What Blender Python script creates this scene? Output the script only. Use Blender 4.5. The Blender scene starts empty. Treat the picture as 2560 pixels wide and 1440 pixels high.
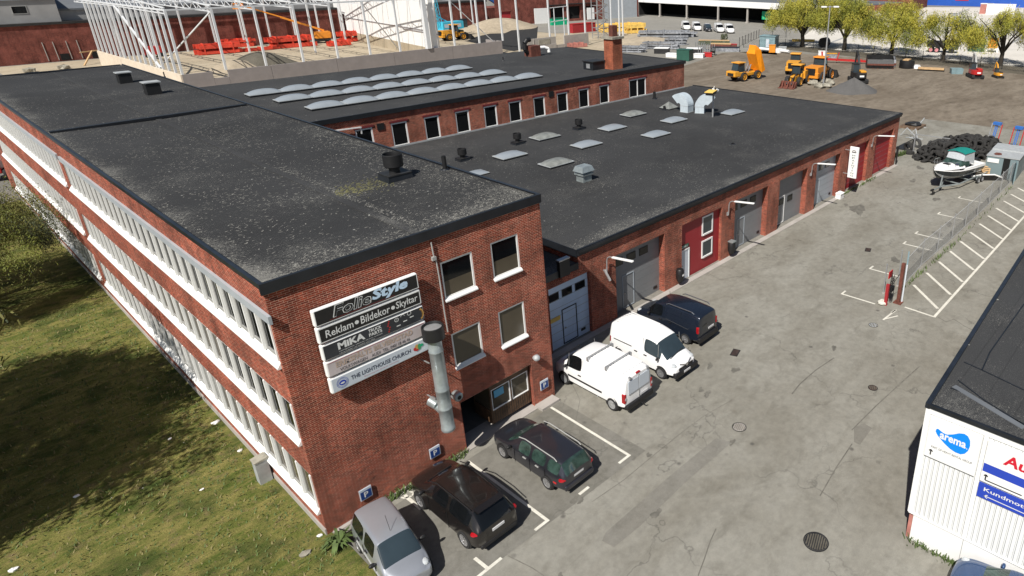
import bpy, math, random
from mathutils import Vector, Matrix
from math import sin, cos, pi, radians, sqrt, atan2
random.seed(7)
S = bpy.context.scene
COL = S.collection
# ------------------------------------------------------------------ camera
F, YAW, PIT, ROL = 1649.8, 0.87326, 0.39547, -0.00433
CAM = Vector((-6.1742, -21.887, 19.9637)); CX, CY = 380.4, -124.0
_f = Vector((sin(YAW)*cos(PIT), cos(YAW)*cos(PIT), -sin(PIT)))
_r = Vector((cos(YAW), -sin(YAW), 0)); _u = _r.cross(_f)
CR = _r*cos(ROL)+_u*sin(ROL); CU = -_r*sin(ROL)+_u*cos(ROL)
cd = bpy.data.cameras.new('camera'); cam = bpy.data.objects.new('camera', cd); COL.objects.link(cam)
m3 = Matrix((CR, CU, -_f)).transposed()
cam.matrix_world = Matrix.Translation(CAM) @ m3.to_4x4()
cd.sensor_width = 36; cd.lens = F*36/2560; cd.shift_x = -CX/2560; cd.shift_y = CY/2560
cd.clip_start = 0.1; cd.clip_end = 4000
S.camera = cam
def ray(px, py): return _f + CR*((px-1280-CX)/F) - CU*((py-720-CY)/F)
def G(px, py, z=0.0):
    "world point on the level z seen at this place of the photograph (used only to survey the site)"
    d = ray(px, py); t = (z-CAM.z)/d.z; p = CAM+d*t; return Vector((p.x, p.y, z))
# ------------------------------------------------------------------ light
W = bpy.data.worlds.new('World'); S.world = W; W.use_nodes = True
nt = W.node_tree; nt.nodes.clear()
sky = nt.nodes.new('ShaderNodeTexSky'); sky.sky_type = 'NISHITA'; sky.sun_disc = False
SUNV = Vector((-4.94, -1.64, 6.0)).normalized()
sky.sun_elevation = math.asin(SUNV.z); sky.sun_rotation = atan2(SUNV.x, SUNV.y) % (2*pi)
bg = nt.nodes.new('ShaderNodeBackground'); bg.inputs['Strength'].default_value = 0.05
wo = nt.nodes.new('ShaderNodeOutputWorld')
nt.links.new(sky.outputs[0], bg.inputs[0]); nt.links.new(bg.outputs[0], wo.inputs[0])
sd = bpy.data.lights.new('sun', 'SUN'); sd.energy = 5.0; sd.angle = radians(0.53); sd.color = (1, 0.955, 0.88)
so = bpy.data.objects.new('sun', sd); COL.objects.link(so)
so.rotation_euler = (-SUNV).to_track_quat('-Z', 'Y').to_euler(); so.location = (0, 0, 60)
S.view_settings.view_transform = 'Standard'; S.view_settings.look = 'None'; S.view_settings.gamma = 1
S.view_settings.exposure = 0.3
# ------------------------------------------------------------------ materials
MATS = {}
def newmat(name):
    m = bpy.data.materials.new(name); m.use_nodes = True; MATS[name] = m
    n = m.node_tree; return m, n, n.nodes['Principled BSDF']
def nd(n, t, **kw):
    x = n.nodes.new(t)
    for k, v in kw.items():
        if k in x.inputs: x.inputs[k].default_value = v
        else: setattr(x, k, v)
    return x
def coords(n, kind='Object', scale=(1, 1, 1), rot=(0, 0, 0)):
    tc = nd(n, 'ShaderNodeTexCoord'); mp = nd(n, 'ShaderNodeMapping')
    mp.inputs['Scale'].default_value = scale; mp.inputs['Rotation'].default_value = rot
    n.links.new(tc.outputs[kind], mp.inputs[0]); return mp.outputs[0]
def noise(n, vec, scale, detail=4, rough=.6, dist=0):
    x = nd(n, 'ShaderNodeTexNoise'); x.inputs['Scale'].default_value = scale; x.inputs['Detail'].default_value = detail
    x.inputs['Roughness'].default_value = rough; x.inputs['Distortion'].default_value = dist
    if vec: n.links.new(vec, x.inputs['Vector'])
    return x.outputs['Fac']
def ramp(n, fac, stops):
    x = nd(n, 'ShaderNodeValToRGB'); e = x.color_ramp.elements
    while len(e) < len(stops): e.new(.5)
    for el, (p, c) in zip(e, stops):
        el.position = p; el.color = (c, c, c, 1) if not hasattr(c, '__len__') else (*c, 1)
    n.links.new(fac, x.inputs[0]); return x.outputs[0]
def mix(n, fac, a, b, mode='MIX'):
    x = nd(n, 'ShaderNodeMix', data_type='RGBA', blend_type=mode)
    for k, v in ((0, fac), (6, a), (7, b)):
        if isinstance(v, (int, float)): x.inputs[k].default_value = v
        elif isinstance(v, tuple): x.inputs[k].default_value = (*v, 1)
        else: n.links.new(v, x.inputs[k])
    return x.outputs[2]
def bump(n, b, h, strength=.3, dist=.02):
    x = nd(n, 'ShaderNodeBump'); x.inputs['Strength'].default_value = strength; x.inputs['Distance'].default_value = dist
    n.links.new(h, x.inputs['Height']); n.links.new(x.outputs[0], b.inputs['Normal'])
def P(name, col, rough=.6, metal=0, var=.12, scale=3, coat=0, spec=.5, scale2=.35, bmp=0, alpha=None):
    m, n, b = newmat(name)
    v = coords(n)
    f1 = ramp(n, noise(n, v, scale, 5), [(.3, 1-var), (.7, 1+var)])
    f2 = ramp(n, noise(n, v, scale2, 3), [(.3, 1-var*.8), (.7, 1+var*.5)])
    c = mix(n, 1.0, mix(n, 1.0, tuple(col), f1, 'MULTIPLY'), f2, 'MULTIPLY')
    n.links.new(c, b.inputs['Base Color'])
    b.inputs['Roughness'].default_value = rough; b.inputs['Metallic'].default_value = metal
    b.inputs['Specular IOR Level'].default_value = spec
    if coat: b.inputs['Coat Weight'].default_value = coat; b.inputs['Coat Roughness'].default_value = .06
    if bmp: bump(n, b, noise(n, v, scale*2, 5), bmp, .03)
    return m
def brickmat(name, c1, c2, mortar, bw=.25, rh=.0755, ms=.012, patch=(.62, .30, .18)):
    m, n, b = newmat(name)
    v = coords(n, 'UV')
    br = nd(n, 'ShaderNodeTexBrick'); n.links.new(v, br.inputs['Vector'])
    br.inputs['Color1'].default_value = (*c1, 1); br.inputs['Color2'].default_value = (*c2, 1); br.inputs['Mortar'].default_value = (*mortar, 1)
    br.inputs['Scale'].default_value = 1; br.inputs['Brick Width'].default_value = bw; br.inputs['Row Height'].default_value = rh
    br.inputs['Mortar Size'].default_value = ms; br.inputs['Mortar Smooth'].default_value = .15; br.inputs['Bias'].default_value = 0
    o = coords(n)
    big = ramp(n, noise(n, o, .55, 4, .6), [(.33, .62), (.68, 1.3)])
    fine = ramp(n, noise(n, coords(n, 'UV', (4, 13, 1)), 1.0, 2), [(.3, .7), (.7, 1.3)])
    c = mix(n, 1, mix(n, 1, br.outputs['Color'], big, 'MULTIPLY'), fine, 'MULTIPLY')
    c = mix(n, 1, c, ramp(n, noise(n, coords(n, 'UV', (2.2, .22, 1)), 1.0, 4, .6), [(.34, .80), (.54, 1.06)]), 'MULTIPLY')
    pm = ramp(n, noise(n, o, 1.3, 5, .7), [(.56, 0), (.72, .75)])
    pf = nd(n, 'ShaderNodeMath', operation='MULTIPLY'); n.links.new(pm, pf.inputs[0])
    inv = nd(n, 'ShaderNodeMath', operation='SUBTRACT'); inv.inputs[0].default_value = 1; n.links.new(br.outputs['Fac'], inv.inputs[1]); n.links.new(inv.outputs[0], pf.inputs[1])
    c = mix(n, pf.outputs[0], c, mix(n, 1, c, (1.7, 1.45, 1.2), 'MULTIPLY'))
    n.links.new(c, b.inputs['Base Color']); b.inputs['Roughness'].default_value = .9; b.inputs['Specular IOR Level'].default_value = .25
    bump(n, b, inv.outputs[0], .5, .01)
    return m
brickmat('brick', (.31, .055, .028), (.145, .028, .018), (.50, .31, .225), ms=.0072)
brickmat('brick_far', (.19, .045, .032), (.12, .032, .026), (.22, .09, .07))
def roofmat(name, base=.036, lich=1.0, edge=None):
    m, n, b = newmat(name); v = coords(n)
    big = ramp(n, noise(n, v, .12, 4), [(.3, .8), (.7, 1.25)])
    fine = ramp(n, noise(n, v, 22, 4), [(.3, .75), (.7, 1.3)])
    c = mix(n, 1, mix(n, 1, (base, base*1.02, base*1.06), big, 'MULTIPLY'), fine, 'MULTIPLY')
    # strips of felt laid side by side
    wv = nd(n, 'ShaderNodeTexWave', wave_type='BANDS', bands_direction='Y'); n.links.new(v, wv.inputs[0]); wv.inputs['Scale'].default_value = .31; wv.inputs['Distortion'].default_value = .15
    c = mix(n, ramp(n, wv.outputs['Fac'], [(0, .35), (.012, 0)]), c, (.014, .014, .015))
    # lichen worms and specks
    sp = noise(n, coords(n, 'Object', (1, 2.1, 1)), 8.5, 6, .8, 2.2)
    area = ramp(n, noise(n, v, .33, 4, .6), [(.38, 0), (.66, 1)])
    if edge:
        # (axis, at, width): heavier growth near one eaves line
        sx = nd(n, 'ShaderNodeSeparateXYZ'); n.links.new(coords(n), sx.inputs[0])
        for ax, at, wd in edge:
            mr = nd(n, 'ShaderNodeMapRange'); n.links.new(sx.outputs[ax], mr.inputs[0])
            mr.inputs[1].default_value = at; mr.inputs[2].default_value = at+wd; mr.inputs[3].default_value = 1; mr.inputs[4].default_value = 0
            area = mix(n, 1, area, mr.outputs[0], 'ADD')
    th = mix(n, 1, sp, mix(n, 1, area, (.085, .085, .085), 'MULTIPLY'), 'ADD')
    msk = ramp(n, th, [(.64, 0), (.66, .7*lich)])
    c = mix(n, msk, c, (.24, .235, .215))
    dots = nd(n, 'ShaderNodeTexVoronoi'); dots.inputs['Scale'].default_value = 1.1; n.links.new(v, dots.inputs[0])
    c = mix(n, ramp(n, dots.outputs['Distance'], [(.035, .8), (.06, 0)]), c, (.36, .36, .34))
    n.links.new(c, b.inputs['Base Color']); b.inputs['Roughness'].default_value = .88; b.inputs['Specular IOR Level'].default_value = .3
    bump(n, b, sp, .25, .01)
    return m
roofmat('roof_felt', .027, 1.0, [(1, 0.0, 3.0), (0, 0, 1.2)])
roofmat('roof_felt_low', .032, .8, [(1, 2.9, 1.6)])
roofmat('roof_felt_high', .033, .7)
roofmat('roof_felt_right', .036, .9, [(0, 13.9, 2.5)])
def groundmat(name, base, stain, stain_amt=.5, s1=.18, s2=2.2, crack=.6, grain=.14, aniso=(1, 1, 1), rot=0, extra=None):
    m, n, b = newmat(name); v = coords(n); va = coords(n, 'Object', aniso, (0, 0, rot))
    c = mix(n, ramp(n, noise(n, va, s1, 6, .62, .6), [(.38, 0), (.68, stain_amt)]), tuple(base), tuple(stain))
    c = mix(n, ramp(n, noise(n, va, s1*4.3, 5, .65, .4), [(.5, 0), (.72, stain_amt*.75)]), c, tuple(x*.7 for x in stain))
    c = mix(n, 1, c, ramp(n, noise(n, v, s2, 6, .7), [(.3, 1-grain), (.7, 1+grain)]), 'MULTIPLY')
    c = mix(n, 1, c, ramp(n, noise(n, v, 38, 3, .7), [(.3, 1-grain), (.7, 1+grain)]), 'MULTIPLY')
    if crack:
        vo = nd(n, 'ShaderNodeTexVoronoi', feature='DISTANCE_TO_EDGE'); vo.inputs['Scale'].default_value = .16
        nz = nd(n, 'ShaderNodeTexNoise'); nz.inputs['Scale'].default_value = .9; nz.inputs['Detail'].default_value = 6; n.links.new(v, nz.inputs[0])
        vm = nd(n, 'ShaderNodeVectorMath', operation='ADD'); n.links.new(v, vm.inputs[0])
        sc = nd(n, 'ShaderNodeVectorMath', operation='SCALE'); sc.inputs['Scale'].default_value = 2.2; n.links.new(nz.outputs['Color'], sc.inputs[0]); n.links.new(sc.outputs[0], vm.inputs[1])
        n.links.new(vm.outputs[0], vo.inputs['Vector'])
        ck = mix(n, 1, ramp(n, vo.outputs['Distance'], [(.002, crack*.55), (.008, 0)]), ramp(n, noise(n, v, .25, 3), [(.45, 0), (.6, 1)]), 'MULTIPLY')
        c = mix(n, ck, c, (.05, .048, .045))
        sp = nd(n, 'ShaderNodeTexVoronoi'); sp.inputs['Scale'].default_value = .75; n.links.new(v, sp.inputs[0])
        c = mix(n, mix(n, 1, ramp(n, sp.outputs['Distance'], [(.05, .75), (.11, 0)]), ramp(n, noise(n, v, .5, 3), [(.46, 0), (.56, 1)]), 'MULTIPLY'), c, (.075, .07, .065))
    n.links.new(c, b.inputs['Base Color']); b.inputs['Roughness'].default_value = .9; b.inputs['Specular IOR Level'].default_value = .3
    bump(n, b, noise(n, v, 30, 4), .3, .01)
    return m
groundmat('asphalt', (.248, .240, .210), (.135, .122, .096), .55, .15, 2.5, .8, .15, (1, 1.7, 1))
groundmat('asphalt_dark', (.185, .178, .158), (.10, .094, .075), .5, .3, 2.5, .6, .14)
groundmat('asphalt_patch', (.198, .19, .168), (.12, .11, .09), .35, .3, 2.5, 0, .14)
groundmat('asphalt_light', (.25, .24, .215), (.18, .17, .15), .4, .12, 2, .4, .1)
groundmat('dirt', (.20, .168, .13), (.10, .078, .056), .75, .07, 1.1, 0, .2, (1, 3, 1), radians(35))
groundmat('gravel', (.225, .215, .19), (.15, .135, .115), .5, .12, 2, 0, .2)
groundmat('sand', (.40, .34, .25), (.29, .235, .16), .55, .08, 1.2, 0, .12)
groundmat('pale_slab', (.60, .57, .52), (.42, .40, .36), .4, .04, 1.2, 0, .08)
groundmat('soil', (.115, .10, .075), (.05, .045, .035), .6, .25, 1.5, 0, .3)
def grassmat():
    m, n, b = newmat('grass'); v = coords(n)
    va = coords(n, 'Object', (1.0, 2.4, 1), (0, 0, radians(20)))
    c = mix(n, ramp(n, noise(n, va, .8, 6, .7, .8), [(.33, 0), (.62, 1)]), (.06, .09, .016), (.22, .19, .065))
    c = mix(n, ramp(n, noise(n, va, 3.1, 5, .7, .6), [(.5, 0), (.7, .7)]), c, (.075, .115, .022))
    c = mix(n, ramp(n, noise(n, v, 1.7, 5, .7), [(.54, 0), (.68, .75)]), c, (.17, .125, .07))
    c = mix(n, ramp(n, noise(n, v, .45, 4, .6), [(.5, 0), (.62, .7)]), c, (.035, .055, .014))
    c = mix(n, 1, c, ramp(n, noise(n, coords(n, 'Object', (1, 2.5, 1), (0, 0, .4)), 18, 4, .8), [(.3, .35), (.7, 1.75)]), 'MULTIPLY')
    d = nd(n, 'ShaderNodeTexVoronoi'); d.inputs['Scale'].default_value = .9; n.links.new(v, d.inputs[0])
    c = mix(n, ramp(n, d.outputs['Distance'], [(.018, .9), (.035, 0)]), c, (.6, .58, .52))
    n.links.new(c, b.inputs['Base Color']); b.inputs['Roughness'].default_value = .95; b.inputs['Specular IOR Level'].default_value = .1
    bump(n, b, noise(n, v, 14, 5, .8), .8, .08)
grassmat()
P('paint_line', (.62, .60, .53), .75, 0, .14, 9, scale2=1.5)
P('fascia', (.012, .014, .018), .45, 0, .3, 2)
P('fascia_blue', (.016, .020, .028), .35, 0, .3, 2)
P('white', (.80, .80, .79), .45, 0, .03, 2)
P('white_wall', (.78, .78, .77), .5, 0, .03, 1)
P('white_frame', (.74, .74, .73), .4, 0, .04, 2)
P('grey_panel', (.36, .39, .42), .5, 0, .06, 1.2)
P('frame_grey', (.34, .34, .33), .5, 0, .05, 2)
P('glass', (.006, .007, .008), .05, 0, .2, 1, spec=.45)
P('glass_brown', (.085, .07, .048), .12, 0, .12, .8)
P('glass_blue', (.03, .045, .055), .05, 0, .15, 1, spec=.8)
P('glass_green', (.035, .065, .055), .06, 0, .5, 3, spec=.8)
P('black', (.012, .012, .013), .5, 0, .2, 4)
P('rubber', (.018, .018, .019), .85, 0, .25, 6)
P('rubber_old', (.024, .023, .022), .9, 0, .35, 3)
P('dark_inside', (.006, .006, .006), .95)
P('dark_steel', (.03, .03, .031), .5, .3, .3, 3)
P('steel', (.46, .47, .48), .38, .55, .15, 3)
P('galv', (.40, .45, .46), .38, .55, .22, 2.2)
P('zinc_matte', (.42, .44, .45), .55, .2, .12, 3)
P('door_grey', (.205, .215, .225), .45, 0, .06, 1)
P('door_grey2', (.26, .275, .29), .45, 0, .06, 1)
P('door_light', (.34, .38, .42), .4, 0, .07, 1)
P('door_blue', (.48, .60, .76), .4, 0, .08, 1)
P('door_red', (.33, .022, .028), .55, 0, .08, .8)
P('red_trim', (.15, .02, .022), .6, 0, .1)
P('wood_brown', (.10, .055, .028), .6, 0, .5, 3, scale2=1.2)
P('concrete', (.36, .335, .31), .85, 0, .1, 1.2, bmp=.1)
P('concrete_pink', (.27, .245, .24), .85, 0, .07, .8)
P('stone', (.30, .28, .23), .9, 0, .3, 3, bmp=.4)
P('steel_white', (.66, .68, .70), .5, .1, .05, 2)
P('yellow', (.72, .33, .03), .45, 0, .12, 2, coat=.2)
P('orange', (.74, .27, .025), .45, 0, .1, 2, coat=.2)
P('orange_bed', (.80, .27, .008), .42, 0, .08, 1.5, coat=.2)
P('red_stack', (.62, .06, .03), .6, 0, .2, 1.5)
P('red', (.45, .02, .02), .4, 0, .1, 2, coat=.3)
P('rust', (.14, .045, .03), .8, 0, .4, 4)
P('crane_blue', (.07, .50, .68), .45, 0, .1, 2)
P('boom_blue', (.04, .16, .50), .45, 0, .1, 2)
P('blue', (.02, .09, .42), .4, 0, .1, 2)
P('sky_blue_sign', (.0, .22, .78), .4, 0, .03)
P('sign_blue', (.02, .055, .42), .4, 0, .03)
P('p_blue', (.012, .05, .22), .4, 0, .05)
P('sign_red', (.55, .01, .03), .4, 0, .03)
P('ink', (.03, .03, .035), .5)
P('black_sign', (.009, .009, .010), .3, 0, .1)
P('dark_sign', (.028, .031, .038), .35, 0, .2, 1.5)
P('pink_sign', (.52, .46, .46), .4, 0, .12, .9)
P('pale_sign', (.55, .60, .66), .4, 0, .04, 1)
P('letter', (.72, .73, .72), .4, 0, .04)
P('letter_blue', (.55, .72, .90), .4, 0, .04)
P('letter_navy', (.03, .035, .07), .5)
P('gold', (.55, .30, .08), .4, 0, .3, 3)
P('leaf_green', (.05, .30, .12), .4)
P('teal', (.21, .31, .34), .5, .1, .15, 1.2)
P('teal_canvas', (.0, .20, .17), .8)
P('green_box', (.022, .085, .062), .5, 0, .1, 1)
P('green_bright', (.0, .35, .17), .5)
P('timber', (.52, .34, .17), .8, 0, .2, 3)
P('yellow_pack', (.75, .50, .12), .7, 0, .2, 1)
P('pallet_grey', (.22, .23, .25), .7, 0, .5, 2)
P('olive', (.07, .085, .045), .9, 0, .3, 3)
P('thin_red', (.5, .2, .22), .5)
P('bark', (.035, .028, .02), .95, 0, .3, 5)
P('moss', (.12, .115, .05), .95, 0, .4, 6)
P('lime_leaf', (.38, .34, .04), .7, 0, .25, .6)
P('dark_leaf', (.13, .15, .018), .7, 0, .25, .6)
P('mid_leaf', (.28, .28, .035), .7, 0, .25, .6)
P('weed', (.075, .115, .028), .8, 0, .3, 4)
P('mound', (.095, .092, .09), .95, 0, .12, 6, bmp=.4)
P('sandpile', (.36, .30, .22), .95, 0, .15, 1.2, bmp=.3)
P('dark_gravel', (.10, .09, .07), .95, 0, .2, 4)
P('skylight', (.25, .28, .31), .3, 0, .05, 2, spec=.7)
P('skylight_dirty', (.20, .21, .20), .35, 0, .25, 2.5)
P('paint_white', (.80, .80, .80), .3, 0, .02, 1, coat=.6)
P('paint_silver', (.42, .44, .48), .3, .55, .05, 1, coat=.6)
P('paint_brown', (.020, .017, .016), .25, .4, .1, 1, coat=.8)
P('paint_graphite', (.045, .046, .058), .3, .6, .1, 1, coat=.8)
P('paint_navy', (.014, .02, .034), .22, .3, .1, 1, coat=.8)
P('paint_blue', (.02, .06, .16), .22, .3, .1, 1, coat=.8)
P('chrome', (.62, .62, .62), .15, .9, .05)
P('rim', (.50, .50, .51), .3, .7, .1, 6)
P('lamp_glass', (.55, .58, .60), .1, .2, .1, 6)
P('tail_red', (.35, .008, .012), .15, 0, .2, 5, coat=.5)
P('plate', (.65, .65, .66), .4)
P('lamp_body', (.20, .20, .20), .4, .4)
P('hull_dark', (.012, .016, .018), .25, 0, .1, 1, coat=.5)
P('grey_roof', (.12, .13, .145), .7, 0, .1, .4)
P('grey_wall', (.30, .30, .30), .8, 0, .08, .5)
P('clay_pink', (.42, .17, .14), .8, 0, .2, 2)
def ribs(name, col, scale, axis, dark=.75):
    "trapezoid sheet cladding, ribs as fine relief and shade lines of the joints"
    m, n, b = newmat(name); v = coords(n)
    w = nd(n, 'ShaderNodeTexWave', wave_type='BANDS', bands_direction=axis); w.inputs['Scale'].default_value = scale; n.links.new(v, w.inputs[0])
    c = mix(n, ramp(n, noise(n, v, .7, 4), [(.3, 0), (.7, .3)]), tuple(col), tuple(x*dark for x in col))
    n.links.new(c, b.inputs['Base Color']); b.inputs['Roughness'].default_value = .5
    bump(n, b, ramp(n, w.outputs['Fac'], [(.12, 0), (.3, 1)]), 1, .03)
    return m
ribs('ribs_white', (.76, .77, .77), 1.9, 'Y')
ribs('boards_red', (.34, .022, .03), 2.4, 'X')
ribs('ribs_teal', (.19, .25, .265), 1.2, 'X')
# ------------------------------------------------------------------ mesh builder
class MB:
    def __init__(s): s.v = []; s.f = []; s.m = []; s.s = []
    def add(s, vs, fs, m=0, sm=False):
        o = len(s.v); s.v += [Vector(p) for p in vs]
        for f in fs: s.f.append([i+o for i in f]); s.m.append(m); s.s.append(sm)
        return s
    def quad(s, a, b, c, d, m=0): return s.add([a, b, c, d], [(0, 1, 2, 3)], m)
    def box(s, x0, y0, z0, x1, y1, z1, m=0):
        v = [(x, y, z) for z in (z0, z1) for y in (y0, y1) for x in (x0, x1)]
        return s.add(v, [(0, 2, 3, 1), (4, 5, 7, 6), (0, 1, 5, 4), (2, 6, 7, 3), (0, 4, 6, 2), (1, 3, 7, 5)], m)
    def obox(s, c, sz, M=None, m=0):
        "box of size sz centred at c, turned by matrix M"
        q = MB().box(-sz[0]/2, -sz[1]/2, -sz[2]/2, sz[0]/2, sz[1]/2, sz[2]/2, m)
        T = Matrix.Translation(Vector(c)) @ ((M or Matrix.Identity(3)).to_4x4())
        return s.join(q, T)
    def join(s, q, T=None):
        o = len(s.v); s.v += [(T @ p if T else p) for p in q.v]
        s.f += [[i+o for i in f] for f in q.f]; s.m += q.m; s.s += q.s; return s
    def bar(s, a, b, w, h=None, m=0, up=(0, 0, 1)):
        a = Vector(a); b = Vector(b); d = b-a; L = d.length
        if L < 1e-6: return s
        x = d/L; upv = Vector(up)
        if abs(x.dot(upv)) > .99: upv = Vector((1, 0, 0))
        y = upv.cross(x).normalized(); z = x.cross(y)
        M = Matrix((x, y, z)).transposed()
        return s.obox((a+b)/2, (L, w, h or w), M, m)
    def cone(s, a, b, r0, r1, n=12, m=0, caps=True, sm=True):
        a = Vector(a); b = Vector(b); x = (b-a).normalized(); u = Vector((0, 0, 1))
        if abs(x.z) > .95: u = Vector((1, 0, 0))
        y = u.cross(x).normalized(); z = x.cross(y); o = len(s.v)
        vs = [c+(y*cos(t)+z*sin(t))*r for c, r in ((a, r0), (b, r1)) for t in [2*pi*i/n for i in range(n)]]
        s.add(vs, [(i, (i+1) % n, n+(i+1) % n, n+i) for i in range(n)], m, sm)
        if caps: s.add(vs[:n], [list(range(n))[::-1]], m); s.add(vs[n:], [list(range(n))], m)
        return s
    def tube(s, pts, r, n=8, m=0):
        pts = [Vector(p) for p in pts]; rs = r if hasattr(r, '__len__') else [r]*len(pts)
        for i in range(len(pts)-1): s.cone(pts[i], pts[i+1], rs[i], rs[i+1], n, m)
        return s
    def prism(s, poly, z0, z1, m=0, mt=None):
        n = len(poly); a = sum(poly[i][0]*poly[(i+1) % n][1]-poly[(i+1) % n][0]*poly[i][1] for i in range(n))
        if a < 0: poly = poly[::-1]
        lo = [(p[0], p[1], z0) for p in poly]; hi = [(p[0], p[1], z1) for p in poly]
        s.add(lo+hi, [(i, (i+1) % n, n+(i+1) % n, n+i) for i in range(n)]+[list(range(n))[::-1]], m)
        return s.add(hi, [list(range(n))], m if mt is None else mt)
    def lathe(s, c, prof, n=16, m=0, axis='z', sm=True):
        vs = []
        for r, h in prof:
            for i in range(n):
                t = 2*pi*i/n; p = (r*cos(t), r*sin(t), h)
                if axis == 'y': p = (p[0], h, p[1])
                if axis == 'x': p = (h, p[0], p[1])
                vs.append(Vector(c)+Vector(p))
        k = len(prof)
        return s.add(vs, [(j*n+i, j*n+(i+1) % n, (j+1)*n+(i+1) % n, (j+1)*n+i) for j in range(k-1) for i in range(n)], m, sm)
    def blob(s, c, sz, rnd=.15, n=8, m=0, seed=0):
        R = random.Random(seed); vs = []; c = Vector(c); k = n//2+1
        for j in range(k):
            ph = -pi/2+pi*j/(k-1)
            for i in range(n):
                t = 2*pi*i/n; q = 1+R.uniform(-rnd, rnd)
                vs.append(c+Vector((cos(ph)*cos(t)*sz[0]*q, cos(ph)*sin(t)*sz[1]*q, sin(ph)*sz[2]*q)))
        return s.add(vs, [(j*n+i, j*n+(i+1) % n, (j+1)*n+(i+1) % n, (j+1)*n+i) for j in range(k-1) for i in range(n)], m)
    def build(s, name, mats, parent=None, bevel=0, mesh_only=False):
        me = bpy.data.meshes.new(name)
        me.from_pydata([tuple(p) for p in s.v], [], s.f)
        if isinstance(mats, str): mats = [mats]
        for m in mats: me.materials.append(MATS[m])
        me.polygons.foreach_set('material_index', s.m); me.polygons.foreach_set('use_smooth', s.s)
        uv = me.uv_layers.new(name='uv').data
        vv = s.v
        for p in me.polygons:
            nx, ny, nz = (abs(c) for c in p.normal)
            for li in p.loop_indices:
                q = vv[me.loops[li].vertex_index]
                if nz > nx and nz > ny: uv[li].uv = (q.x, q.y)
                elif nx > ny: uv[li].uv = (q.y, q.z)
                else: uv[li].uv = (q.x, q.z)
        if any(s.s): me.set_sharp_from_angle(angle=radians(38))
        if mesh_only: return me
        o = bpy.data.objects.new(name, me); COL.objects.link(o)
        if parent: o.parent = parent
        if bevel:
            b = o.modifiers.new('bevel', 'BEVEL'); b.width = bevel; b.segments = 2; b.limit_method = 'ANGLE'
        return o
def tag(o, label=None, cat=None, group=None, kind=None):
    for k, v in (('label', label), ('category', cat), ('group', group), ('kind', kind)):
        if v: o[k] = v
    return o
def thing(name, label, cat, loc=(0, 0, 0), rz=0, group=None):
    o = bpy.data.objects.new(name, None); COL.objects.link(o); o.empty_display_size = .3
    o.location = loc; o.rotation_euler = (0, 0, rz); return tag(o, label, cat, group)
def copy_tree(o, parent=None):
    c = o.copy(); COL.objects.link(c); c.parent = parent
    for ch in [x for x in KIDS.get(o.name, [])]: copy_tree(ch, c)
    return c
KIDS = {}
def index_kids():
    KIDS.clear()
    for x in bpy.data.objects:
        if x.parent: KIDS.setdefault(x.parent.name, []).append(x)
def dup(o, loc, rz=None, label=None, group=None, scale=None):
    if o.name not in KIDS: index_kids()
    c = copy_tree(o); c.location = loc
    if rz is not None: c.rotation_euler = (0, 0, rz)
    if label: c['label'] = label
    if group: c['group'] = group
    if scale: c.scale = (scale,)*3 if not hasattr(scale, '__len__') else scale
    return c
def text_mesh(txt, size, depth=.0, shear=0, offset=0, space=1, align='LEFT', res=2):
    cu = bpy.data.curves.new('t', 'FONT'); cu.body = txt; cu.size = size; cu.shear = shear; cu.offset = offset
    cu.space_character = space; cu.align_x = align; cu.extrude = depth; cu.resolution_u = res
    o = bpy.data.objects.new('t', cu); me = o.to_mesh()
    q = MB().add([tuple(v.co) for v in me.vertices], [list(p.vertices) for p in me.polygons])
    o.to_mesh_clear(); bpy.data.objects.remove(o); bpy.data.curves.remove(cu)
    return q
def width(q): xs = [p.x for p in q.v]; return max(xs)-min(xs) if xs else 0
def put_text(mb, txt, x, z, w, h, T, m=0, shear=0, offset=0, lift=.004):
    "text fitted in a box w x h whose lower left corner is (x, z) on the plane of T"
    q = text_mesh(txt, 1, .0, shear, offset)
    x0 = min(p.x for p in q.v); y0 = min(p.y for p in q.v); x1 = max(p.x for p in q.v); y1 = max(p.y for p in q.v)
    q.v = [Vector((x+(p.x-x0)/(x1-x0)*w, z+(p.y-y0)/(y1-y0)*h, lift)) for p in q.v]; q.m = [m]*len(q.f)
    mb.join(q, T)
def plane_T(origin, right, up):
    "matrix taking (x, y, out) to the plane through origin"
    r = Vector(right).normalized(); u = Vector(up).normalized(); n = r.cross(u)
    M = Matrix((r, u, n)).transposed().to_4x4(); return Matrix.Translation(Vector(origin)) @ M
def holed(mb, T, w, h, holes, depth, m=0, mj=None):
    "rectangle w x h on the plane of T with rectangular holes (x0, z0, x1, z1) and reveals going in by depth"
    xs = sorted({0, w, *[a for q in holes for a in (q[0], q[2])]}); zs = sorted({0, h, *[a for q in holes for a in (q[1], q[3])]})
    for i in range(len(xs)-1):
        for j in range(len(zs)-1):
            cx, cz = (xs[i]+xs[i+1])/2, (zs[j]+zs[j+1])/2
            if any(q[0] < cx < q[2] and q[1] < cz < q[3] for q in holes): continue
            mb.quad(*[T @ Vector(p) for p in ((xs[i], zs[j], 0), (xs[i+1], zs[j], 0), (xs[i+1], zs[j+1], 0), (xs[i], zs[j+1], 0))], m)
    mj = m if mj is None else mj
    for x0, z0, x1, z1 in holes:
        c = [(x0, z0), (x1, z0), (x1, z1), (x0, z1)]
        for k in range(4):
            a, b = c[k], c[(k+1) % 4]
            if a[1] == b[1] == 0: continue
            mb.quad(*[T @ Vector(p) for p in ((*a, 0), (*a, -depth), (*b, -depth), (*b, 0))], mj)
def struct(name, mb, mats): return tag(mb.build(name, mats), kind='structure')
brickmat('brick_chim', (.36, .085, .035), (.26, .06, .03), (.30, .15, .10))
P('concrete_light', (.60, .52, .42), .85, 0, .08, .8)
P('stain', (.135, .128, .11), .85, 0, .3, 3)
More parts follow.
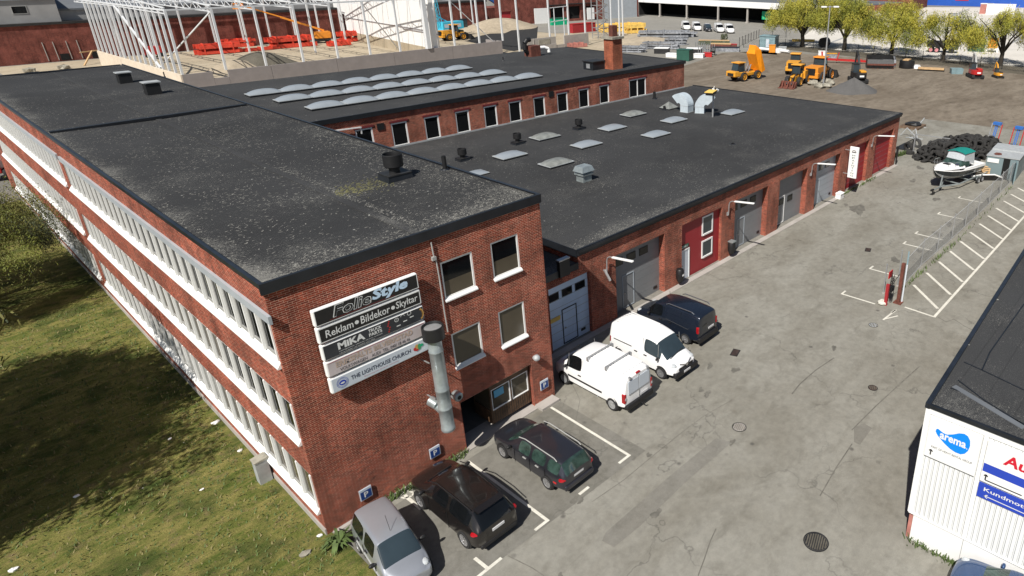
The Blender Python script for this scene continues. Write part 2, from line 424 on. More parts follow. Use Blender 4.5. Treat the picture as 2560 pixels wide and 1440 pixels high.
P('notice_blue', (.10, .36, .55), .4, 0, .05)
P('lichen', (.215, .21, .19), .95, 0, .25, 5)
P('dry_grass', (.20, .17, .075), .9, 0, .3, 4)
P('hood_white', (.50, .57, .62), .4, .1, .1, 2)
P('mesh_grey', (.50, .52, .53), .6, 0, .1)
P('timber_old', (.13, .085, .055), .85, 0, .4, 3)
P('olive_leaf', (.13, .125, .03), .8, 0, .3, .8)
P('tar', (.018, .018, .018), .95, 0, .3, 1)  # near-black colour of the painted shadow sheet by the panel wall
P('rust_dark', (.055, .032, .026), .8, 0, .4, 6)
# ================================================================== GROUND
def sheet(name, poly, z, mat):
    q = MB(); q.add([(p[0], p[1], z) for p in poly], [list(range(len(poly)))]); return struct(name, q, [mat])
sheet('ground', [(-1500, -600), (2500, -600), (2500, 2600), (-1500, 2600)], -.004, 'gravel')
sheet('asphalt_yard', [(.25, -60), (110, -60), (110, -10), (84, 8), (84, 10), (62, 12), (62, 3), (.25, 3)], 0, 'asphalt')
sheet('lawn', [(-60, -40), (.35, -40), (.3, -1.2), (.15, 0), (0, 0), (0, 60.5), (-60, 66)], .004, 'grass')
sheet('far_asphalt', [(-70, 66), (0, 60.6), (11, 66), (11, 90), (-70, 120)], .004, 'asphalt_dark')
sheet('dirt_lot', [(62, 10), (70, 9.2), (86, 8.5), (87, -6), (110, -30), (150, -40), (137, 6), (140, 40), (137, 66), (128, 72), (106, 66), (80, 54), (62, 50)], .008, 'dirt')
sheet('building_site', [(12, 100), (100, 100), (104, 92), (121, 92), (133, 97), (150, 112), (152, 125), (135, 140), (135, 176), (12, 179.4)], .004, 'sand')
sheet('van_court', [(133, 60), (146, 68), (200, 68), (235, 120), (235, 175), (136, 175), (136, 140), (153, 125), (150, 111), (128, 90)], .008, 'asphalt_light')
sheet('pale_slab', [(145.5, -60), (150, 66), (235, 100), (330, 95), (420, -60)], .012, 'pale_slab')
sheet('soil_strip', [(137, -40), (142.5, -40), (147, 20), (151, 66), (143, 66), (139, 30), (136, 6)], .016, 'soil')
# repaired trench and older lane of darker asphalt
sheet('asphalt_trench', [(.3, -5.9), (11.2, -6.2), (11.2, -.6), (.3, -.6)], .004, 'asphalt_dark')
g = lambda pts, z=0: [tuple(G(*p, z))[:2] for p in pts]
sheet('asphalt_lane', g([(1505, 1352), (1515, 1330), (1570, 1282), (1680, 1185), (1790, 1095), (1830, 1105), (1720, 1200), (1600, 1315), (1535, 1368)], .008), .008, 'asphalt_patch')
sheet('tar_ground', g([(1165, 103), (1190, 92), (1225, 84), (1262, 83), (1292, 70), (1330, 62), (1345, 66), (1342, 100), (1330, 118), (1285, 128), (1272, 126)]), .012, 'tar')  # flat near-black sheet painting in a broad dark shadow on the ground
sheet('asphalt_repair', g([(2135, 1068), (2160, 1058), (2180, 1070), (2150, 1112), (2135, 1105)], .008), .008, 'asphalt_patch')
# kerb strip under the gable and the wing
q = MB(); q.box(.2, -.18, 0, 6.2, -.002, .03); q.box(6.2, -.22, 0, 10.1, .9, .06); q.box(10.1, -.55, 0, 11.2, -.002, .13)
q.box(11.5, 2.5, 0, 61.8, 2.94, .035); struct('kerb', q, ['concrete'])
# painted lines
ml = MB()
def line(a, b, w=.13, z=.012):
    a = Vector((*a[:2], 0)); b = Vector((*b[:2], 0)); d = (b-a).normalized(); n = Vector((-d.y, d.x, 0))*w/2; t = Vector((0, 0, z))
    ml.quad(a-n+t, b-n+t, b+n+t, a+n+t)
line((10.58, -.6), (10.5, -5.8)); line((10.56, -5.85), (9.85, -5.85), z=.016)
line((5.76, -.7), (5.78, -5.85)); line((5.84, -5.9), (5.15, -5.9), z=.016)
line((7.5, -5.85), (8.05, -5.85)); line((2.95, -.4), (2.95, -1.6)); line((3.55, -5.95), (2.3, -5.97)); line((2.95, -5.9), (2.92, -5.2), z=.016)
for i in range(14):
    x = 34.85+2.42*i; line((x, -9.28), (x-2.3, -11.66), .2)
line((31.44, -10), (31.36, -11.86), .15); line((31.3, -11.86), (95, -11.4), .16, .016)
for x, y0, y1 in ((30.6, -6.1, -8.4), (35.4, -5.9, -8.2), (41.3, -6.0, -8.2), (43.9, -5.95, -8.2), (49.5, -5.8, -8.0), (54.9, -5.8, -8.0)):
    line((x, y0), (x+.05, y1), .14); line((x, y0-.06), (x+.55, y0-.06), .12, .016)
line(G(2240, 775), G(2208, 800), .12); line(G(2212, 798), G(2245, 790), .1, .016); line(G(2228, 782), G(2240, 774), .1)
# worn wheelchair mark beside the gable
pts = [G(*p) for p in ((1002, 1240), (1006, 1232), (1022, 1228), (1034, 1232), (1030, 1240), (1012, 1246), (1003, 1244))]
for a, b in zip(pts, pts[1:]): line(a, b, .07, .012)
line(G(1036, 1228), G(1046, 1250), .07); line(G(1018, 1246), G(1046, 1268), .11, .016)
struct('road_markings', ml, ['paint_line'])
# stains, wet patches and tar seams with shapes of their own
R = random.Random(21); q = MB(); sc = 0
def stain(px, py, r, ex=1.6, rot=.3, seed=0):
    global sc
    sc += 1; p = G(px, py); R2 = random.Random(seed+sc); n = 22; ph = [R2.uniform(0, 6.28) for _ in range(3)]; z = .0122+.0002*sc
    v = []
    for i in range(n):
        a = 2*pi*i/n; k = r*(1+.28*sin(2*a+ph[0])+.2*sin(3*a+ph[1])+.12*sin(7*a+ph[2])); x, y = cos(a)*k*ex, sin(a)*k
        v.append((p.x+x*cos(rot)-y*sin(rot), p.y+x*sin(rot)+y*cos(rot), z))
    q.add(v, [list(range(n))])
for a in ((1775, 915, .16), (1752, 975, .13), (1768, 985, .16), (1735, 990, .07), (1838, 925, .18), (1622, 1138, .1), (1436, 1250, .12), (1452, 1252, .1), (1640, 1285, .16), (1832, 1104, .1), (1828, 1112, .06), (2140, 520, .55), (2150, 527, .45), (2115, 512, .2), (2300, 420, .35), (2282, 452, .3), (2340, 498, .3), (2372, 560, .3), (2300, 628, .22), (2345, 585, .35), (2085, 870, .14), (2238, 650, .3), (1400, 1440, .08)): stain(*a)
struct('oil_stains', q, ['stain'])
q = MB()
def seam(pts, w=.03, z=.0118):
    v = [G(*p_) for p_ in pts]
    for a, b in zip(v, v[1:]):
        d = (b-a).normalized(); n = Vector((-d.y, d.x, 0))*w/2; zz = Vector((0, 0, z)); q.quad(a-n+zz, b-n+zz, b+n+zz, a+n+zz)
seam(((1745, 1440), (1760, 1400), (1775, 1355), (1790, 1322)), .035); seam(((1480, 1255), (1560, 1200), (1620, 1150), (1700, 1085), (1760, 1040), (1830, 1000)), .02); seam(((1270, 1390), (1330, 1420), (1360, 1440)), .03)
seam(((2130, 1075), (2190, 1015), (2250, 960), (2300, 915)), .05); seam(((2050, 1240), (2090, 1170), (2130, 1110)), .05); seam(((1980, 985), (2000, 960), (2040, 925), (2085, 895)), .06); seam(((2345, 793), (2365, 805), (2385, 798), (2410, 815), (2440, 830)), .04)
seam(((1730, 660), (1800, 700), (1850, 690), (1900, 700)), .02); seam(((1400, 1080), (1440, 1050), (1450, 1000), (1430, 960)), .02); 
struct('asphalt_seams', q, ['stain'])
# covers in the asphalt
def manhole(px, py, r, mat, label, ring=True, sq=False):
    p = G(px, py); t = thing('drain_cover' if sq else 'manhole_cover', label, 'drain' if sq else 'manhole', (p.x, p.y, 0), .3)
    q = MB()
    if sq:
        q.box(-r, -r*.6, .005, r, r*.6, .02); q.build('frame', ['dark_steel'], t); q = MB()
        for i in range(7): q.box(-r*.8+i*r*.24, -r*.45, .02, -r*.8+i*r*.24+r*.12, r*.45, .028)
        q.build('grate', ['rust_dark'], t); return
    q.lathe((0, 0, 0), [(r*1.12, .012), (r*1.12, .02), (r, .02), (r, .012)], 24); q.build('frame', ['dark_steel'], t)
    q = MB(); q.lathe((0, 0, 0), [(0, .018), (r*.98, .018)], 24)
    n = int(r*2/.085)
    for i in range(n):
        y = -r+.06+i*.085; w = sqrt(max(0, r*r-y*y))-.05
        if w > .05: q.box(-w, y-.022, .018, w, y+.022, .026, 1)
    q.build('lid', [mat, 'dark_gravel'], t)
manhole(2040, 1355, .42, 'dark_steel', 'large ribbed iron manhole cover in the asphalt left of the white building')
manhole(2182, 970, .22, 'rust_dark', 'small rusty manhole cover ringed by a paler repair in mid yard')
manhole(1848, 1068, .3, 'concrete', 'worn pale manhole cover in cracked asphalt below the vans')
manhole(2183, 813, .24, 'zinc_matte', 'grey round cover in the asphalt near the fence end')
manhole(1838, 882, .35, 'rust', 'rusty square drain grate in dark stain beside the navy van', sq=True)
manhole(2170, 625, .35, 'rust', 'small square drain grate far up the yard before the garage doors', sq=True)

# ================================================================== TALL BUILDING
H = 10.5; WX = 11.37; LY = 65.4
t = thing('brick_building', 'three storey red brick block with long white window bands and black felt roof', 'building')
TALL = t
q = MB()
TG = plane_T((0, 0, 0), (1, 0, 0), (0, 0, 1))
WINS = [(6.22, 7.5, 7.70, 9.12), (8.6, 7.5, 10.05, 9.17), (6.24, 4.25, 7.66, 5.87), (8.6, 4.13, 10.03, 5.88)]
holed(q, TG, WX, H-.05, WINS+[(6.2, 0, 10.1, 2.48)], .22)
TL_ = plane_T((0, LY, 0), (0, -1, 0), (0, 0, 1))
holes = []
ROWS = [(1.0, 2.78), (4.2, 5.9), (7.42, 9.5)]
RUNS = [(.14, 30.2), (31.2, 61.3)]
for z0, z1 in ROWS:
    for a, b in RUNS: holes.append((LY-b, z0, LY-a, z1))
holed(q, TL_, LY, H-.05, holes, .14)
q.quad((WX, 0, 0), (WX, LY, 0), (WX, LY, H-.05), (WX, 0, H-.05)); q.quad((0, LY, 0), (WX, LY, 0), (WX, LY, H-.05), (0, LY, H-.05))
q.build('wall', ['brick'], t)
q = MB(); q.box(-.03, -.03, -.1, WX-.02, -.003, .16); 
q = MB(); q.box(-.05, 0, -.1, -.002, LY, .28); q.build('plinth', ['concrete'], t)
# roof
q = MB(); n = 24
for i in range(n):
    for j in range(2):
        pass
zr = lambda x: H+.02-.10*(1-abs(x-WX/2)/(WX/2))
xs = [0, .25, 2, 4, WX/2-.2, WX/2+.2, 7.5, 9.5, WX-.25, WX]; ys = [0, .25, 10, 20, 32.1, 32.4, 45, LY-.25, LY]
vs = [(x, y, zr(x)) for y in ys for x in xs]; k = len(xs)
q.add(vs, [(j*k+i, j*k+i+1, (j+1)*k+i+1, (j+1)*k+i) for j in range(len(ys)-1) for i in range(k-1)])
q.build('roof', ['roof_felt'], t)
q = MB()
q.box(-.09, -.09, H-.26, WX+.05, -.004, H+.10); q.box(-.09, -.09, H+.1, WX+.05, .05, H+.13)
q.build('fascia', ['fascia'], t)
q = MB(); q.box(-.08, -.004, H-.06, -.003, LY+.05, H+.09); q.box(-.08, .051, H+.09, .05, LY+.05, H+.12)
q.box(WX+.003, 0, H-.2, WX+.07, LY, H+.09); q.box(WX-.05, .051, H+.09, WX+.07, LY, H+.12); q.box(.13, LY-.1, H-.1, WX-.12, LY+.05, H+.09)
q.build('roof_edging', ['fascia_blue'], t)
q = MB(); q.box(.2, 32.15, H-.02, WX-.2, 32.45, H+.14); q.build('roof_joint', ['fascia'], t)
q = MB(); q.bar((WX/2, .3, H-.06), (WX/2+.1, LY-.4, H-.06), .32, .05); q.build('valley_strip', ['roof_felt_low'], t)
# gable windows
for i, (x0, z0, x1, z1) in enumerate(WINS):
    f = MB(); fw = .075
    for a in ((x0, z0, x0+fw, z1), (x1-fw, z0, x1, z1)): f.box(a[0], .02, a[1], a[2], .1, a[3])
    f.box(x0+fw, .02, z1-fw, x1-fw, .1, z1); f.box(x0+fw, .02, z0, x1-fw, .1, z0+fw)
    w = f.build('window', ['white_frame'], t)
    g_ = MB(); zm = z0+.45*(z1-z0) if i < 2 else z1-fw
    g_.quad((x0+fw, .07, z0+fw), (x1-fw, .07, z0+fw), (x1-fw, .07, zm), (x0+fw, .07, zm), 1)
    if i < 2: g_.quad((x0+fw, .07, zm), (x1-fw, .07, zm), (x1-fw, .07, z1-fw), (x0+fw, .07, z1-fw), 0)
    g_.build('pane', ['glass', 'glass_brown'], w)
    s = MB(); s.add([(x0-.03, -.1, z0-.1), (x1+.03, -.1, z0-.1), (x1+.03, .03, z0+.02), (x0-.03, .03, z0+.02), (x0-.03, -.1, z0-.05), (x1+.03, -.1, z0-.05), (x1+.03, .03, z0+.06), (x0-.03, .03, z0+.06)],
                    [(0, 1, 5, 4), (4, 5, 6, 7), (0, 4, 7, 3), (1, 2, 6, 5), (0, 3, 2, 1)])
    s.build('sill', ['white_frame'], w)
# window bands of the long side
def band_module(y, z0, z1, last=False):
    f = MB(); zt = z1-(.3 if z1 > 9 else 0); zb = z0+.30
    f.box(-.045, y-.05, zb-.03, .08, y+.05, zt)                 # fin
    f.box(.03, y+.05, zb, .08, y+.16, zt); f.box(.03, y+.90, zb, .08, y+1.105, zt, 1)
    f.box(.03, y+.16, zt-.09, .08, y+.90, zt); f.box(.03, y+.16, zb, .08, y+.90, zb+.14, 1)
    return f, (y, zb, zt)
mods = []
for r, (z0, z1) in enumerate(ROWS):
    for ri, (a, b) in enumerate(RUNS):
        n = 26; step = (b-a)/n
        for k_ in range(n): mods.append((a+.04+k_*step, z0, z1))
mods.sort(key=lambda m_: m_[0])
PANES = ['glass', 'glass', 'glass_brown', 'frame_grey']
near, far = mods[:99], mods[99:]
for y, z0, z1 in near:
    f, (yy, zb, zt) = band_module(y, z0, z1); w = f.build('window', ['white', 'frame_grey'], t)
    g_ = MB(); g_.quad((.06, y+.16, zb+.14), (.06, y+.90, zb+.14), (.06, y+.90, zt-.09), (.06, y+.16, zt-.09)); g_.build('pane', [PANES[int(y*7+z0) % 4]], w)
f = MB()
for y, z0, z1 in far:
    a, (yy, zb, zt) = band_module(y, z0, z1); f.join(a)
    f.quad((.06, y+.16, zb+.14), (.06, y+.90, zb+.14), (.06, y+.90, zt-.09), (.06, y+.16, zt-.09), 2)
tag(f.build('window_band', ['white', 'frame_grey', 'glass'], t), kind='stuff')
for z0, z1 in ROWS:
    for a, b in RUNS:
        s = MB(); s.add([(-.13, a, z0), (-.13, b, z0), (.09, b, z0+.3), (.09, a, z0+.3), (-.13, a, z0-.05), (-.13, b, z0-.05), (.06, b, z0-.05), (.06, a, z0-.05)],
                        [(0, 1, 2, 3), (4, 5, 1, 0), (4, 0, 3, 7), (5, 6, 2, 1)])
        s.build('window_sill', ['white'], t)
        if z1 > 9:
            p_ = MB(); p_.box(-.10, a-.3, z1-.3, .0, b, z1); p_.build('grey_panel', ['grey_panel'], t)
# entrance in the gable foot
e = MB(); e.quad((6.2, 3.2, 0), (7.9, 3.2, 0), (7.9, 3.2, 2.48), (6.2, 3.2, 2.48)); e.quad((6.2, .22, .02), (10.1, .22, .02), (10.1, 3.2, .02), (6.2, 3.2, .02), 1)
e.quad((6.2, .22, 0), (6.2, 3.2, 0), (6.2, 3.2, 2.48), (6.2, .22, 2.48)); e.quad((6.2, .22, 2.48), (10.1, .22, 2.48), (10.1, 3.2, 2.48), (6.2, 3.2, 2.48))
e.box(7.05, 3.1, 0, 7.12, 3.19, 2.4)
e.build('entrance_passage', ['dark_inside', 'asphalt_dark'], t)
b_ = MB(); X0, X1 = 7.8, 10.05
b_.box(X0, .2, .28, X1, .3, .98); b_.box(X0, .2, 2.1, X1, .32, 2.46)
for x in (X0, 8.92, X1-.08): b_.box(x, .19, .98, x+.08, .3, 2.1)
b_.box(X0, .3, .28, X0+.06, 1.6, .98); b_.box(X0, .3, 2.1, X0+.06, 1.6, 2.46); b_.box(X0, 1.5, .98, X0+.08, 1.6, 2.1)
for i in range(17): x = X0+.06+i*.13; b_.box(x, .188, .3, x+.012, .2, .96, 1)
bw = b_.build('entrance_screen', ['wood_brown', 'black'], t)
g_ = MB(); g_.quad((X0+.08, .26, .98), (8.92, .26, .98), (8.92, .26, 2.1), (X0+.08, .26, 2.1)); g_.quad((9.0, .26, .98), (X1-.08, .26, .98), (X1-.08, .26, 2.1), (9.0, .26, 2.1))
g_.quad((X0+.03, .3, .98), (X0+.03, 1.5, .98), (X0+.03, 1.5, 2.1), (X0+.03, .3, 2.1)); g_.build('pane', ['glass_brown'], bw)
g_ = MB()
for a, b in ((X0+.08, 8.92), (9.0, X1-.08)):
    for z in (.98, 2.06): g_.box(a, .195, z, b, .25, z+.04)
    for x in (a, b-.04): g_.box(x, .195, 1.02, x+.04, .25, 2.06)
g_.build('frame', ['white_frame'], bw)
tag(MB().box(8.02, .17, 1.62, 8.55, .19, 2.0).build('notice', ['notice_blue'], bw), 'small blue and white notice')
# ---------------- link and low wing
LOWZ = 5.5; WY = 2.95; XE = 61.6
WT = thing('garage_wing', 'single storey brick garage wing with black flat roof and row of doors', 'building'); t = WT
# far side: high hall wall line is slightly turned
HY = lambda x: 31.15-(x-20)*.026
q = MB()
x0w = WX+.01
TWg = plane_T((x0w, WY, 0), (1, 0, 0), (0, 0, 1))
DOORS = [(19.0, 23.5), (25.28, 29.8), (31.45, 35.95), (37.68, 42.2), (43.8, 48.3), (49.9, 54.4), (56.0, 60.4)]
hol = [(13.85-x0w, 0, 16.9-x0w, 3.95)]+[(a-x0w, 0, b-x0w, 4.15) for a, b in DOORS]
holed(q, TWg, XE-x0w, 4.72, hol, .5)
q.quad((16.1, WY, 4.72), (XE, WY, 4.72), (XE, WY, LOWZ-.1), (16.1, WY, LOWZ-.1)); q.quad((XE, WY, 0), (XE, HY(XE), 0), (XE, HY(XE), LOWZ-.1), (XE, WY, LOWZ-.1))
q.quad((16.1, WY, 4.7), (16.1, 12, 4.7), (16.1, 12, LOWZ-.1), (16.1, WY, LOWZ-.1))
q.build('wall', ['brick'], t)
q = MB(); q.add([(16.0, WY-.05, LOWZ+.06), (XE+.1, WY-.05, LOWZ+.06), (XE+.1, HY(XE), LOWZ-.02), (x0w, HY(11), LOWZ-.02), (x0w, 11.5, LOWZ), (16.0, 11.5, LOWZ)], [(0, 1, 2, 3, 4, 5)])
q.build('roof', ['roof_felt_low'], t)
q = MB(); q.box(16.0, WY-.14, LOWZ-.30, XE+.12, WY-.01, LOWZ+.08); q.box(16.0, WY-.20, LOWZ-.12, XE+.14, WY-.14, LOWZ+.03)
q.box(15.96, WY-.01, LOWZ-.4, 16.02, 11.5, LOWZ+.05); q.box(XE+.02, WY, LOWZ-.25, XE+.12, HY(XE), LOWZ+.08)
q.build('fascia', ['fascia'], t)
q = MB(); q.quad((x0w, WY-.03, 4.76), (16, WY-.03, 4.76), (16, 11.5, 4.76), (x0w, 11.5, 4.76)); q.box(x0w, WY-.12, 4.45, 16.0, WY-.01, 4.84, 1)
q.build('link_roof', ['roof_felt_low', 'fascia'], t)
# doors
def garage_door(x0, x1, h, mat, wicket=None, win=(), label=None, gap=.5, vent=None):
    y = WY+gap-.02; f = MB(); f.box(x0, y, 0, x1, y+.08, h)
    for i in range(1, 8): f.box(x0+.02, y-.006, h*i/8-.008, x1-.02, y, h*i/8+.008, 1)
    d = f.build('garage_door', [mat, 'door_grey'], t)
    if label: d['label'] = label
    for (a, z, w, hh) in win:
        o = MB(); o.box(x0+a, y-.03, z, x0+a+w, y-.005, z+hh, 0); wq = o.build('window', ['black'], d)
        MB().box(x0+a+.05, y-.035, z+.05, x0+a+w-.05, y-.03, z+hh-.05).build('pane', ['glass'], wq)
    if wicket:
        a, w, hh, fm = wicket; o = MB(); s_ = .05
        for bx in ((a, 0.06, a+s_, hh), (a+w-s_, .06, a+w, hh), (a+s_, hh-s_, a+w-s_, hh), (a+s_, .06, a+w-s_, .06+s_)): o.box(x0+bx[0], y-.03, bx[1], x0+bx[2], y-.002, bx[3])
        wk = o.build('wicket_door', [fm], d)
        MB().box(x0+a+.1, y-.07, 1.05, x0+a+.22, y-.03, 1.1).build('handle', ['chrome'], wk)
    if vent:
        MB().box(x0+vent, y-.03, .28, x0+vent+.34, y-.008, .45).build('vent', ['black'], d)
    return d
b_ = garage_door(13.85, 16.9, 3.95, 'door_blue', (1.0, 1.1, 2.25, 'black'), [(.12+.98*i, 3.0, .75, .45) for i in range(3)], 'pale blue sectional door with three windows', .25, 2.35)
MB().box(14.0, 3.13, 1.75, 14.7, 3.155, 2.0).build('warning_plate', ['yellow_pack'], b_)
garage_door(19.0, 23.5, 4.15, 'door_grey', (1.0, 1.05, 2.3, 'door_light'), [(.3+1.15*i, 3.1, .8, .5) for i in range(3)], None, .5, 3.9)
garage_door(31.45, 35.95, 4.15, 'door_grey', (1.0, 1.05, 2.3, 'door_light'), [(.2+1.25*i, 3.1, .8, .5) for i in range(3)], None, .5, 3.9)
garage_door(37.68, 42.2, 4.15, 'door_grey', (.75, 1.0, 2.4, 'white'), [(.1, 1.7, .6, .5), (.85, 1.7, .75, .5), (2.2, 1.7, .8, .5)])
garage_door(43.8, 48.3, 4.15, 'door_light', (.6, 1.1, 2.3, 'grey_panel'), [(.1+1.2*i, 3.1, .8, .5) for i in range(3)], 'light grey sectional door', .5, 3.7)
garage_door(49.9, 54.4, 4.15, 'door_red', label='plain red door', gap=.35); garage_door(56.0, 60.4, 4.15, 'door_red', label='plain red door', gap=.35)
# red boarded bay with white door and two windows
y = WY+.22; f = MB(); f.box(25.28, y, 0, 29.8, y+.06, 4.15); bay = f.build('boarded_panel', ['boards_red'], t)
for i in range(30): pass
def small_win(par, x0, z0, x1, z1, y, pane='glass_blue'):
    f = MB(); w = .11
    f.box(x0, y-.05, z0, x0+w, y+.02, z1); f.box(x1-w, y-.05, z0, x1, y+.02, z1); f.box(x0+w, y-.05, z1-w, x1-w, y+.02, z1); f.box(x0+w, y-.09, z0, x1-w, y+.02, z0+w)
    o = f.build('window', ['white'], par); MB().box(x0+w, y-.02, z0+w, x1-w, y+.0, z1-w).build('pane', [pane], o)
small_win(bay, 27.75, 2.55, 29.0, 3.95, y); small_win(bay, 27.75, .85, 29.0, 2.15, y)
f = MB(); x0, x1 = 25.4, 26.35
f.box(x0, y-.05, 0, x0+.08, y, 2.2); f.box(x1-.08, y-.05, 0, x1, y, 2.2); f.box(x0+.08, y-.05, 2.12, x1-.08, y, 2.2)
d = f.build('door', ['white'], t); MB().box(x0+.08, y-.02, .02, x1-.08, y-.004, 2.12).build('door_leaf', ['pale_sign'], d)
MB().box(x0+.14, y-.07, 1.0, x0+.26, y-.02, 1.05).build('handle', ['chrome'], d)
s = MB(); s.box(25.45, y-.05, 2.3, 26.25, y-.02, 2.55); TS = plane_T((25.45, y-.052, 2.3), (1, 0, 0), (0, 0, 1)); put_text(s, '2081', .08, .05, .55, .15, TS, 1)
s.build('number_sign', ['green_box', 'letter'], t)
s = MB(); s.box(25.30, y-.1, 2.9, 25.40, y-.002, 3.3); s.build('wall_light', ['white'], t)
for x in (23.75, 30.0, 36.2, 42.5, 48.6): pass
# ---------------- high hall behind
HH = thing('brick_hall', 'brick hall with row of white framed windows under black rooflight roof', 'building'); t = HH
HZ = 8.7; xa, xb = WX+.03, 59.9
pa = Vector((xa, HY(xa), 0)); pb = Vector((xb, HY(xb), 0)); dr = (pb-pa).normalized(); L = (pb-pa).length
TH = plane_T(pa, dr, (0, 0, 1))
WH = [18.2, 21.25, 24.3, 27.4, 30.45, 33.3, 36.3, 39.35, 42.35, 45.4]
hw = [(x-xa, 5.52, x-xa+1.45, 7.55) for x in WH]+[(50.05-xa, 5.5, 52.9-xa, 7.6)]
q = MB(); holed(q, TH, L, HZ-.1, hw, .2)
far1 = (61.2, 33.5); e1 = (60.9, 53.0); 
q.quad(pb, (*e1, 0), (*e1, HZ-.1), (xb, HY(xb), HZ-.1)); q.quad((*e1, 0), (WX, 56.6, 0), (WX, 56.6, HZ-.1), (*e1, HZ-.1))
q.build('wall', ['brick'], t)
q = MB(); q.add([(xa, HY(xa)-.05, HZ), (xb+.1, HY(xb)-.05, HZ), (e1[0]+.1, e1[1], HZ), (57.5, 53.9, HZ), (xa, 56.6, HZ)], [(0, 1, 2, 3, 4)])
q.build('roof', ['roof_felt_high'], t)
q = MB(); n_ = Vector((-dr.y, dr.x, 0))*-.08
q.bar(pa+n_+Vector((0, 0, HZ-.1)), pb+n_+dr*.15+Vector((0, 0, HZ-.1)), .14, .38)
q.bar((xb+.08, HY(xb), HZ-.08), (e1[0]+.08, e1[1], HZ-.08), .1, .3); q.build('fascia', ['fascia'], t)
q = MB(); q.bar(pa+n_*.6+Vector((0, 0, LOWZ+.03)), pb+n_*.6+Vector((0, 0, LOWZ+.03)), .06, .16); q.build('flashing', ['zinc_matte'], t)
for k_, (a, z0, b, z1) in enumerate(hw):
    f = MB(); w = .12
    for bx in ((a, z0, a+w, z1), (b-w, z0, b, z1), (a+w, z1-w, b-w, z1), (a+w, z0, b-w, z0+w)): f.box(bx[0], bx[1], -.12, bx[2], bx[3], -.03)
    if k_ == 10: f.box((a+b)/2-.05, z0+w, -.12, (a+b)/2+.05, z1-w, -.03)
    q = MB().join(f, TH); o = q.build('window', ['white'], t)
    g_ = MB(); g_.quad((a+w, z0+w, -.09), (b-w, z0+w, -.09), (b-w, z1-w, -.09), (a+w, z1-w, -.09)); MB().join(g_, TH).build('pane', ['glass'], o)
    s = MB(); s.box(a-.02, z0-.04, -.1, b+.02, z0+.02, .07); MB().join(s, TH).build('sill', ['white'], o)
    s = MB(); s.box(a-.12, z1+.04, 0, b+.12, z1+.22, .05); MB().join(s, TH).build('lintel', ['red_trim'], o)
for x, z in ((20.05, 7.2), (38.3, 7.35)):
    s = MB(); s.box(x-xa, z, 0, x-xa+.6, z+.55, .06); MB().join(s, TH).build('vent_grille', ['black'], t)
s = MB(); s.bar(TH @ Vector((.3, 8.05, .2)), TH @ Vector((7.2, 7.75, .2)), .09, .09); s.bar(TH @ Vector((7.25, 7.75, .15)), TH @ Vector((7.25, 7.2, .1)), .1, .1); s.build('rain_pipe', ['white'], t)
# rooflights
def skylight(w, d, h, name='rooflight', mat='skylight', kerb=.16):
    t = thing(name, 'x', 'rooflight'); k = MB(); k.box(-w/2, -d/2, 0, w/2, d/2, kerb); k.build('kerb', ['fascia'], t)
    q = MB(); nx, ny = 14, 8; vs = []
    for j in range(ny+1):
        for i in range(nx+1):
            u = -1+2*i/nx; v = -1+2*j/ny
            vs.append((u*w/2*.985, v*d/2*.985, kerb+.03+h*max(0, (1-abs(u)**2.4))**.75*max(0, 1-abs(v)**3)**.7))
    q.add(vs, [(j*(nx+1)+i, j*(nx+1)+i+1, (j+1)*(nx+1)+i+1, (j+1)*(nx+1)+i) for j in range(ny) for i in range(nx)], 0, True)
    q.box(-w/2-.03, -d/2-.03, kerb-.02, w/2+.03, d/2+.03, kerb+.035, 1)
    q.build('dome', [mat, 'zinc_matte'], t); return t
base = skylight(2.85, 1.5, .36); first = True
rowname = ['nearest row', 'middle row', 'far row']
ordn = ['first', 'second', 'third', 'fourth', 'fifth', 'sixth', 'seventh', 'eighth', 'ninth', 'tenth']
for r, ((x0, y0), (x1, y1)) in enumerate([((18.45, 36.3), (39.2, 35.0)), ((18.1, 41.8), (38.3, 40.0)), ((17.6, 46.9), (38.0, 45.9))]):
    for i in range(8):
        f_ = i/7; loc = (x0+(x1-x0)*f_, y0+(y1-y0)*f_, HZ+.01)
        lab = 'long domed rooflight, %s from the left in the %s on the brick hall roof' % (ordn[i], rowname[r])
        if first: o = base; o.location = loc; o['label'] = lab; o['group'] = 'rooflights on the brick hall'; o.rotation_euler.z = -.05; first = False
        else: dup(base, loc, -.05, lab, 'rooflights on the brick hall')
sk = [((1390, 402), 'skylight_dirty', 'dull grey rooflight nearest the metal roof vent'), ((1275, 383), 'skylight', 'grey blue rooflight between the vent pot and dull rooflight'),
      ((1466, 356), 'skylight', 'pale blue rooflight above the metal roof vent'), ((1362, 337), 'skylight_dirty', 'dirty grey rooflight right of the middle black vent pot'),
      ((1640, 331), 'skylight', 'bright rooflight in the middle of the wing roof, right of all vent pots'), ((1531, 315), 'skylight', 'rooflight right of the farthest black vent pot'),
      ((1685, 296), 'skylight', 'rooflight in front of the white exhaust hoods'), ((1583, 281), 'skylight_dirty', 'dull grey rooflight nearest the brick hall wall'),
      ((1831, 277), 'skylight', 'rooflight right of the lamp post and exhaust hoods')]
sb = {'skylight': skylight(2.35, 1.5, .25), 'skylight_dirty': skylight(2.35, 1.5, .3, mat='skylight_dirty')}; used = set()
for (px, py), m_, lab in sk:
    p = G(px, py, LOWZ+.3); loc = (p.x, p.y, LOWZ-.01); b0 = sb[m_]
    if m_ not in used: used.add(m_); b0.location = loc; b0['label'] = lab; b0['group'] = 'rooflights on the garage wing'; b0.rotation_euler.z = -.03
    else: dup(b0, loc, -.03, lab, 'rooflights on the garage wing')
p = G(1192, 432, LOWZ+.1); dup(sb['skylight'], (p.x, p.y, LOWZ-.01), -.03, 'low rooflight half hidden behind the tall roof edge', 'rooflights on the garage wing', (.6, .8, .6))
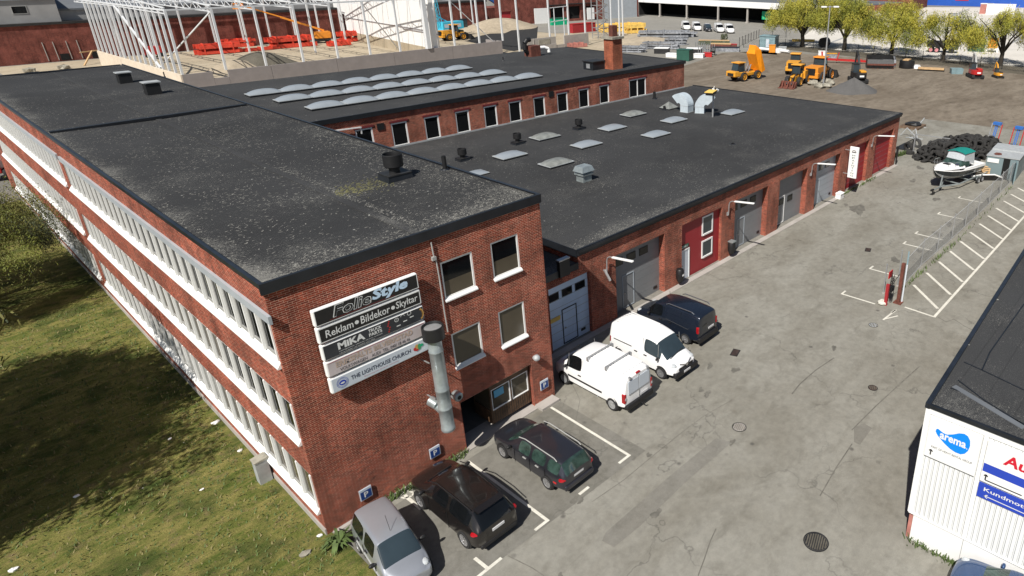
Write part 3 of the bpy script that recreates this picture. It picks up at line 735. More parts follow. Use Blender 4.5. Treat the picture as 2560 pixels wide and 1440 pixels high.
p = G(1672, 271, LOWZ); t = thing('pyramid_rooflight', 'small dull pyramid rooflight left of the white exhaust hoods', 'rooflight', (p.x, p.y, LOWZ))
MB().box(-.8, -.7, 0, .8, .7, .12).build('kerb', ['fascia'], t)
MB().add([(-.8, -.7, .12), (.8, -.7, .12), (.8, .7, .12), (-.8, .7, .12), (0, 0, .75)], [(0, 1, 4), (1, 2, 4), (2, 3, 4), (3, 0, 4)]).build('cover', ['skylight_dirty'], t)
# black vent pots
def vent_pot(loc, s, label, metal=True):
    t = thing('roof_vent', label, 'roof vent', loc, 0, 'black round vent pots on the roofs'); k = MB()
    k.add([(-.62*s, -.5*s, 0), (.62*s, -.5*s, 0), (.62*s, .5*s, 0), (-.62*s, .5*s, 0), (-.55*s, -.45*s, .26*s), (.55*s, -.45*s, .26*s), (.55*s, .45*s, .26*s), (-.55*s, .45*s, .26*s)],
          [(0, 1, 5, 4), (1, 2, 6, 5), (2, 3, 7, 6), (3, 0, 4, 7), (4, 5, 6, 7)], 0)
    k.box(-.58*s, -.48*s, .26*s, .58*s, .48*s, .31*s, 1); k.build('base', ['fascia', 'dark_steel'], t)
    q = MB(); q.lathe((0, 0, 0), [(.24*s, .3*s), (.24*s, .62*s)], 20); q.build('neck', ['black'], t)
    q = MB(); q.lathe((0, 0, 0), [(.2*s, .55*s), (.38*s, .57*s), (.43*s, .62*s), (.43*s, 1.15*s), (.40*s, 1.17*s), (.39*s, 1.1*s), (.38*s, .8*s), (0, .8*s)], 24); q.build('drum', ['black'], t)
    return t
p = G(990, 448, H); vent_pot((p.x+.1, p.y+.2, H-.03), 1.05, 'large black vent pot on the tall block beside green moss')
for px, py, lab in ((1163, 402, 'black vent pot on the wing roof nearest the tall block'), (1300, 361, 'middle black vent pot on the wing roof'), (1453, 324, 'farthest black vent pot on the wing roof')):
    p = G(px, py, LOWZ); vent_pot((p.x, p.y+.3, LOWZ-.02), .82, lab)
# moss under the vent
q = MB(); R = random.Random(3)
pm = g([(845, 478), (905, 455), (960, 452), (1000, 458), (985, 470), (915, 490), (865, 492)], H)

for i in range(520):
    a, b = R.random(), R.gauss(.5, .3); p = G(838+a*150, 494-a*34-b*28, H); q.blob((p.x, p.y, zr(p.x)-.004), (R.uniform(.02, .09), R.uniform(.015, .05), .02), .3, 5, 0, i)
tag(q.build('moss', ['moss']), 'yellow green moss patch by the large vent pot', 'moss', kind='stuff')
# box vents on the tall roof
def box_vent(px, py, w, h, label):
    p = G(px, py, H); t = thing('box_vent', label, 'roof vent', (p.x, p.y, H-.03))
    MB().box(-w*.42, -w*.4, 0, w*.42, w*.4, h).build('shaft', ['black'], t)
    q = MB(); q.box(-w*.5, -w*.47, h+.06, w*.5, w*.47, h+.14)
    for sx in (-1, 1):
        for sy in (-1, 1): q.box(sx*w*.38-.03, sy*w*.36-.03, h, sx*w*.38+.03, sy*w*.36+.03, h+.06)
    q.build('cap', ['zinc_matte'], t)
box_vent(314, 206, 1.1, .8, 'far square black vent with metal cap on the tall roof')
box_vent(384, 234, 1.15, .85, 'nearer square black vent with metal cap on the tall roof')
def pipe(px, py, z, h, r, label, mat='black'):
    p = G(px, py, z); t = thing('roof_pipe', label, 'pipe', (p.x, p.y, z-.03)); q = MB(); q.lathe((0, 0, 0), [(r, 0), (r, h), (r*.8, h), (r*.8, h-.1)], 14); q.build('stack', [mat], t)
    q = MB(); q.lathe((0, 0, 0), [(r*2.2, .03), (r*1.3, .12)], 14); q.build('collar', ['fascia'], t)
pipe(1113, 425, H, .75, .11, 'thin black pipe at the right edge of the tall roof')
pipe(1636, 247, LOWZ, .85, .16, 'black pipe on the wing roof by the brick hall wall'); pipe(1661, 275, LOWZ, .45, .14, 'short black pipe beside pyramid rooflight')
pipe(412, 193, H, .5, .05, 'thin rod at the far right edge of the tall roof'); pipe(1832, 361, LOWZ, .15, .14, 'tiny dark vent stub alone on the wing roof'); pipe(1258, 152, HZ, .5, .06, 'thin rod far back on the brick hall roof')
# metal roof vent
p = G(1464, 455, LOWZ); t = thing('metal_roof_vent', 'galvanised square roof vent with hood on the garage wing', 'roof vent', (p.x+.15, p.y+.3, LOWZ-.02))
MB().box(-.42, -.36, 0, .42, .36, .52).build('shaft', ['galv'], t); MB().box(-.52, -.46, .52, .52, .46, .64).build('collar', ['galv'], t)
q = MB(); q.box(-.42, -.36, .64, .42, .36, .78); q.add([(-.6, -.52, .78), (.6, -.52, .78), (.6, .52, .78), (-.6, .52, .78), (-.45, -.38, 1.15), (.45, -.38, 1.15), (.45, .38, 1.15), (-.45, .38, 1.15)],
    [(0, 1, 5, 4), (1, 2, 6, 5), (2, 3, 7, 6), (3, 0, 4, 7), (4, 5, 6, 7), (3, 2, 1, 0)]); q.build('hood', ['galv'], t)
# exhaust goosenecks
def goose(loc, rz, label):
    t = thing('exhaust_hood', label, 'exhaust hood', loc, rz, 'white gooseneck exhaust hoods'); w = .55
    MB().box(-.62, -.72, 0, .62, .72, .95).build('shaft', ['hood_white'], t); MB().box(-.66, -.76, 0, .66, .76, .08).build('base', ['zinc_matte'], t); MB().box(-.64, -.74, .9, .64, .74, .96).build('seam', ['zinc_matte'], t)
    q = MB(); n = 14; A = radians(135); vs = []; w = .72
    for i in range(n+1):
        a = A*i/n
        for r in (.30, 1.55):
            for yy in (-w, w): vs.append((.9-cos(a)*r, yy, .95+sin(a)*r))
    for i in range(n):
        o = i*4
        q_ = [(o, o+1, o+5, o+4), (o+2, o+6, o+7, o+3), (o, o+4, o+6, o+2), (o+1, o+3, o+7, o+5)]
        q.f += [list(f) for f in q_]; q.m += [0]*4; q.s += [False]*4
    q.v = [Vector(v) for v in vs]; q.build('bend', ['hood_white'], t); t.scale = (.76,)*3
a1 = G(1722, 282, LOWZ); a2 = G(1752, 284, LOWZ)
goose((a1.x+.3, a1.y+.5, LOWZ-.02), radians(95), 'white gooseneck exhaust hood bent to the left, beside its twin')
goose((a2.x+.4, a2.y+.4, LOWZ-.02), radians(-60), 'white gooseneck exhaust hood bent to the right, behind the lamp post')
# yard lamp post on the roof
p = G(1782, 293, LOWZ); t = thing('roof_lamp_post', 'post on the wing roof carrying a yellow topped floodlight box', 'lamp post', (p.x, p.y, LOWZ-.02), radians(200))
MB().box(-.09, -.07, 0, .09, .07, 2.75).build('post', ['steel'], t)
q = MB(); q.box(-.1, -.45, 2.62, 1.5, .35, 2.72, 1); q.box(.0, -.4, 2.45, 1.45, .3, 2.62, 1); q.box(-.08, -.48, 2.72, 1.55, .38, 2.78, 0); q.build('floodlight', ['yellow_pack', 'black'], t)
q = MB()
for s_ in (-.22, .22): q.cone((-.7, s_, 2.62), (-.45, s_, 2.78), .16, .05, 10)
q.tube([(-.5, 0, 2.8), (-.35, 0, 3.05), (-.15, 0, 3.0), (-.05, 0, 2.75)], .03, 6); q.build('twin_lamps', ['white'], t)
# chimney
p = G(1532, 176, HZ); t = thing('chimney', 'tall orange brick chimney with concrete cap on the hall roof', 'chimney', (50.0, 32.7, HZ-.02), -.03)
MB().box(-.75, -.72, 0, .75, .72, 3.35).build('stack', ['brick_chim'], t); MB().box(-.92, -.9, 3.35, .92, .9, 3.6).build('cap', ['stone'], t)
MB().box(-.3, -.32, 3.6, .45, .32, 4.8).build('flue', ['rust'], t)
t = thing('vent_box', 'low black vent box left of the orange chimney', 'roof vent', (48.3, 34.2, HZ-.02), -.03)
MB().box(-.9, -.8, 0, .9, .8, .9).build('housing', ['fascia'], t); MB().box(-1.0, -.9, .9, 1.0, .9, 1.0).build('lid', ['dark_steel'], t); MB().box(-.92, -.3, .2, -.9, .3, .7).build('louvre', ['steel'], t)
p = G(1332, 140, HZ); t = thing('boiler_vent', 'rusty brown vent box with bent white duct far back on the hall roof', 'roof vent', (p.x, p.y, HZ))
MB().box(-.8, -.7, 0, .8, .7, 1.35).build('housing', ['rust'], t)
q = MB(); q.tube([(.8, 0, .95), (1.9, -.2, .95), (2.4, -.4, .75), (2.45, -.45, .3)], .22, 10); q.build('duct', ['white'], t)
q = MB(); q.tube([(-.8, 0, .5), (-1.2, 0, .9), (-1.2, 0, 1.7), (-.8, 0, 2.1), (-.3, 0, 2.1)], .3, 10); q.build('elbow', ['black'], t)
# swan neck lamps over the garage doors
LP = [(18.15, 'over the first grey garage door'), (30.45, 'over the second grey garage door'), (42.65, 'over the light grey garage door'), (54.9, 'over the far red doors')]
for x, wh in LP:
    t = thing('wall_lamp', 'white tube lamp on bent arm '+wh, 'wall lamp', (x, WY, 3.4), 0, 'tube lamps on bent arms along the wing')
    q = MB(); q.tube([(0, -.12, 0), (0, -.14, .8), (0, -.22, 1.0), (0, -.4, 1.1), (0, -.7, 1.13)], .035, 8); q.box(-.06, -.1, -.05, .06, 0, .2); q.build('arm', ['steel'], t)
    q = MB(); q.bar((0, -.6, 1.13), (0, -2.2, 1.33), .17, .1); q.build('tube_lamp', ['white'], t, .03)
t = thing('camera_bracket', 'small grey tube bracket under the first bent arm lamp', 'bracket', (17.9, WY, 3.3)); q = MB(); q.bar((.1, -.1, .3), (-.4, -1.0, .15), .12, .1); q.bar((.1, 0, .3), (.1, -.15, .3), .08); q.build('tube', ['steel'], t)
t = thing('alarm_box', 'black box with light top on the link wall above blue door', 'box', (14.9, WY, 4.85)); q = MB(); q.box(-.35, -.25, -.4, .35, 0, .55); q.box(-.38, -.28, .55, .38, 0, .62, 1); q.build('housing', ['black', 'steel'], t)
# things standing at the wing wall
for x, c, lab in ((24.75, 'black', 'black bin bag shaped ash bin left of the white door'), (30.75, 'black', 'black litter bin with pale green lid between red bay and grey door')):
    t = thing('litter_bin', lab, 'bin', (x, WY-.28, .35)); q = MB(); q.lathe((0, 0, 0), [(0, 0), (.18, .02), (.27, .3), (.27, .85), (.2, .95), (0, .95)], 14); q.build('body', [c], t)
    if x > 30: q = MB(); q.box(-.22, -.25, .93, .25, .2, 1.0); q.build('lid', ['galv'], t)
    else: MB().box(-.08, -.285, .5, .1, -.27, .62).build('label_plate', ['white'], t)
p = G(2098, 495); t = thing('heat_pump_box', 'small white box on the ground between light grey and red doors', 'box', (p.x, 2.55, 0)); q = MB(); q.box(-.35, -.25, 0, .35, .25, .5); q.add([(-.4, -.3, .5), (.4, -.3, .5), (.4, .3, .5), (-.4, .3, .5), (0, 0, .72)], [(0, 1, 4), (1, 2, 4), (2, 3, 4), (3, 0, 4)]); q.build('housing', ['white'], t)
# ================================================================== SIGNS ON THE GABLE
def sign_box(x0, z0, w, h, face, edge, label, draw, mats, d=.2, off=.12):
    t = thing('sign_box', label, 'sign', (x0, 0, z0)); t['group'] = 'light box signs on the gable'
    q = MB(); q.box(0, -off-d, 0, w, -off, h); bd = q.build('housing', [edge], t, .05)
    q = MB(); q.box(.07, -off-d-.012, .045, w-.04, -off-d-.001, h-.045); q.build('face', [face], t)
    q = MB(); 
    for x in (w*.2, w*.8): q.box(x, -off, h*.3, x+.08, 0, h*.7)
    q.build('bracket', ['steel'], t)
    D = {}; T = plane_T((0, -off-d-.014, 0), (1, 0, 0), (0, 0, 1)); draw(D.setdefault('lettering', MB()), T, w, h, D)
    for k, q in D.items(): q.build(k, mats, t)
def ring(q, T, x, z, r, wd, m=0, n=20, a0=0, a1=2*pi, lift=.004, ry=None):
    ry = ry or r
    for i in range(n):
        a = a0+(a1-a0)*i/n; b = a0+(a1-a0)*(i+1)/n
        q.quad(*[T @ Vector(p) for p in ((x+cos(a)*r, z+sin(a)*ry, lift), (x+cos(b)*r, z+sin(b)*ry, lift), (x+cos(b)*(r-wd), z+sin(b)*(ry-wd), lift), (x+cos(a)*(r-wd), z+sin(a)*(ry-wd), lift))], m)
def disc(q, T, x, z, rx, rz, m=0, lift=.006, n=20):
    q.add([T @ Vector((x+cos(2*pi*i/n)*rx, z+sin(2*pi*i/n)*rz, lift)) for i in range(n)], [list(range(n))], m)
def rect(q, T, x0, z0, x1, z1, m=0, lift=.004): q.quad(*[T @ Vector((a, b, lift)) for a, b in ((x0, z0), (x1, z0), (x1, z1), (x0, z1))], m)
def d1(q, T, w, h, D):
    put_text(q, 'Folie', .62, .13, 1.42, .44, T, 0, .25, .035, .004); put_text(q, 'Folie', .66, .155, 1.34, .39, T, 3, .25, .006, .008)
    put_text(q, 'Style', 2.06, .10, 1.40, .50, T, 1, .2, .045, .006); rect(q, T, .5, .08, 2.9, .105, 2)
    q = D.setdefault('border', MB()); rect(q, T, 0.02, .02, w-.02, .045, 0); rect(q, T, w-.06, .045, w-.03, h-.04, 0)
def d2(q, T, w, h, D):
    put_text(q, 'Reklam', .25, .17, .98, .28, T, 0, .08, .008); put_text(q, 'Bildekor', 1.5, .17, 1.12, .30, T, 0, .08, .008); put_text(q, 'Skyltar', 2.86, .12, .88, .36, T, 0, .08, .008)
    disc(q, T, 1.36, .31, .075, .075); disc(q, T, 2.74, .31, .075, .075)
    q = D.setdefault('border', MB())
    for a in ((.04, .04, w-.04, .07), (.04, h-.07, w-.04, h-.04), (w-.07, .07, w-.04, h-.07), (.04, .07, .07, h-.07)): rect(q, T, *a)
def d3(q, T, w, h, D):
    put_text(q, 'MiKA', .55, .24, .98, .27, T, 0, 0, .045); q = D.setdefault('small_print', MB()); put_text(q, 'TRUCK', 1.68, .40, .5, .13, T, 0, 0, .03); put_text(q, 'PARTS', 1.68, .24, .5, .13, T, 0, 0, .03)
    put_text(q, 'Lastvagnsdelar, tillbehör, service, verkstad', .56, .14, 1.6, .055, T, 0); put_text(q, 'reservdelar till lastbil och släp', .56, .06, 1.3, .05, T, 0)
    q = D.setdefault('logos', MB())
    for i, (x, z) in enumerate(((2.78, .46), (3.03, .50), (3.3, .52), (2.82, .20), (3.1, .28), (3.38, .34))):
        if i < 3: ring(q, T, x, z, .085, .02, 0, 16, 0, 2*pi if i != 1 else pi)
        else: rect(q, T, x-.08, z-.02, x+.08, z+.02, 0)
    for a in (pi/2, pi/2+2.09, pi/2+4.19): 
        c, s_ = cos(a)*.07, sin(a)*.07; q.quad(*[T @ Vector(p) for p in ((2.78-s_*.1, .46+c*.1, .005), (2.78+c, .46+s_, .005), (2.78+s_*.1, .46-c*.1, .005), (2.779, .459, .005))], 0)
    for i in range(6): disc(q, T, 2.42+.03*(i % 3), .12+.08*i, .035, .03, 1)
    ring(q, T, w-.32, h*.5, .30, .07, 2, 16, -.9, .9); ring(q, T, w-.30, h*.5, .24, .02, 1, 16, -.8, .8)
def d4(q, T, w, h, D):
    put_text(q, 'ERIKSFÄLTS BILVERKSTAD', .35, .28, 2.95, .25, T, 0, 0, .02, .004); put_text(q, 'ERIKSFÄLTS BILVERKSTAD', .36, .295, 2.93, .22, T, 3, 0, -.012, .008)
    put_text(q, 'VOLKSWAGEN', .45, .08, 1.0, .13, T, 1); put_text(q, 'AUDI', 1.62, .08, .33, .13, T, 1); put_text(q, 'TEL. 040/ 18 46 46', 2.05, .08, 1.1, .13, T, 1)
    rect(q, T, .1, h-.075, w-.1, h-.05, 2)
def d5(q, T, w, h, D):
    put_text(q, 'THE LIGHTHOUSE CHURCH', .74, .24, 2.35, .17, T, 0, .05, .012); put_text(q, 'Illuminating lives, giving the community', 1.2, .12, 1.35, .055, T, 2)
    q = D.setdefault('emblem', MB()); ring(q, T, .42, .31, .21, .012, 1); ring(q, T, .42, .31, .17, .01, 1); disc(q, T, .42, .31, .125, .10, 1, .006); disc(q, T, .42, .30, .08, .035, 3, .010)
    q = D.setdefault('flame_mark', MB())
    for i, (dx, dz, rx, rz, m) in enumerate(((0, 0, .1, .14, 4), (.1, 0, .07, .13, 5), (-.1, -.03, .06, .07, 6), (.2, .03, .07, .06, 7), (-.02, -.1, .07, .04, 6))): disc(q, T, 3.36+dx, .34+dz, rx, rz, m, .006+.002*i)
sign_box(1.15, 8.60, 3.90, .62, 'black_sign', 'white', 'topmost sign, black with bold outlined white and pale blue lettering', d1, ['letter', 'letter_blue', 'red_trim', 'black_sign'])
sign_box(1.16, 7.92, 3.90, .62, 'black_sign', 'white', 'black sign second from top with thin white handwritten style words', d2, ['letter'])
sign_box(1.17, 7.23, 3.90, .62, 'dark_sign', 'white', 'dark blue grey truck parts sign with small logos, middle of the stack', d3, ['letter', 'red', 'gold'])
sign_box(1.18, 6.55, 3.90, .62, 'pink_sign', 'white', 'faded pinkish car workshop sign, fourth from top', d4, ['gold', 'ink', 'thin_red', 'pink_sign'])
sign_box(1.19, 5.86, 3.90, .62, 'pale_sign', 'white', 'pale blue church sign with round navy emblem at the bottom of the stack', d5, ['letter_navy', 'sign_blue', 'thin_red', 'letter', 'gold', 'leaf_green', 'red', 'green_bright'])
for x, z, lab in ((1.63, .86, 'blue parking sign low on the gable behind the silver car'), (4.68, .88, 'blue parking sign low on the gable above the dark brown car'), (10.72, 1.02, 'blue parking sign right of the wooden entrance')):
    t = thing('parking_sign', lab, 'sign', (x, -.06, z), 0, 'blue parking signs on the gable')
    MB().box(-.24, -.02, -.24, .24, .02, .26).build('plate', ['pale_sign'], t); MB().box(-.21, -.026, -.21, .21, -.021, .15).build('face', ['p_blue'], t)
    q = MB(); T = plane_T((0, -.027, 0), (1, 0, 0), (0, 0, 1)); put_text(q, 'P', -.08, -.14, .17, .25, T, 0, 0, .02); q.build('letter', ['letter'], t)
    MB().box(-.03, .02, -.1, .03, .06, .1).build('bracket', ['steel'], t)
# flue pipe standing off the gable
t = thing('flue_pipe', 'tall galvanised flue pipe with black pot on the brick gable', 'flue', (5.1, -.72, 0)); q = MB()
q.lathe((0, 0, 0), [(.27, 2.15), (.285, 2.17), (.285, 2.3), (.27, 2.32), (.27, 3.2), (.285, 3.22), (.285, 3.28), (.27, 3.3), (.27, 4.1), (.285, 4.12), (.285, 4.18), (.27, 4.2), (.27, 5.9), (.285, 5.92), (.285, 5.98), (.27, 6.0), (.27, 6.55), (.2, 6.6)], 22)
q.lathe((0, 0, 0), [(0, 2.16), (.26, 2.16)], 22); q.build('pipe', ['galv'], t)
q = MB(); q.lathe((0, 0, 0), [(.3, 6.5), (.42, 6.52), (.42, 7.05), (.38, 7.07), (.36, 7.03), (.36, 6.95)], 24); q.build('pot', ['black'], t)
q = MB(); q.lathe((0, 0, 0), [(0, 7.0), (.2, 7.0), (.36, 6.96)], 20); q.build('lid', ['steel'], t)
q = MB(); q.tube([(0, .1, 3.0), (-.12, .35, 3.25), (-.2, .72, 3.35)], [.2, .2, .22], 14); q.build('branch', ['galv'], t)
for z in (3.7, 5.4):
    q = MB(); q.bar((-.25, .2, z), (-.3, .72, z), .04); q.bar((.25, .2, z), (.3, .72, z), .04); q.build('bracket', ['steel'], t)
t = thing('fan_motor', 'round grey fan motor on the gable right of the flue', 'motor', (6.0, -.12, 3.05)); q = MB(); q.lathe((0, 0, 0), [(0, -.25), (.16, -.24), (.2, -.2), (.2, .1)], 18, 0, 'y'); q.build('housing', ['galv'], t)
q = MB(); q.lathe((0, -.24, 0), [(0, -.03), (.09, -.02), (.1, 0)], 12, 0, 'y'); q.build('hub', ['black'], t)
t = thing('drain_pipe', 'thin pale pipe and cable down the gable beside the windows', 'pipe', (5.95, -.06, 0)); q = MB()
q.tube([(0, 0, 10.1), (.02, 0, 9.6), (.1, 0, 9.2), (.12, 0, 8.6), (.12, 0, 7.0), (.14, 0, 6.1)], .028, 6); q.box(-.07, -.05, 9.35, .1, .05, 9.5); q.build('pipe', ['frame_grey'], t)
q = MB(); q.tube([(-.75, 0, 5.8), (-.62, 0, 5.0), (-.6, 0, 4.2), (-.35, 0, 3.6), (-.3, 0, 3.3)], .018, 6); q.build('cable', ['ink'], t)
t = thing('wall_bulb_lamp', 'grey dome lamp on the gable above the entrance corner', 'lamp', (10.3, -.06, 2.75)); q = MB(); q.blob((0, -.14, .05), (.17, .17, .16), 0, 14); q.build('globe', ['zinc_matte'], t); MB().cone((0, .06, 0), (0, -.08, 0), .1, .09, 12).build('mount', ['steel'], t)
t = thing('utility_cabinet', 'grey metal utility cabinet with sloping lid beside the long facade', 'cabinet', (-.34, 4.9, 0)); q = MB(); q.box(-.24, -.2, 0, .24, .2, 1.1); q.build('body', ['zinc_matte'], t)
q = MB(); q.add([(-.27, -.23, 1.1), (.27, -.23, 1.1), (.27, .23, 1.1), (-.27, .23, 1.1), (-.27, -.23, 1.14), (.27, -.23, 1.2), (.27, .23, 1.2), (-.27, .23, 1.14)], [(0, 1, 5, 4), (1, 2, 6, 5), (2, 3, 7, 6), (3, 0, 4, 7), (4, 5, 6, 7)]); q.build('lid', ['stone'], t)
t = thing('hanging_sign', 'tall white sign with vertical dark lettering sticking out of the wing wall', 'sign', (49.15, WY, 1.75)); q = MB(); q.box(-.09, -1.3, 0, .09, -.45, 2.9); q.build('housing', ['white'], t, .04)
q = MB(); T = plane_T((-.095, -.45, 0), (0, -1, 0), (0, 0, 1))
for i, c in enumerate('MPAINTING'): put_text(q, c, .3 if c != 'I' else .39, 2.05-.235*i, .27 if c != 'I' else .07, .15, T, 0)
ring(q, T, .43, 2.45, .2, .05, 1, 14, .3, pi-.3, ry=.16); rect(q, T, .22, 2.38, .64, 2.46, 1); q.build('lettering', ['green_box', 'ink'], t)
q = MB()
for z in (.3, 2.5): q.box(-.03, -.45, z, .03, 0, z+.06)
q.build('bracket', ['steel'], t)
# ================================================================== WHITE BUILDING AT THE RIGHT
t = thing('white_clad_building', 'white ribbed metal building with signs, black felt roof, red plinth corner', 'building'); C0 = Vector((13.98, -16.9, 0)); ZW = 6.0
d_ = Vector((1, .047, 0)).normalized(); s_ = Vector((0, -1, 0)); 
TW = plane_T(C0, s_, (0, 0, 1))     # front: x runs towards -Y, out is -X
q = MB(); q.box(.12, 0, .0, 14, 1.25, .13); MB().join(q, TW @ Matrix.Rotation(0, 4, 'X')).build('base_wall', ['white_wall'], t)
q = MB(); q.box(1.88, .0, .13, 1.9, 1.25, .134); MB().join(q, TW).build('base_joint', ['frame_grey'], t)
q = MB(); q.box(-.05, 1.28, .0, 14, ZW-.1, .14); MB().join(q, TW).build('cladding', ['ribs_white'], t)
q = MB(); q.box(-.10, 1.28, .10, .08, ZW-.02, .18); q.box(.08, ZW-.28, .141, 14, ZW-.02, .18); q.box(1.82, 1.28, .141, 1.95, ZW-.28, .175); q.box(-.06, 1.25, .10, 14, 1.28, .19); MB().join(q, TW).build('trim', ['white'], t)
q = MB(); q.v = []; A = C0; B = C0+d_*60; D = Vector((14, -60, 0)); E_ = B+Vector((0, -45, 0))
q.quad(A, B, B+Vector((0, 0, ZW-.1)), A+Vector((0, 0, ZW-.1))); q.build('side_wall', ['clay_pink'], t)
q = MB(); q.box(-.04, 0, -.06, .12, 1.25, .06); MB().join(q, TW).build('plinth_corner', ['clay_pink'], t)
q = MB(); zz = Vector((0, 0, ZW)); q.quad(A+zz+Vector((-.1, .02, 0)), B+zz, E_+zz, D+zz+Vector((-.12, 0, 0))); q.build('roof', ['roof_felt_right'], t)
q = MB(); q.bar(A+Vector((-.2, .06, ZW)), B+Vector((0, .06, ZW)), .16, .2); q.build('roof_edging', ['fascia_blue'], t)
q = MB(); q.bar(A+Vector((-.16, .05, ZW+.02)), D+Vector((-.18, 0, ZW+.02)), .12, .14); q.build('fascia', ['fascia'], t)
q = MB()
for pts in (((2395, 950), (2460, 1000), (2560, 1062)), ((2376, 970), (2420, 985), (2520, 1040), (2560, 1060)), ((2410, 905), (2455, 925), (2475, 880), (2560, 760)), ((2455, 925), (2560, 975))):
    q = MB(); w3 = [G(*p_, ZW+.01) for p_ in pts]
    for a, b in zip(w3, w3[1:]): q.bar(a, b, .05, .015)
    q.build('felt_seam', ['fascia'], t)
a, b = G(2385, 965, ZW+.01), G(2560, 1070, ZW+.01); q = MB(); q.bar(a, b, .22, .02); q.build('roof_strip', ['grey_roof'], t)
def board(name, x0, z0, x1, z1, face, label, draw, mats):
    t = thing(name, label, 'sign', (C0.x, C0.y, 0)); q = MB(); q.box(x0, z0, .145, x1, z1, .20); T0 = plane_T((0, 0, 0), s_, (0, 0, 1)); MB().join(q, T0).build('panel', [face], t)
    q = MB(); draw(q, T0 @ Matrix.Translation((0, 0, .203))); q.build('lettering', mats, t)
def arrow(q, T, x, z, s, m=0, tail=None):
    for a, b in (((x, z-s), (x, z+s)), ((x, z+s), (x-s*.55, z+s*.4)), ((x, z+s), (x+s*.55, z+s*.4)))+(((((x, z-s), tail)),) if tail else ()):
        d = (Vector(b)-Vector(a)).normalized()*.022; n = Vector((-d.y, d.x)); q.quad(*[T @ Vector((*p, .004)) for p in (Vector(a)-n, Vector(b)-n, Vector(b)+n, Vector(a)+n)], m)
def da(q, T):
    P_ = [(.34, 5.15), (.36, 5.26), (.42, 5.28), (.5, 5.24), (.6, 5.2), (.72, 5.2), (.9, 5.3), (1.08, 5.44), (1.24, 5.5), (1.36, 5.46), (1.45, 5.32), (1.48, 5.12), (1.45, 4.9), (1.37, 4.74), (1.25, 4.65), (1.08, 4.64), (.9, 4.69), (.7, 4.8), (.5, 4.95), (.4, 5.05)]
    q.add([T @ Vector((x, z, .002)) for x, z in P_], [list(range(len(P_)))], 0)
    put_text(q, 'arema', .50, 4.94, .86, .23, T, 1, 0, .03, .006); disc(q, T, 1.40, 4.96, .018, .018, 1)
    put_text(q, 'PART OF HEAVY RENTAL GROUP.', .30, 4.44, 1.36, .085, T, 2); arrow(q, T, .31, 4.24, .11, 2)
    rect(q, T, .12, 4.0, 1.78, 4.015, 2)
board('rental_sign', .11, 4.0, 1.79, 5.68, 'white_wall', 'white sign with blue blob logo and up arrow on the white building', da, ['sky_blue_sign', 'letter', 'ink'])
def db(q, T):
    put_text(q, 'Auc', 2.52, 4.95, 1.0, .42, T, 0, .12, .03, .006); rect(q, T, 1.99, 4.39, 4.6, 4.72, 1)
    arrow(q, T, 2.13, 4.18, .11, 2, tail=(3.25, 4.08)); rect(q, T, 1.99, 3.96, 4.6, 3.975, 2)
board('arrow_sign', 1.97, 3.97, 4.62, 5.6, 'white_wall', 'white sign with red lettering and blue bar at the photo edge', db, ['sign_red', 'sign_blue', 'ink'])
def dc(q, T):
    put_text(q, 'Kundmottagning', 2.16, 3.58, 2.15, .2, T, 0, 0, .012, .006)
    a, b = Vector((2.2, 3.44)), Vector((4.3, 3.46)); rect(q, T, 2.2, 3.43, 4.3, 3.46, 0)
    for dz in (.08, -.08): q.quad(*[T @ Vector(p) for p in ((2.19, 3.445, .004), (2.30, 3.445+dz, .004), (2.32, 3.445+dz*.75, .004), (2.235, 3.445, .004))], 0)
board('reception_sign', 1.98, 3.31, 4.6, 3.88, 'sign_blue', 'solid blue sign with white word and left arrow', dc, ['letter'])
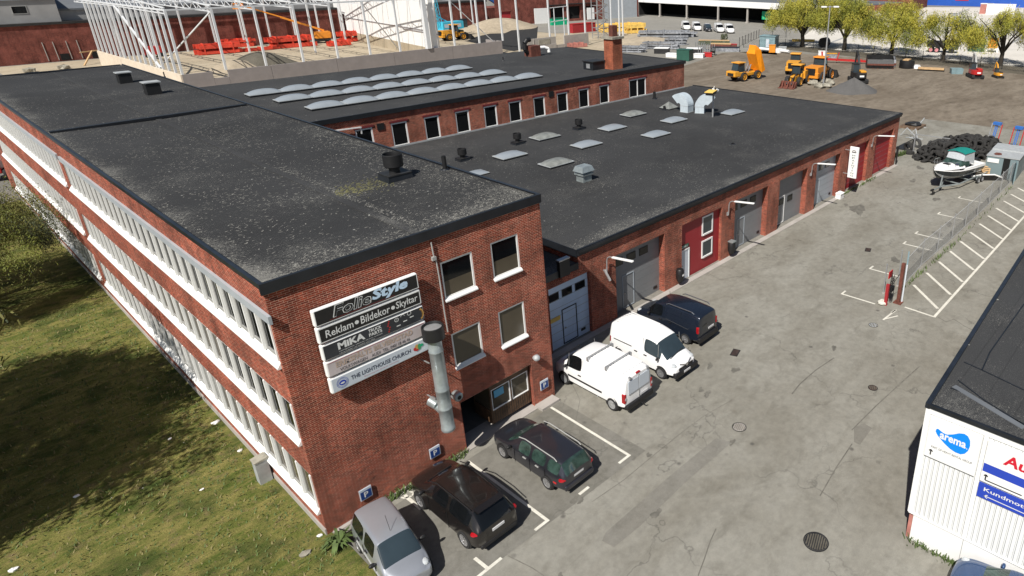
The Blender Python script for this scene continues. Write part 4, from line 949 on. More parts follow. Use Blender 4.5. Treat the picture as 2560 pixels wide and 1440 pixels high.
# ================================================================== CARS
def car_shell(t, st, glass_side, ws, rg, mats, names, lights_rear=True, lights_front=True, levels=2, arch=None, low_rear_glass=None):
    """st: stations from rear to front (x, w, zs, zm, zb, zr, wr). glass_side: station gaps whose flank glass shows;
    ws / rg: gaps glazed across the top (windscreen / tailgate glass); flat ends are closed by cap rows."""
    rows = []
    for (x, w, zs, zm, zb, zr, wr) in st:
        rows.append([(x, 0, zs), (x, w*.84, zs), (x, w, zs+.17), (x, w, zm), (x, w*.965, zb), (x, wr, max(zb+.012, zr-.07)), (x, wr*.86, zr), (x, 0, zr+.025)])
    v = []; idx = {}
    for j, r in enumerate(rows):
        for i, (x, y, z) in enumerate(r):
            for sd_ in ((1,) if i in (0, 7) else (1, -1)):
                idx[(j, i, sd_)] = len(v); v.append((x, y*sd_, z))
        for i in (0, 7): idx[(j, i, -1)] = idx[(j, i, 1)]
    f = []; mi = []; n = len(rows)
    for j in range(n-1):
        for i in range(7):
            for s_ in (1, -1):
                a, b, c, d = idx[(j, i, s_)], idx[(j+1, i, s_)], idx[(j+1, i+1, s_)], idx[(j, i+1, s_)]
                f.append((a, b, c, d) if s_ == 1 else (d, c, b, a))
                m = 0
                if i <= 1: m = 4
                if i == 4 and j in glass_side: m = 1
                if i in (5, 6) and j in ws: m = 2
                if i in (5, 6) and j in rg: m = 3
                if i == 3 and lights_rear and j == 0: m = 6
                if i == 3 and lights_front and j == n-2: m = 5
                mi.append(m)
    for j in (0, n-1):
        for i in range(7):
            q_ = [idx[(j, i, 1)], idx[(j, i+1, 1)], idx[(j, i+1, -1)], idx[(j, i, -1)]]
            q_ = [a for k, a in enumerate(q_) if a not in q_[:k]]
            f.append(q_ if j == 0 else q_[::-1]); m = 0
            if i <= 1: m = 4
            if j == 0 and low_rear_glass and i in low_rear_glass: m = 3
            mi.append(m)
    me = bpy.data.meshes.new('shell'); me.from_pydata(v, [], f); me.polygons.foreach_set('material_index', mi)
    cr = me.attributes.new('crease_edge', 'FLOAT', 'EDGE'); key = {tuple(sorted(e.vertices)): e.index for e in me.edges}
    def crease(a, b, val):
        k = key.get(tuple(sorted((a, b))));
        if k is not None: cr.data[k].value = max(cr.data[k].value, val)
    em = {}
    for p in me.polygons:
        for ek in p.edge_keys: em.setdefault(ek, []).append(p.material_index)
    for ek, ms_ in em.items():
        if len(set(ms_)) > 1: crease(*ek, .62)
    for i in range(7):
        for s_ in (1, -1): crease(idx[(0, i, s_)], idx[(0, i+1, s_)], .45); crease(idx[(n-1, i, s_)], idx[(n-1, i+1, s_)], .35)
    for j in range(n-1):
        for s_ in (1, -1): crease(idx[(j, 4, s_)], idx[(j+1, 4, s_)], .3); crease(idx[(j, 5, s_)], idx[(j+1, 5, s_)], .25)
    o = bpy.data.objects.new('shell', me); COL.objects.link(o); md = o.modifiers.new('s', 'SUBSURF'); md.levels = levels; md.render_levels = levels
    dg = bpy.context.evaluated_depsgraph_get(); e = o.evaluated_get(dg); m2 = e.to_mesh()
    vs = [tuple(x.co) for x in m2.vertices]; polys = [(tuple(p.vertices), p.material_index) for p in m2.polygons]
    e.to_mesh_clear(); bpy.data.objects.remove(o); bpy.data.meshes.remove(me)
    par = {}
    def fd(a):
        while par[a] != a: par[a] = par[par[a]]; a = par[a]
        return a
    out = {}
    for mtl in range(7):
        ps = [p for p, m in polys if m == mtl]
        if not ps: continue
        if mtl in (0, 4): groups = [ps]
        else:
            par.clear()
            for p in ps:
                for a in p: par.setdefault(a, a)
            for p in ps:
                for a in p[1:]: par[fd(a)] = fd(p[0])
            gd = {}
            for p in ps: gd.setdefault(fd(p[0]), []).append(p)
            groups = list(gd.values())
        for gp in groups:
            ids = sorted({a for p in gp for a in p}); mp = {a: k for k, a in enumerate(ids)}
            q = MB().add([vs[a] for a in ids], [[mp[a] for a in p] for p in gp], 0, True)
            out.setdefault(mtl, []).append(q.build(names[mtl], [mats[mtl]], t))
    return out
NM = ['body', 'side_window', 'windscreen', 'rear_window', 'lower_trim', 'headlight', 'tail_light']
def wheel(t, x, y, r, side, w=.2, rim='rim', spokes=5):
    q = MB(); k = side
    q.lathe((x, y, r), [(r*.62, -w*.5*k), (r*.93, -w*.5*k), (r, -w*.3*k), (r, w*.3*k), (r*.93, w*.5*k), (r*.66, w*.5*k), (r*.64, w*.3*k), (0, w*.3*k)], 24, 0, 'y'); o = q.build('wheel', ['rubber'], t)
    q = MB(); q.lathe((x, y, r), [(r*.64, w*.32*k), (r*.66, w*.5*k), (r*.6, w*.5*k), (r*.57, w*.36*k)], 24, 0, 'y')
    yy = y+w*.42*k
    q.lathe((x, y, r), [(0, w*.44*k), (r*.16, w*.43*k), (r*.17, w*.32*k)], 12, 0, 'y')
    for i in range(spokes*2):
        a = 2*pi*i/(spokes*2)+.2; q.bar((x+cos(a)*r*.1, yy, r+sin(a)*r*.1), (x+cos(a)*r*.6, yy, r+sin(a)*r*.6), r*.11, .03, 0, (0, 1, 0))
    q.build('rim', [rim], o)
def arch(t, x, y, r, side):
    q = MB(); q.lathe((x, y, r), [(0, -.02*side), (r+.07, -.02*side), (r+.07, .006*side), (0, .006*side)], 26, 0, 'y')
    q.v = [Vector((p.x, p.y, max(p.z, .20))) for p in q.v]; q.build('wheel_arch', ['black'], t)
def car(name, label, cat, loc, rz, spec, paint, glass='glass', trim=None, extra=None, group=None):
    t = thing(name, label, cat, loc, rz, group)
    mats = [paint, glass, spec.get('wsm', glass), spec.get('rgm', glass), trim or 'black', 'lamp_glass', 'tail_red']
    car_shell(t, spec['st'], spec['gs'], spec['ws'], spec['rg'], mats, NM, low_rear_glass=spec.get('lrg'), levels=spec.get('lv', 2), lights_rear=spec.get('lr', True), lights_front=spec.get('lf', True))
    r = spec['r']; W_ = spec['w']
    for x in spec['wx']:
        for s_ in (1, -1):
            arch(t, x, s_*(W_-.012), r, s_); wheel(t, x, s_*(W_-.085), r, s_, .21, spec.get('rim', 'rim'), spec.get('sp', 5))
    if extra: extra(t)
    return t
def mirrors(t, x, y, z, mat):
    for s_ in (1, -1):
        q = MB(); q.blob((x, s_*(y+.1), z), (.07, .13, .09), 0, 10); q.bar((x, s_*(y-.04), z-.04), (x, s_*(y+.06), z-.02), .06, .05); q.build('mirror', [mat], t)
def plate(t, x, z, front=False, w=.5, tilt=0):
    q = MB(); q.box(x-.012, -w/2, z-.055, x+.012, w/2, z+.055); q.build('number_plate', ['plate'], t)
def handles(t, xs, y, z, mat='black'):
    for x in xs:
        for s_ in (1, -1):
            q = MB(); q.box(x-.1, s_*y-.02, z-.02, x+.1, s_*y+.02, z+.02); q.build('door_handle', [mat], t)
def seams(t, xs, y, z0, z1, mat='black', yt=None):
    yt = yt or y
    for x in xs:
        for s_ in (1, -1):
            q = MB(); q.bar((x, s_*(y+.002), z0), (x, s_*(yt+.002), z1), .022, .012); q.build('door_gap', [mat], t)
# --- silver small hatchback
SP = dict(w=.80, r=.29, wx=(-1.2, 1.27), gs=(2, 3, 5, 6), ws=(8,), rg=(1,), lr=True, sp=4, wsm='glass_blue', st=[
 (-1.86, .70, .25, .62, .92, 1.0, .60), (-1.80, .77, .22, .62, .96, 1.08, .66), (-1.62, .79, .20, .64, .98, 1.52, .58), (-1.2, .80, .18, .64, .98, 1.60, .60), (-.52, .80, .18, .64, .97, 1.63, .61),
 (-.44, .80, .18, .64, .97, 1.63, .61), (.1, .80, .18, .64, .96, 1.62, .61), (.42, .80, .18, .64, .95, 1.57, .60), (.50, .80, .18, .64, .95, 1.55, .60), (1.18, .79, .18, .62, .93, 1.0, .68), (1.5, .77, .20, .60, .84, .93, .62), (1.78, .70, .22, .56, .74, .80, .52), (1.86, .60, .25, .52, .66, .70, .42)])
def ex_silver(t):
    mirrors(t, .72, .80, 1.0, 'black'); plate(t, 1.87, .42); handles(t, (-.2, -.95), .80, .84); seams(t, (-.48, .62), .80, .3, .95)
    q = MB(); q.tube([(.3, 0, 1.63), (.05, 0, 2.15)], .008, 5); q.build('aerial', ['black'], t)
    for s_ in (1, -1): q = MB(); q.blob((1.58, s_*.56, .80), (.17, .13, .10), 0, 12); q.build('headlight', ['lamp_glass'], t)
    q = MB(); q.bar((1.14, -.6, .985), (1.02, .5, 1.04), .03); q.build('wiper', ['black'], t)
    for s_ in (1, -1): q = MB(); q.box(-1.2, s_*.805-.015, .52, 1.0, s_*.805+.01, .58); q.build('side_strip', ['frame_grey'], t)
car('hatchback_car', 'small silver hatchback with aerial parked nose out by the building corner', 'car', (1.02, -3.0, 0), radians(-97), SP, 'paint_silver', 'glass', 'frame_grey', ex_silver)
# --- dark brown suv
SP = dict(w=.95, r=.37, wx=(-1.52, 1.45), gs=(2, 3, 5, 6), ws=(8, 9), rg=(0, 1), lr=False, lf=False, sp=5, rgm='glass', st=[
 (-2.40, .84, .34, .75, 1.08, 1.12, .68), (-2.26, .92, .28, .78, 1.12, 1.36, .66), (-1.88, .95, .24, .80, 1.16, 1.72, .64), (-1.3, .95, .22, .80, 1.16, 1.76, .66), (-.62, .95, .22, .80, 1.14, 1.78, .67),
 (-.52, .95, .22, .80, 1.13, 1.78, .67), (.25, .95, .22, .80, 1.12, 1.74, .67), (.50, .95, .22, .80, 1.10, 1.70, .66), (.62, .95, .22, .8, 1.10, 1.66, .66), (1.0, .95, .22, .80, 1.10, 1.38, .72), (1.42, .94, .22, .78, 1.08, 1.14, .78), (1.95, .91, .26, .76, .98, 1.06, .72), (2.28, .80, .28, .70, .86, .92, .60), (2.40, .62, .32, .60, .76, .80, .44)])
def ex_suv(t):
    mirrors(t, .98, .95, 1.16, 'black'); plate(t, -2.415, .90, w=.52); handles(t, (-.35, -1.15), .955, .98, 'paint_brown'); seams(t, (-.57, .72), .95, .35, 1.12)
    for s_ in (1, -1):
        q = MB(); q.blob((-2.17, s_*.73, 1.02), (.19, .28, .09), 0, 12); q.build('tail_light', ['tail_red'], t)
        q = MB(); q.blob((-2.25, s_*.62, .96), (.10, .12, .05), 0, 10); q.build('reversing_lamp', ['lamp_glass'], t)
        q = MB(); q.tube([(-1.8, s_*.66, 1.74), (-.9, s_*.69, 1.80), (.3, s_*.69, 1.77), (.9, s_*.70, 1.55)], .02, 6); q.build('roof_moulding', ['black'], t)
    q = MB(); q.bar((1.38, -.55, 1.19), (1.22, .6, 1.27), .03); q.build('wiper', ['black'], t)
    q = MB(); q.add([(-1.88, -.60, 1.78), (-1.88, .60, 1.78), (-2.12, .56, 1.71), (-2.12, -.56, 1.71), (-1.88, -.60, 1.73), (-1.88, .60, 1.73), (-2.1, .56, 1.67), (-2.1, -.56, 1.67)], [(0, 1, 2, 3), (3, 2, 6, 7), (7, 6, 5, 4)]); q.build('spoiler', ['paint_brown'], t)
    q = MB(); q.box(-2.43, -.8, .34, -2.30, .8, .52); q.build('bumper', ['black'], t, .05)
car('suv_car', 'dark brown SUV parked nose to the gable beside the silver car', 'car', (3.93, -3.0, 0), radians(90), SP, 'paint_brown', 'glass', 'black', ex_suv)
# --- graphite estate
SP = dict(w=.92, r=.33, wx=(-1.42, 1.5), gs=(1, 3, 5), ws=(7, 8), rg=(0,), lr=False, lf=False, sp=6, rgm='glass_green', wsm='glass_green', st=[
 (-2.38, .80, .30, .66, .96, 1.02, .66), (-2.08, .90, .24, .68, .99, 1.48, .62), (-1.38, .92, .20, .68, .99, 1.53, .64), (-1.28, .92, .20, .68, .99, 1.54, .64), (-.42, .92, .20, .68, .98, 1.55, .65),
 (-.32, .92, .20, .68, .98, 1.55, .65), (.42, .92, .20, .68, .97, 1.50, .64), (.55, .92, .20, .68, .97, 1.47, .64), (.85, .92, .2, .68, .97, 1.27, .68), (1.25, .91, .20, .68, .95, 1.02, .74), (1.8, .90, .22, .66, .90, .97, .72), (2.2, .84, .24, .62, .80, .86, .64), (2.38, .66, .27, .56, .72, .76, .5)])
def ex_est(t):
    mirrors(t, .82, .92, 1.02, 'black'); plate(t, -2.37, .80, w=.52); handles(t, (-.05, -.85), .925, .86, 'frame_grey'); seams(t, (-.37, .62, -1.33), .92, .3, .98)
    for s_ in (1, -1):
        q = MB(); q.blob((-2.22, s_*.72, .84), (.16, .20, .10), 0, 12); q.build('tail_light', ['tail_red'], t)
        q = MB(); q.box(-2.0, s_*.9-.02, .58, -1.82, s_*.9+.02, .64); q.build('side_marker', ['red'], t)
        q = MB(); q.tube([(-1.85, s_*.66, 1.48), (-1.7, s_*.66, 1.57), (.1, s_*.67, 1.59), (.5, s_*.68, 1.5)], .022, 6); q.build('roof_rail', ['frame_grey'], t)
    q = MB(); q.box(-2.44, -.78, .33, -2.33, .78, .56); q.build('bumper', ['paint_graphite'], t, .05)
    q = MB(); q.bar((1.2, -.6, 1.05), (1.05, .5, 1.14), .03); q.build('wiper', ['black'], t)
car('estate_car', 'dark graphite estate car with greenish windows before the entrance', 'car', (7.80, -3.2, 0), radians(90), SP, 'paint_graphite', 'glass_green', 'paint_graphite', ex_est)
# --- white panel van with roof bars
SP = dict(w=1.02, r=.35, wx=(-1.72, 1.68), gs=(5, 6, 7), ws=(7, 8), rg=(), lr=False, lf=False, sp=8, rim='steel', st=[
 (-2.55, .95, .42, .85, 1.22, 1.96, .80), (-2.45, 1.01, .30, .88, 1.26, 2.06, .84), (-1.6, 1.02, .26, .88, 1.26, 2.10, .85), (-.6, 1.02, .24, .88, 1.26, 2.11, .85), (.25, 1.02, .24, .88, 1.25, 2.10, .85),
 (.38, 1.02, .24, .88, 1.24, 2.08, .84), (1.05, 1.02, .24, .88, 1.20, 1.98, .80), (1.15, 1.02, .24, .88, 1.20, 1.93, .80), (1.5, 1.01, .24, .86, 1.18, 1.58, .82), (1.92, .99, .26, .84, 1.12, 1.24, .84), (2.3, .95, .28, .78, .98, 1.08, .78), (2.55, .82, .32, .68, .84, .9, .62)])
def ex_van(t):
    mirrors(t, 1.4, 1.02, 1.28, 'black'); handles(t, (.5, ), 1.025, 1.02, 'black'); seams(t, (.32, 1.32), 1.02, .35, 1.95, 'frame_grey', .88); seams(t, (-.75,), 1.02, .35, 1.95, 'pale_sign', .88)
    for s_ in (1, -1):
        q = MB(); q.box(-2.56, s_*.93-.07, .72, -2.36, s_*.93+.08, 1.22); q.build('tail_light', ['tail_red'], t, .03)
        q = MB(); q.box(-2.575, s_*.93-.05, .9, -2.56, s_*.93+.03, 1.02); q.build('reversing_lamp', ['lamp_glass'], t)
        q = MB(); q.box(-1.05, s_*1.03-.02, .70, 1.35, s_*1.03+.015, .78); q.build('side_strip', ['black'], t)
        q = MB(); q.box(-2.59, .02 if s_ == 1 else -.74, 1.12, -2.565, .74 if s_ == 1 else -.02, 1.84); o = q.build('rear_door_panel', ['pale_sign'], t, .04)
        q = MB(); q.box(-2.62, s_*.62-.06, 1.93, -2.5, s_*.62+.06, 2.05); q.build('roof_foot', ['steel'], t)
    q = MB(); q.box(-2.585, -.014, .62, -2.56, .014, 1.95); q.build('door_gap', ['frame_grey'], t)
    for x in (.0, -1.25):
        q = MB(); q.bar((x, -.86, 2.2), (x, .86, 2.2), .07, .04)
        for s_ in (1, -1): q.box(x-.07, s_*.84-.05, 2.0, x+.07, s_*.84+.05, 2.2)
        q.build('roof_bar', ['steel'], t)
    for i in range(7): 
        q = MB(); y = -.66+i*.22; q.box(-2.2, y-.035, 2.115, .2, y+.035, 2.128+.0); q.build('roof_rib', ['white'], t)
    q = MB(); q.box(-2.7, -.95, .36, -2.46, .95, .62); q.build('bumper', ['black'], t, .05)
    q = MB(); q.tube([(-2.6, 0, .4), (-2.85, 0, .38), (-2.9, 0, .5)], .03, 6); q.build('tow_bar', ['black'], t)
    q = MB(); q.box(-2.60, -.62, .70, -2.575, -.1, .82); q.build('number_plate', ['plate'], t)
    q = MB(); q.box(-2.56, -.14, 1.98, -2.46, .14, 2.04); q.build('brake_lamp', ['tail_red'], t)
    q = MB(); q.bar((1.95, -.7, 1.28), (1.8, .6, 1.36), .035); q.build('wiper', ['black'], t)
VAN1 = car('panel_van', 'white panel van with two steel roof bars backed out of the building corner', 'van', (13.33, -1.35, 0), radians(90), SP, 'paint_white', 'glass', 'white', ex_van)
# --- white small van facing out
SP = dict(w=.96, r=.34, wx=(-1.5, 1.42), gs=(5, 6, 7), ws=(7, 8), rg=(), lr=True, lf=False, sp=7, st=[
 (-2.32, .88, .38, .80, 1.16, 1.86, .70), (-2.15, .95, .28, .84, 1.20, 2.0, .78), (-1.4, .96, .24, .84, 1.20, 2.06, .80), (-.6, .96, .22, .84, 1.20, 2.08, .80), (.12, .96, .22, .84, 1.18, 2.06, .79),
 (.22, .96, .22, .84, 1.17, 2.05, .79), (.95, .96, .22, .84, 1.12, 1.92, .74), (1.0, .96, .22, .84, 1.12, 1.88, .74), (1.35, .95, .22, .82, 1.10, 1.52, .77), (1.72, .93, .24, .80, 1.04, 1.16, .78), (2.1, .89, .26, .72, .92, 1.02, .70), (2.34, .78, .30, .62, .78, .84, .56)])
def ex_nv(t):
    mirrors(t, 1.28, .96, 1.18, 'black'); handles(t, (.36, -.3), .965, 1.0, 'black'); seams(t, (.16, 1.2), .96, .35, 1.9, 'frame_grey', .83); seams(t, (-1.0,), .96, .35, 1.9, 'pale_sign', .83)
    q = MB(); q.box(2.18, -.9, .30, 2.42, .9, .60); q.box(2.16, -.58, .60, 2.36, .58, .80); q.build('bumper', ['black'], t, .06)
    for s_ in (1, -1):
        q = MB(); q.blob((2.06, s_*.70, .90), (.19, .16, .11), 0, 12); q.build('headlight', ['lamp_glass'], t)
        q = MB(); q.bar((2.38, s_*.12, .86), (2.28, s_*.45, .96), .04); q.build('grille_bar', ['chrome'], t)
    q = MB(); q.lathe((2.40, 0, .84), [(.0, 0), (.09, .0), (.09, .02), (0, .02)], 14, 0, 'x'); q.build('badge', ['chrome'], t)
    plate(t, 2.43, .5, w=.5); q = MB(); q.box(-1.9, .965, 1.16, -.6, .975, 1.2); q.box(-1.9, -.975, 1.16, -.6, -.965, 1.2); q.build('door_rail', ['ink'], t)
    q = MB(); q.bar((1.78, -.6, 1.17), (1.66, .55, 1.24), .03); q.build('wiper', ['black'], t)
    for i in range(7): q = MB(); y = -.6+i*.2; q.box(-2.0, y-.03, 2.078, .1, y+.03, 2.092); q.build('roof_rib', ['white'], t)
VAN2 = car('small_van', 'white rounded delivery van facing out with black front bumper', 'van', (16.78, -1.75, 0), radians(-90), SP, 'paint_white', 'glass_blue', 'black', ex_nv)
# --- navy van with silver rails
SP = dict(SP); SP.update(lr=False, wsm='glass', gs=(5, 6, 7), st=[
 (-2.36, .90, .38, .80, 1.16, 1.84, .72), (-2.24, .96, .28, .84, 1.20, 1.92, .78), (-1.4, .97, .24, .84, 1.20, 1.96, .80), (-.6, .97, .22, .84, 1.20, 1.97, .80), (.05, .97, .22, .84, 1.18, 1.96, .79),
 (.18, .97, .22, .84, 1.17, 1.95, .79), (.80, .97, .22, .84, 1.12, 1.84, .74), (.88, .97, .22, .84, 1.12, 1.80, .74), (1.2, .96, .22, .82, 1.10, 1.46, .77), (1.55, .94, .24, .80, 1.04, 1.16, .78), (2.05, .90, .26, .72, .94, 1.02, .70), (2.34, .76, .30, .62, .78, .84, .56)])
def ex_navy(t):
    mirrors(t, 1.1, .97, 1.18, 'black'); handles(t, (.3, -.4), .975, 1.0, 'black'); seams(t, (.1, 1.02, -1.1), .97, .35, 1.85, 'black', .83)
    for s_ in (1, -1):
        q = MB(); q.tube([(-1.95, s_*.74, 1.97), (-1.8, s_*.76, 2.06), (-.2, s_*.77, 2.07), (0, s_*.77, 1.98)], .03, 8); q.build('roof_rail', ['chrome'], t)
        q = MB(); q.box(-2.38, s_*.86-.06, .92, -2.22, s_*.86+.07, 1.32); q.build('tail_light', ['tail_red'], t, .03)
        q = MB(); q.bar((-1.7, s_*.975, 1.02), (-.1, s_*.975, 1.16), .016); q.build('side_strip', ['chrome'], t)
        q = MB(); q.blob((2.05, s_*.68, .88), (.2, .16, .1), 0, 12); q.build('headlight', ['lamp_glass'], t)
    q = MB(); q.box(-2.48, -.9, .32, -2.28, .9, .62); q.build('bumper', ['black'], t, .05); q = MB(); q.box(-2.40, -.55, .86, -2.375, -.05, .97); q.build('number_plate', ['plate'], t)
    q = MB(); q.bar((-2.37, .1, 1.3), (-2.36, .5, 1.24), .02); q.build('wiper', ['black'], t)
car('navy_van', 'dark navy van with silver roof rails parked nose to the first grey door', 'van', (20.22, -.55, 0), radians(91), SP, 'paint_navy', 'glass', 'paint_navy', ex_navy)
# --- blue car at the corner
SP = dict(w=.88, r=.31, wx=(-1.35, 1.4), gs=(1, 2, 4, 5), ws=(6, 7), rg=(0,), lr=False, lf=False, st=[
 (-2.1, .76, .28, .62, .92, .98, .62), (-1.85, .86, .22, .64, .95, 1.40, .58), (-1.2, .88, .18, .64, .95, 1.48, .6), (-.45, .88, .18, .64, .94, 1.5, .61), (-.35, .88, .18, .64, .94, 1.5, .61), (.35, .88, .18, .64, .93, 1.46, .6), (.5, .88, .18, .64, .93, 1.4, .6), (.8, .88, .18, .64, .93, 1.2, .64), (1.2, .87, .18, .64, .9, 1.0, .7), (1.65, .85, .2, .6, .86, .94, .68), (1.98, .78, .22, .56, .76, .82, .58), (2.12, .6, .25, .5, .66, .7, .42)])
def ex_blue(t):
    mirrors(t, .75, .88, .98, 'paint_blue'); handles(t, (-.1, -.9), .885, .82, 'paint_blue')
    for s_ in (1, -1): q = MB(); q.blob((1.84, s_*.62, .78), (.16, .14, .09), 0, 12); q.build('headlight', ['lamp_glass'], t)
    q = MB(); q.bar((1.16, -.5, 1.0), (1.0, .6, 1.08), .03); q.build('wiper', ['black'], t)
car('blue_car', 'blue car nosing into the photo below the white building', 'car', (12.85, -20.95, 0), radians(92), SP, 'paint_blue', 'glass_green', 'black', ex_blue)
# --- row of vans far away
index_kids()
for (px, py), src, lab in (((1714, 74), 0, 'leftmost white van of the far row'), ((1741, 76), 0, 'second white van from the left in the far row'), ((1797, 80), 0, 'white van right of the black one in the far row'), ((1822, 82), 0, 'rightmost white van of the far row')):
    p = G(px, py); dup(VAN1, (p.x, p.y, 0), radians(228), lab, 'vans parked in a row in the far yard', (1.25, 1.1, 1.22))
p = G(1769, 78); 
t = dup(VAN2, (p.x, p.y, 0), radians(228), 'black van in the middle of the far row of white vans', 'vans parked in a row in the far yard', (1.1, 1.05, 1.05))
index_kids()
for ch in KIDS.get(t.name, []):
    if ch.data and ch.data.materials and ch.data.materials[0].name == 'paint_white':
        ch.data = ch.data.copy(); ch.data.materials[0] = MATS['paint_navy']
# ================================================================== LICHEN FLECKS ON THE FELT
from mathutils import noise as mn
def flecks(par, n, x0, x1, y0, y1, zf, dens, seed, inside=None):
    R = random.Random(seed); q = MB(); k = 0; tries = 0
    while k < n and tries < n*40:
        tries += 1; x = R.uniform(x0, x1); y = R.uniform(y0, y1)
        if inside and not inside(x, y): continue
        if R.random() > dens(x, y): continue
        k += 1; L = R.uniform(.04, .17); a = R.gauss(.5, .7); w = R.uniform(.009, .021); p = Vector((x, y, 0)); b = a+R.uniform(-1.1, 1.1); pts = [p, p+Vector((cos(a), sin(a), 0))*L*.5]; pts.append(pts[1]+Vector((cos(b), sin(b), 0))*L*.5)
        v = []
        for i, c in enumerate(pts):
            d = Vector((-sin(a if i < 2 else b), cos(a if i < 2 else b), 0))*w*(.6 if i != 1 else 1); z = Vector((0, 0, zf(c.x, c.y)+.005)); v += [c-d+z, c+d+z]
        q.add(v, [(0, 2, 3, 1), (2, 4, 5, 3)])
    tag(q.build('lichen_flecks', ['lichen'], par), kind='stuff')
nz = lambda x, y, s: .5+.5*mn.noise(Vector((x*s, y*s, 1.7)))
def dt(x, y):
    e = max(0, 1-y/1.8)*.9+max(0, 1-x/.7)*.5+max(0, 1-(WX-x)/2.2)*.4*(y < 22)+.8*max(0, 1-abs(x-6.1)/.25)*(y < 14); return min(1, .05+e+max(0, nz(x, y, .45)-.42)*.8*(.35+.65*nz(x, y, 2.5)))*(1 if y < 30 else .5)
flecks(TALL, 7000, .14, WX-.15, .14, 48, lambda x, y: zr(x), dt, 1)
def dw(x, y): return min(1, .02+max(0, 1-(y-2.9)/1.3)*.9*(.3+.7*nz(x, y, .35))+max(0, nz(x, y, .3)-.5)*.45)
flecks(WT, 4500, 16.1, 61.5, 2.95, 30.5, lambda x, y: LOWZ+.062-.05*min(1, (y-2.9)/8.5), dw, 2)
# ================================================================== STEEL FRAME HALL UNDER CONSTRUCTION
FY = 111.8
t = thing('precast_plinth', 'long low grey concrete plinth wall round the steel frame, notched near its corner', 'wall', (28.2, FY, 0))
q = MB(); segs = [(0, 4.6), (6.9, 14), (14, 26), (26, 38), (38, 52), (52, 65.6)]
for a, b in segs: q.box(a+.03, 0, 0, b-.03, .3, 3.05)
q.box(4.6, 0, 0, 6.9, .3, 1.9); q.box(65.3, .3, 0, 65.6, 6, 3.05); q.build('front_panels', ['concrete_pink'], t)
q = MB()
for i in range(6): q.box(-.2, .02+i*9, 0, .1, 8.96+i*9, 3.05)
q.build('side_panels', ['concrete_light'], t)
t = thing('precast_plinth', 'short concrete plinth with square recess and a doorway gap, right of the long plinth', 'wall', (99.3, FY-2.4, 0))
q = MB(); q.box(0, 0, 0, 9.2, .3, 3.05); q.box(1.9, -.12, .05, 2.05, -.001, 3.05); q.box(2.05, -.12, .05, 9.2, -.001, 1.4); q.box(3.6, -.1, 1.5, 7.2, -.002, 2.7, 1); q.box(12.0, 0, 0, 20.5, .3, 3.05); q.box(9.2, .02, 0, 12.0, .28, 1.0); q.build('panel', ['concrete', 'stone'], t)
fr = thing('unfinished_hall', 'white galvanised steel frame of a hall under construction with roof trusses', 'steel frame', (28.3, FY+.2, 0)); CO = 0
def column(x, y, z0, z1, w=.34, nm='column', d=None): q = MB(); d = d or w; q.box(x-w/2, y-d/2, z0, x+w/2, y+d/2, z1); q.build(nm, ['steel_white'], fr)
XC = [.1+6.58*i for i in range(11)]+[69.2, 79.0, 85.4, 91.2]
EH = 13.25
for i, x in enumerate(XC): column(x, 0 if x < 67 else -1.8, 3.05 if x != 69.2 else 0, EH, .34 if i != 7 else .9)
for i in range(16): column(.1, 3.3+3.35*i, 3.05, EH, .34)
for x, y in ((38.7, 38.5), (28.5, 51.3), (52, 50), (66, 48)): column(x, y, 0, EH+.6, .36)
for x in XC[1:11]: column(x, 66.5, 0, EH, .34)
for x in (98.1, 102.5, 108): column(x, 64, 0, EH, .34)
column(101.4, -4.5, 0, EH, .3, d=.3); column(102.8, -4.5, 0, EH, .3, d=.3); column(107, 4, 0, EH, .3)
def beam(a, b, w=.22, h=None, nm='beam'): q = MB(); q.bar(a, b, w, h or w); return q.build(nm, ['steel_white'], fr)
beam((0, 0, EH), (XC[-1]+.2, 0, EH), .24); beam((.1, 0, EH), (.1, 62, EH), .26); beam((0, 66.5, EH), (66, 66.5, EH), .24)
for i, x in enumerate(XC[:11]):
    q = MB(); n = 18; y1 = 62.0
    top = lambda y: EH+.35+1.55*(1-abs(y-31)/31); bot = lambda y: EH-.55+.25*(1-abs(y-31)/31)
    for k in range(n):
        a, b = y1*k/n, y1*(k+1)/n; q.bar((x, a, top(a)), (x, b, top(b)), .2); q.bar((x, a, bot(a)), (x, b, bot(b)), .16)
        q.bar((x, a, bot(a)), (x, b, top(b)) if k % 2 else (x, (a+b)/2, top((a+b)/2)), .09); q.bar((x, (a+b)/2, top((a+b)/2)), (x, b, bot(b)), .09)
    q.build('roof_truss', ['steel_white'], fr)
for k, y in enumerate((7.7, 15.5, 23, 31, 39, 46.5, 54)):
    q = MB(); z = EH+.45+1.5*(1-abs(y-31)/31); q.bar((0, y, z), (65.9, y, z), .14)
    for i in range(10): q.bar((XC[i], y, z-.2), (XC[i+1], y, z-1.0 if i % 2 else z-.2), .05)
    q.build('purlin', ['steel_white'], fr)
q = MB(); q.bar((6.7, 0, EH-.4), (1.6, 22, 1.2), .18); q.build('brace', ['steel_white'], fr)
q = MB(); q.bar((.1, 11.6, 3.1), (.1, 30, EH-.3), .3); q.bar((.1, 34, EH-.3), (.1, 37, 3.1), .1); q.build('brace', ['steel_white'], fr)
q = MB(); q.bar((XC[5]+.3, .3, EH-.6), (XC[6]+6.0, 9, 0.3), .14); q.build('brace', ['steel_white'], fr)
q = MB(); q.bar((XC[8], .3, EH-.6), (XC[9]+4, .3, 3.1), .14); q.build('brace', ['steel_white'], fr)
q = MB(); q.bar((79, -1.8, 6.5), (85.4, -1.8, 6.8), .16); q.bar((79, -1.8, 9.8), (85.4, -1.8, 10), .16); q.bar((80.8, -1.8, 3), (80.8, -1.8, 9.9), .16); q.bar((83.9, -1.8, 1), (83.9, -1.8, 9.9), .16); q.build('door_frame', ['steel_white'], fr)
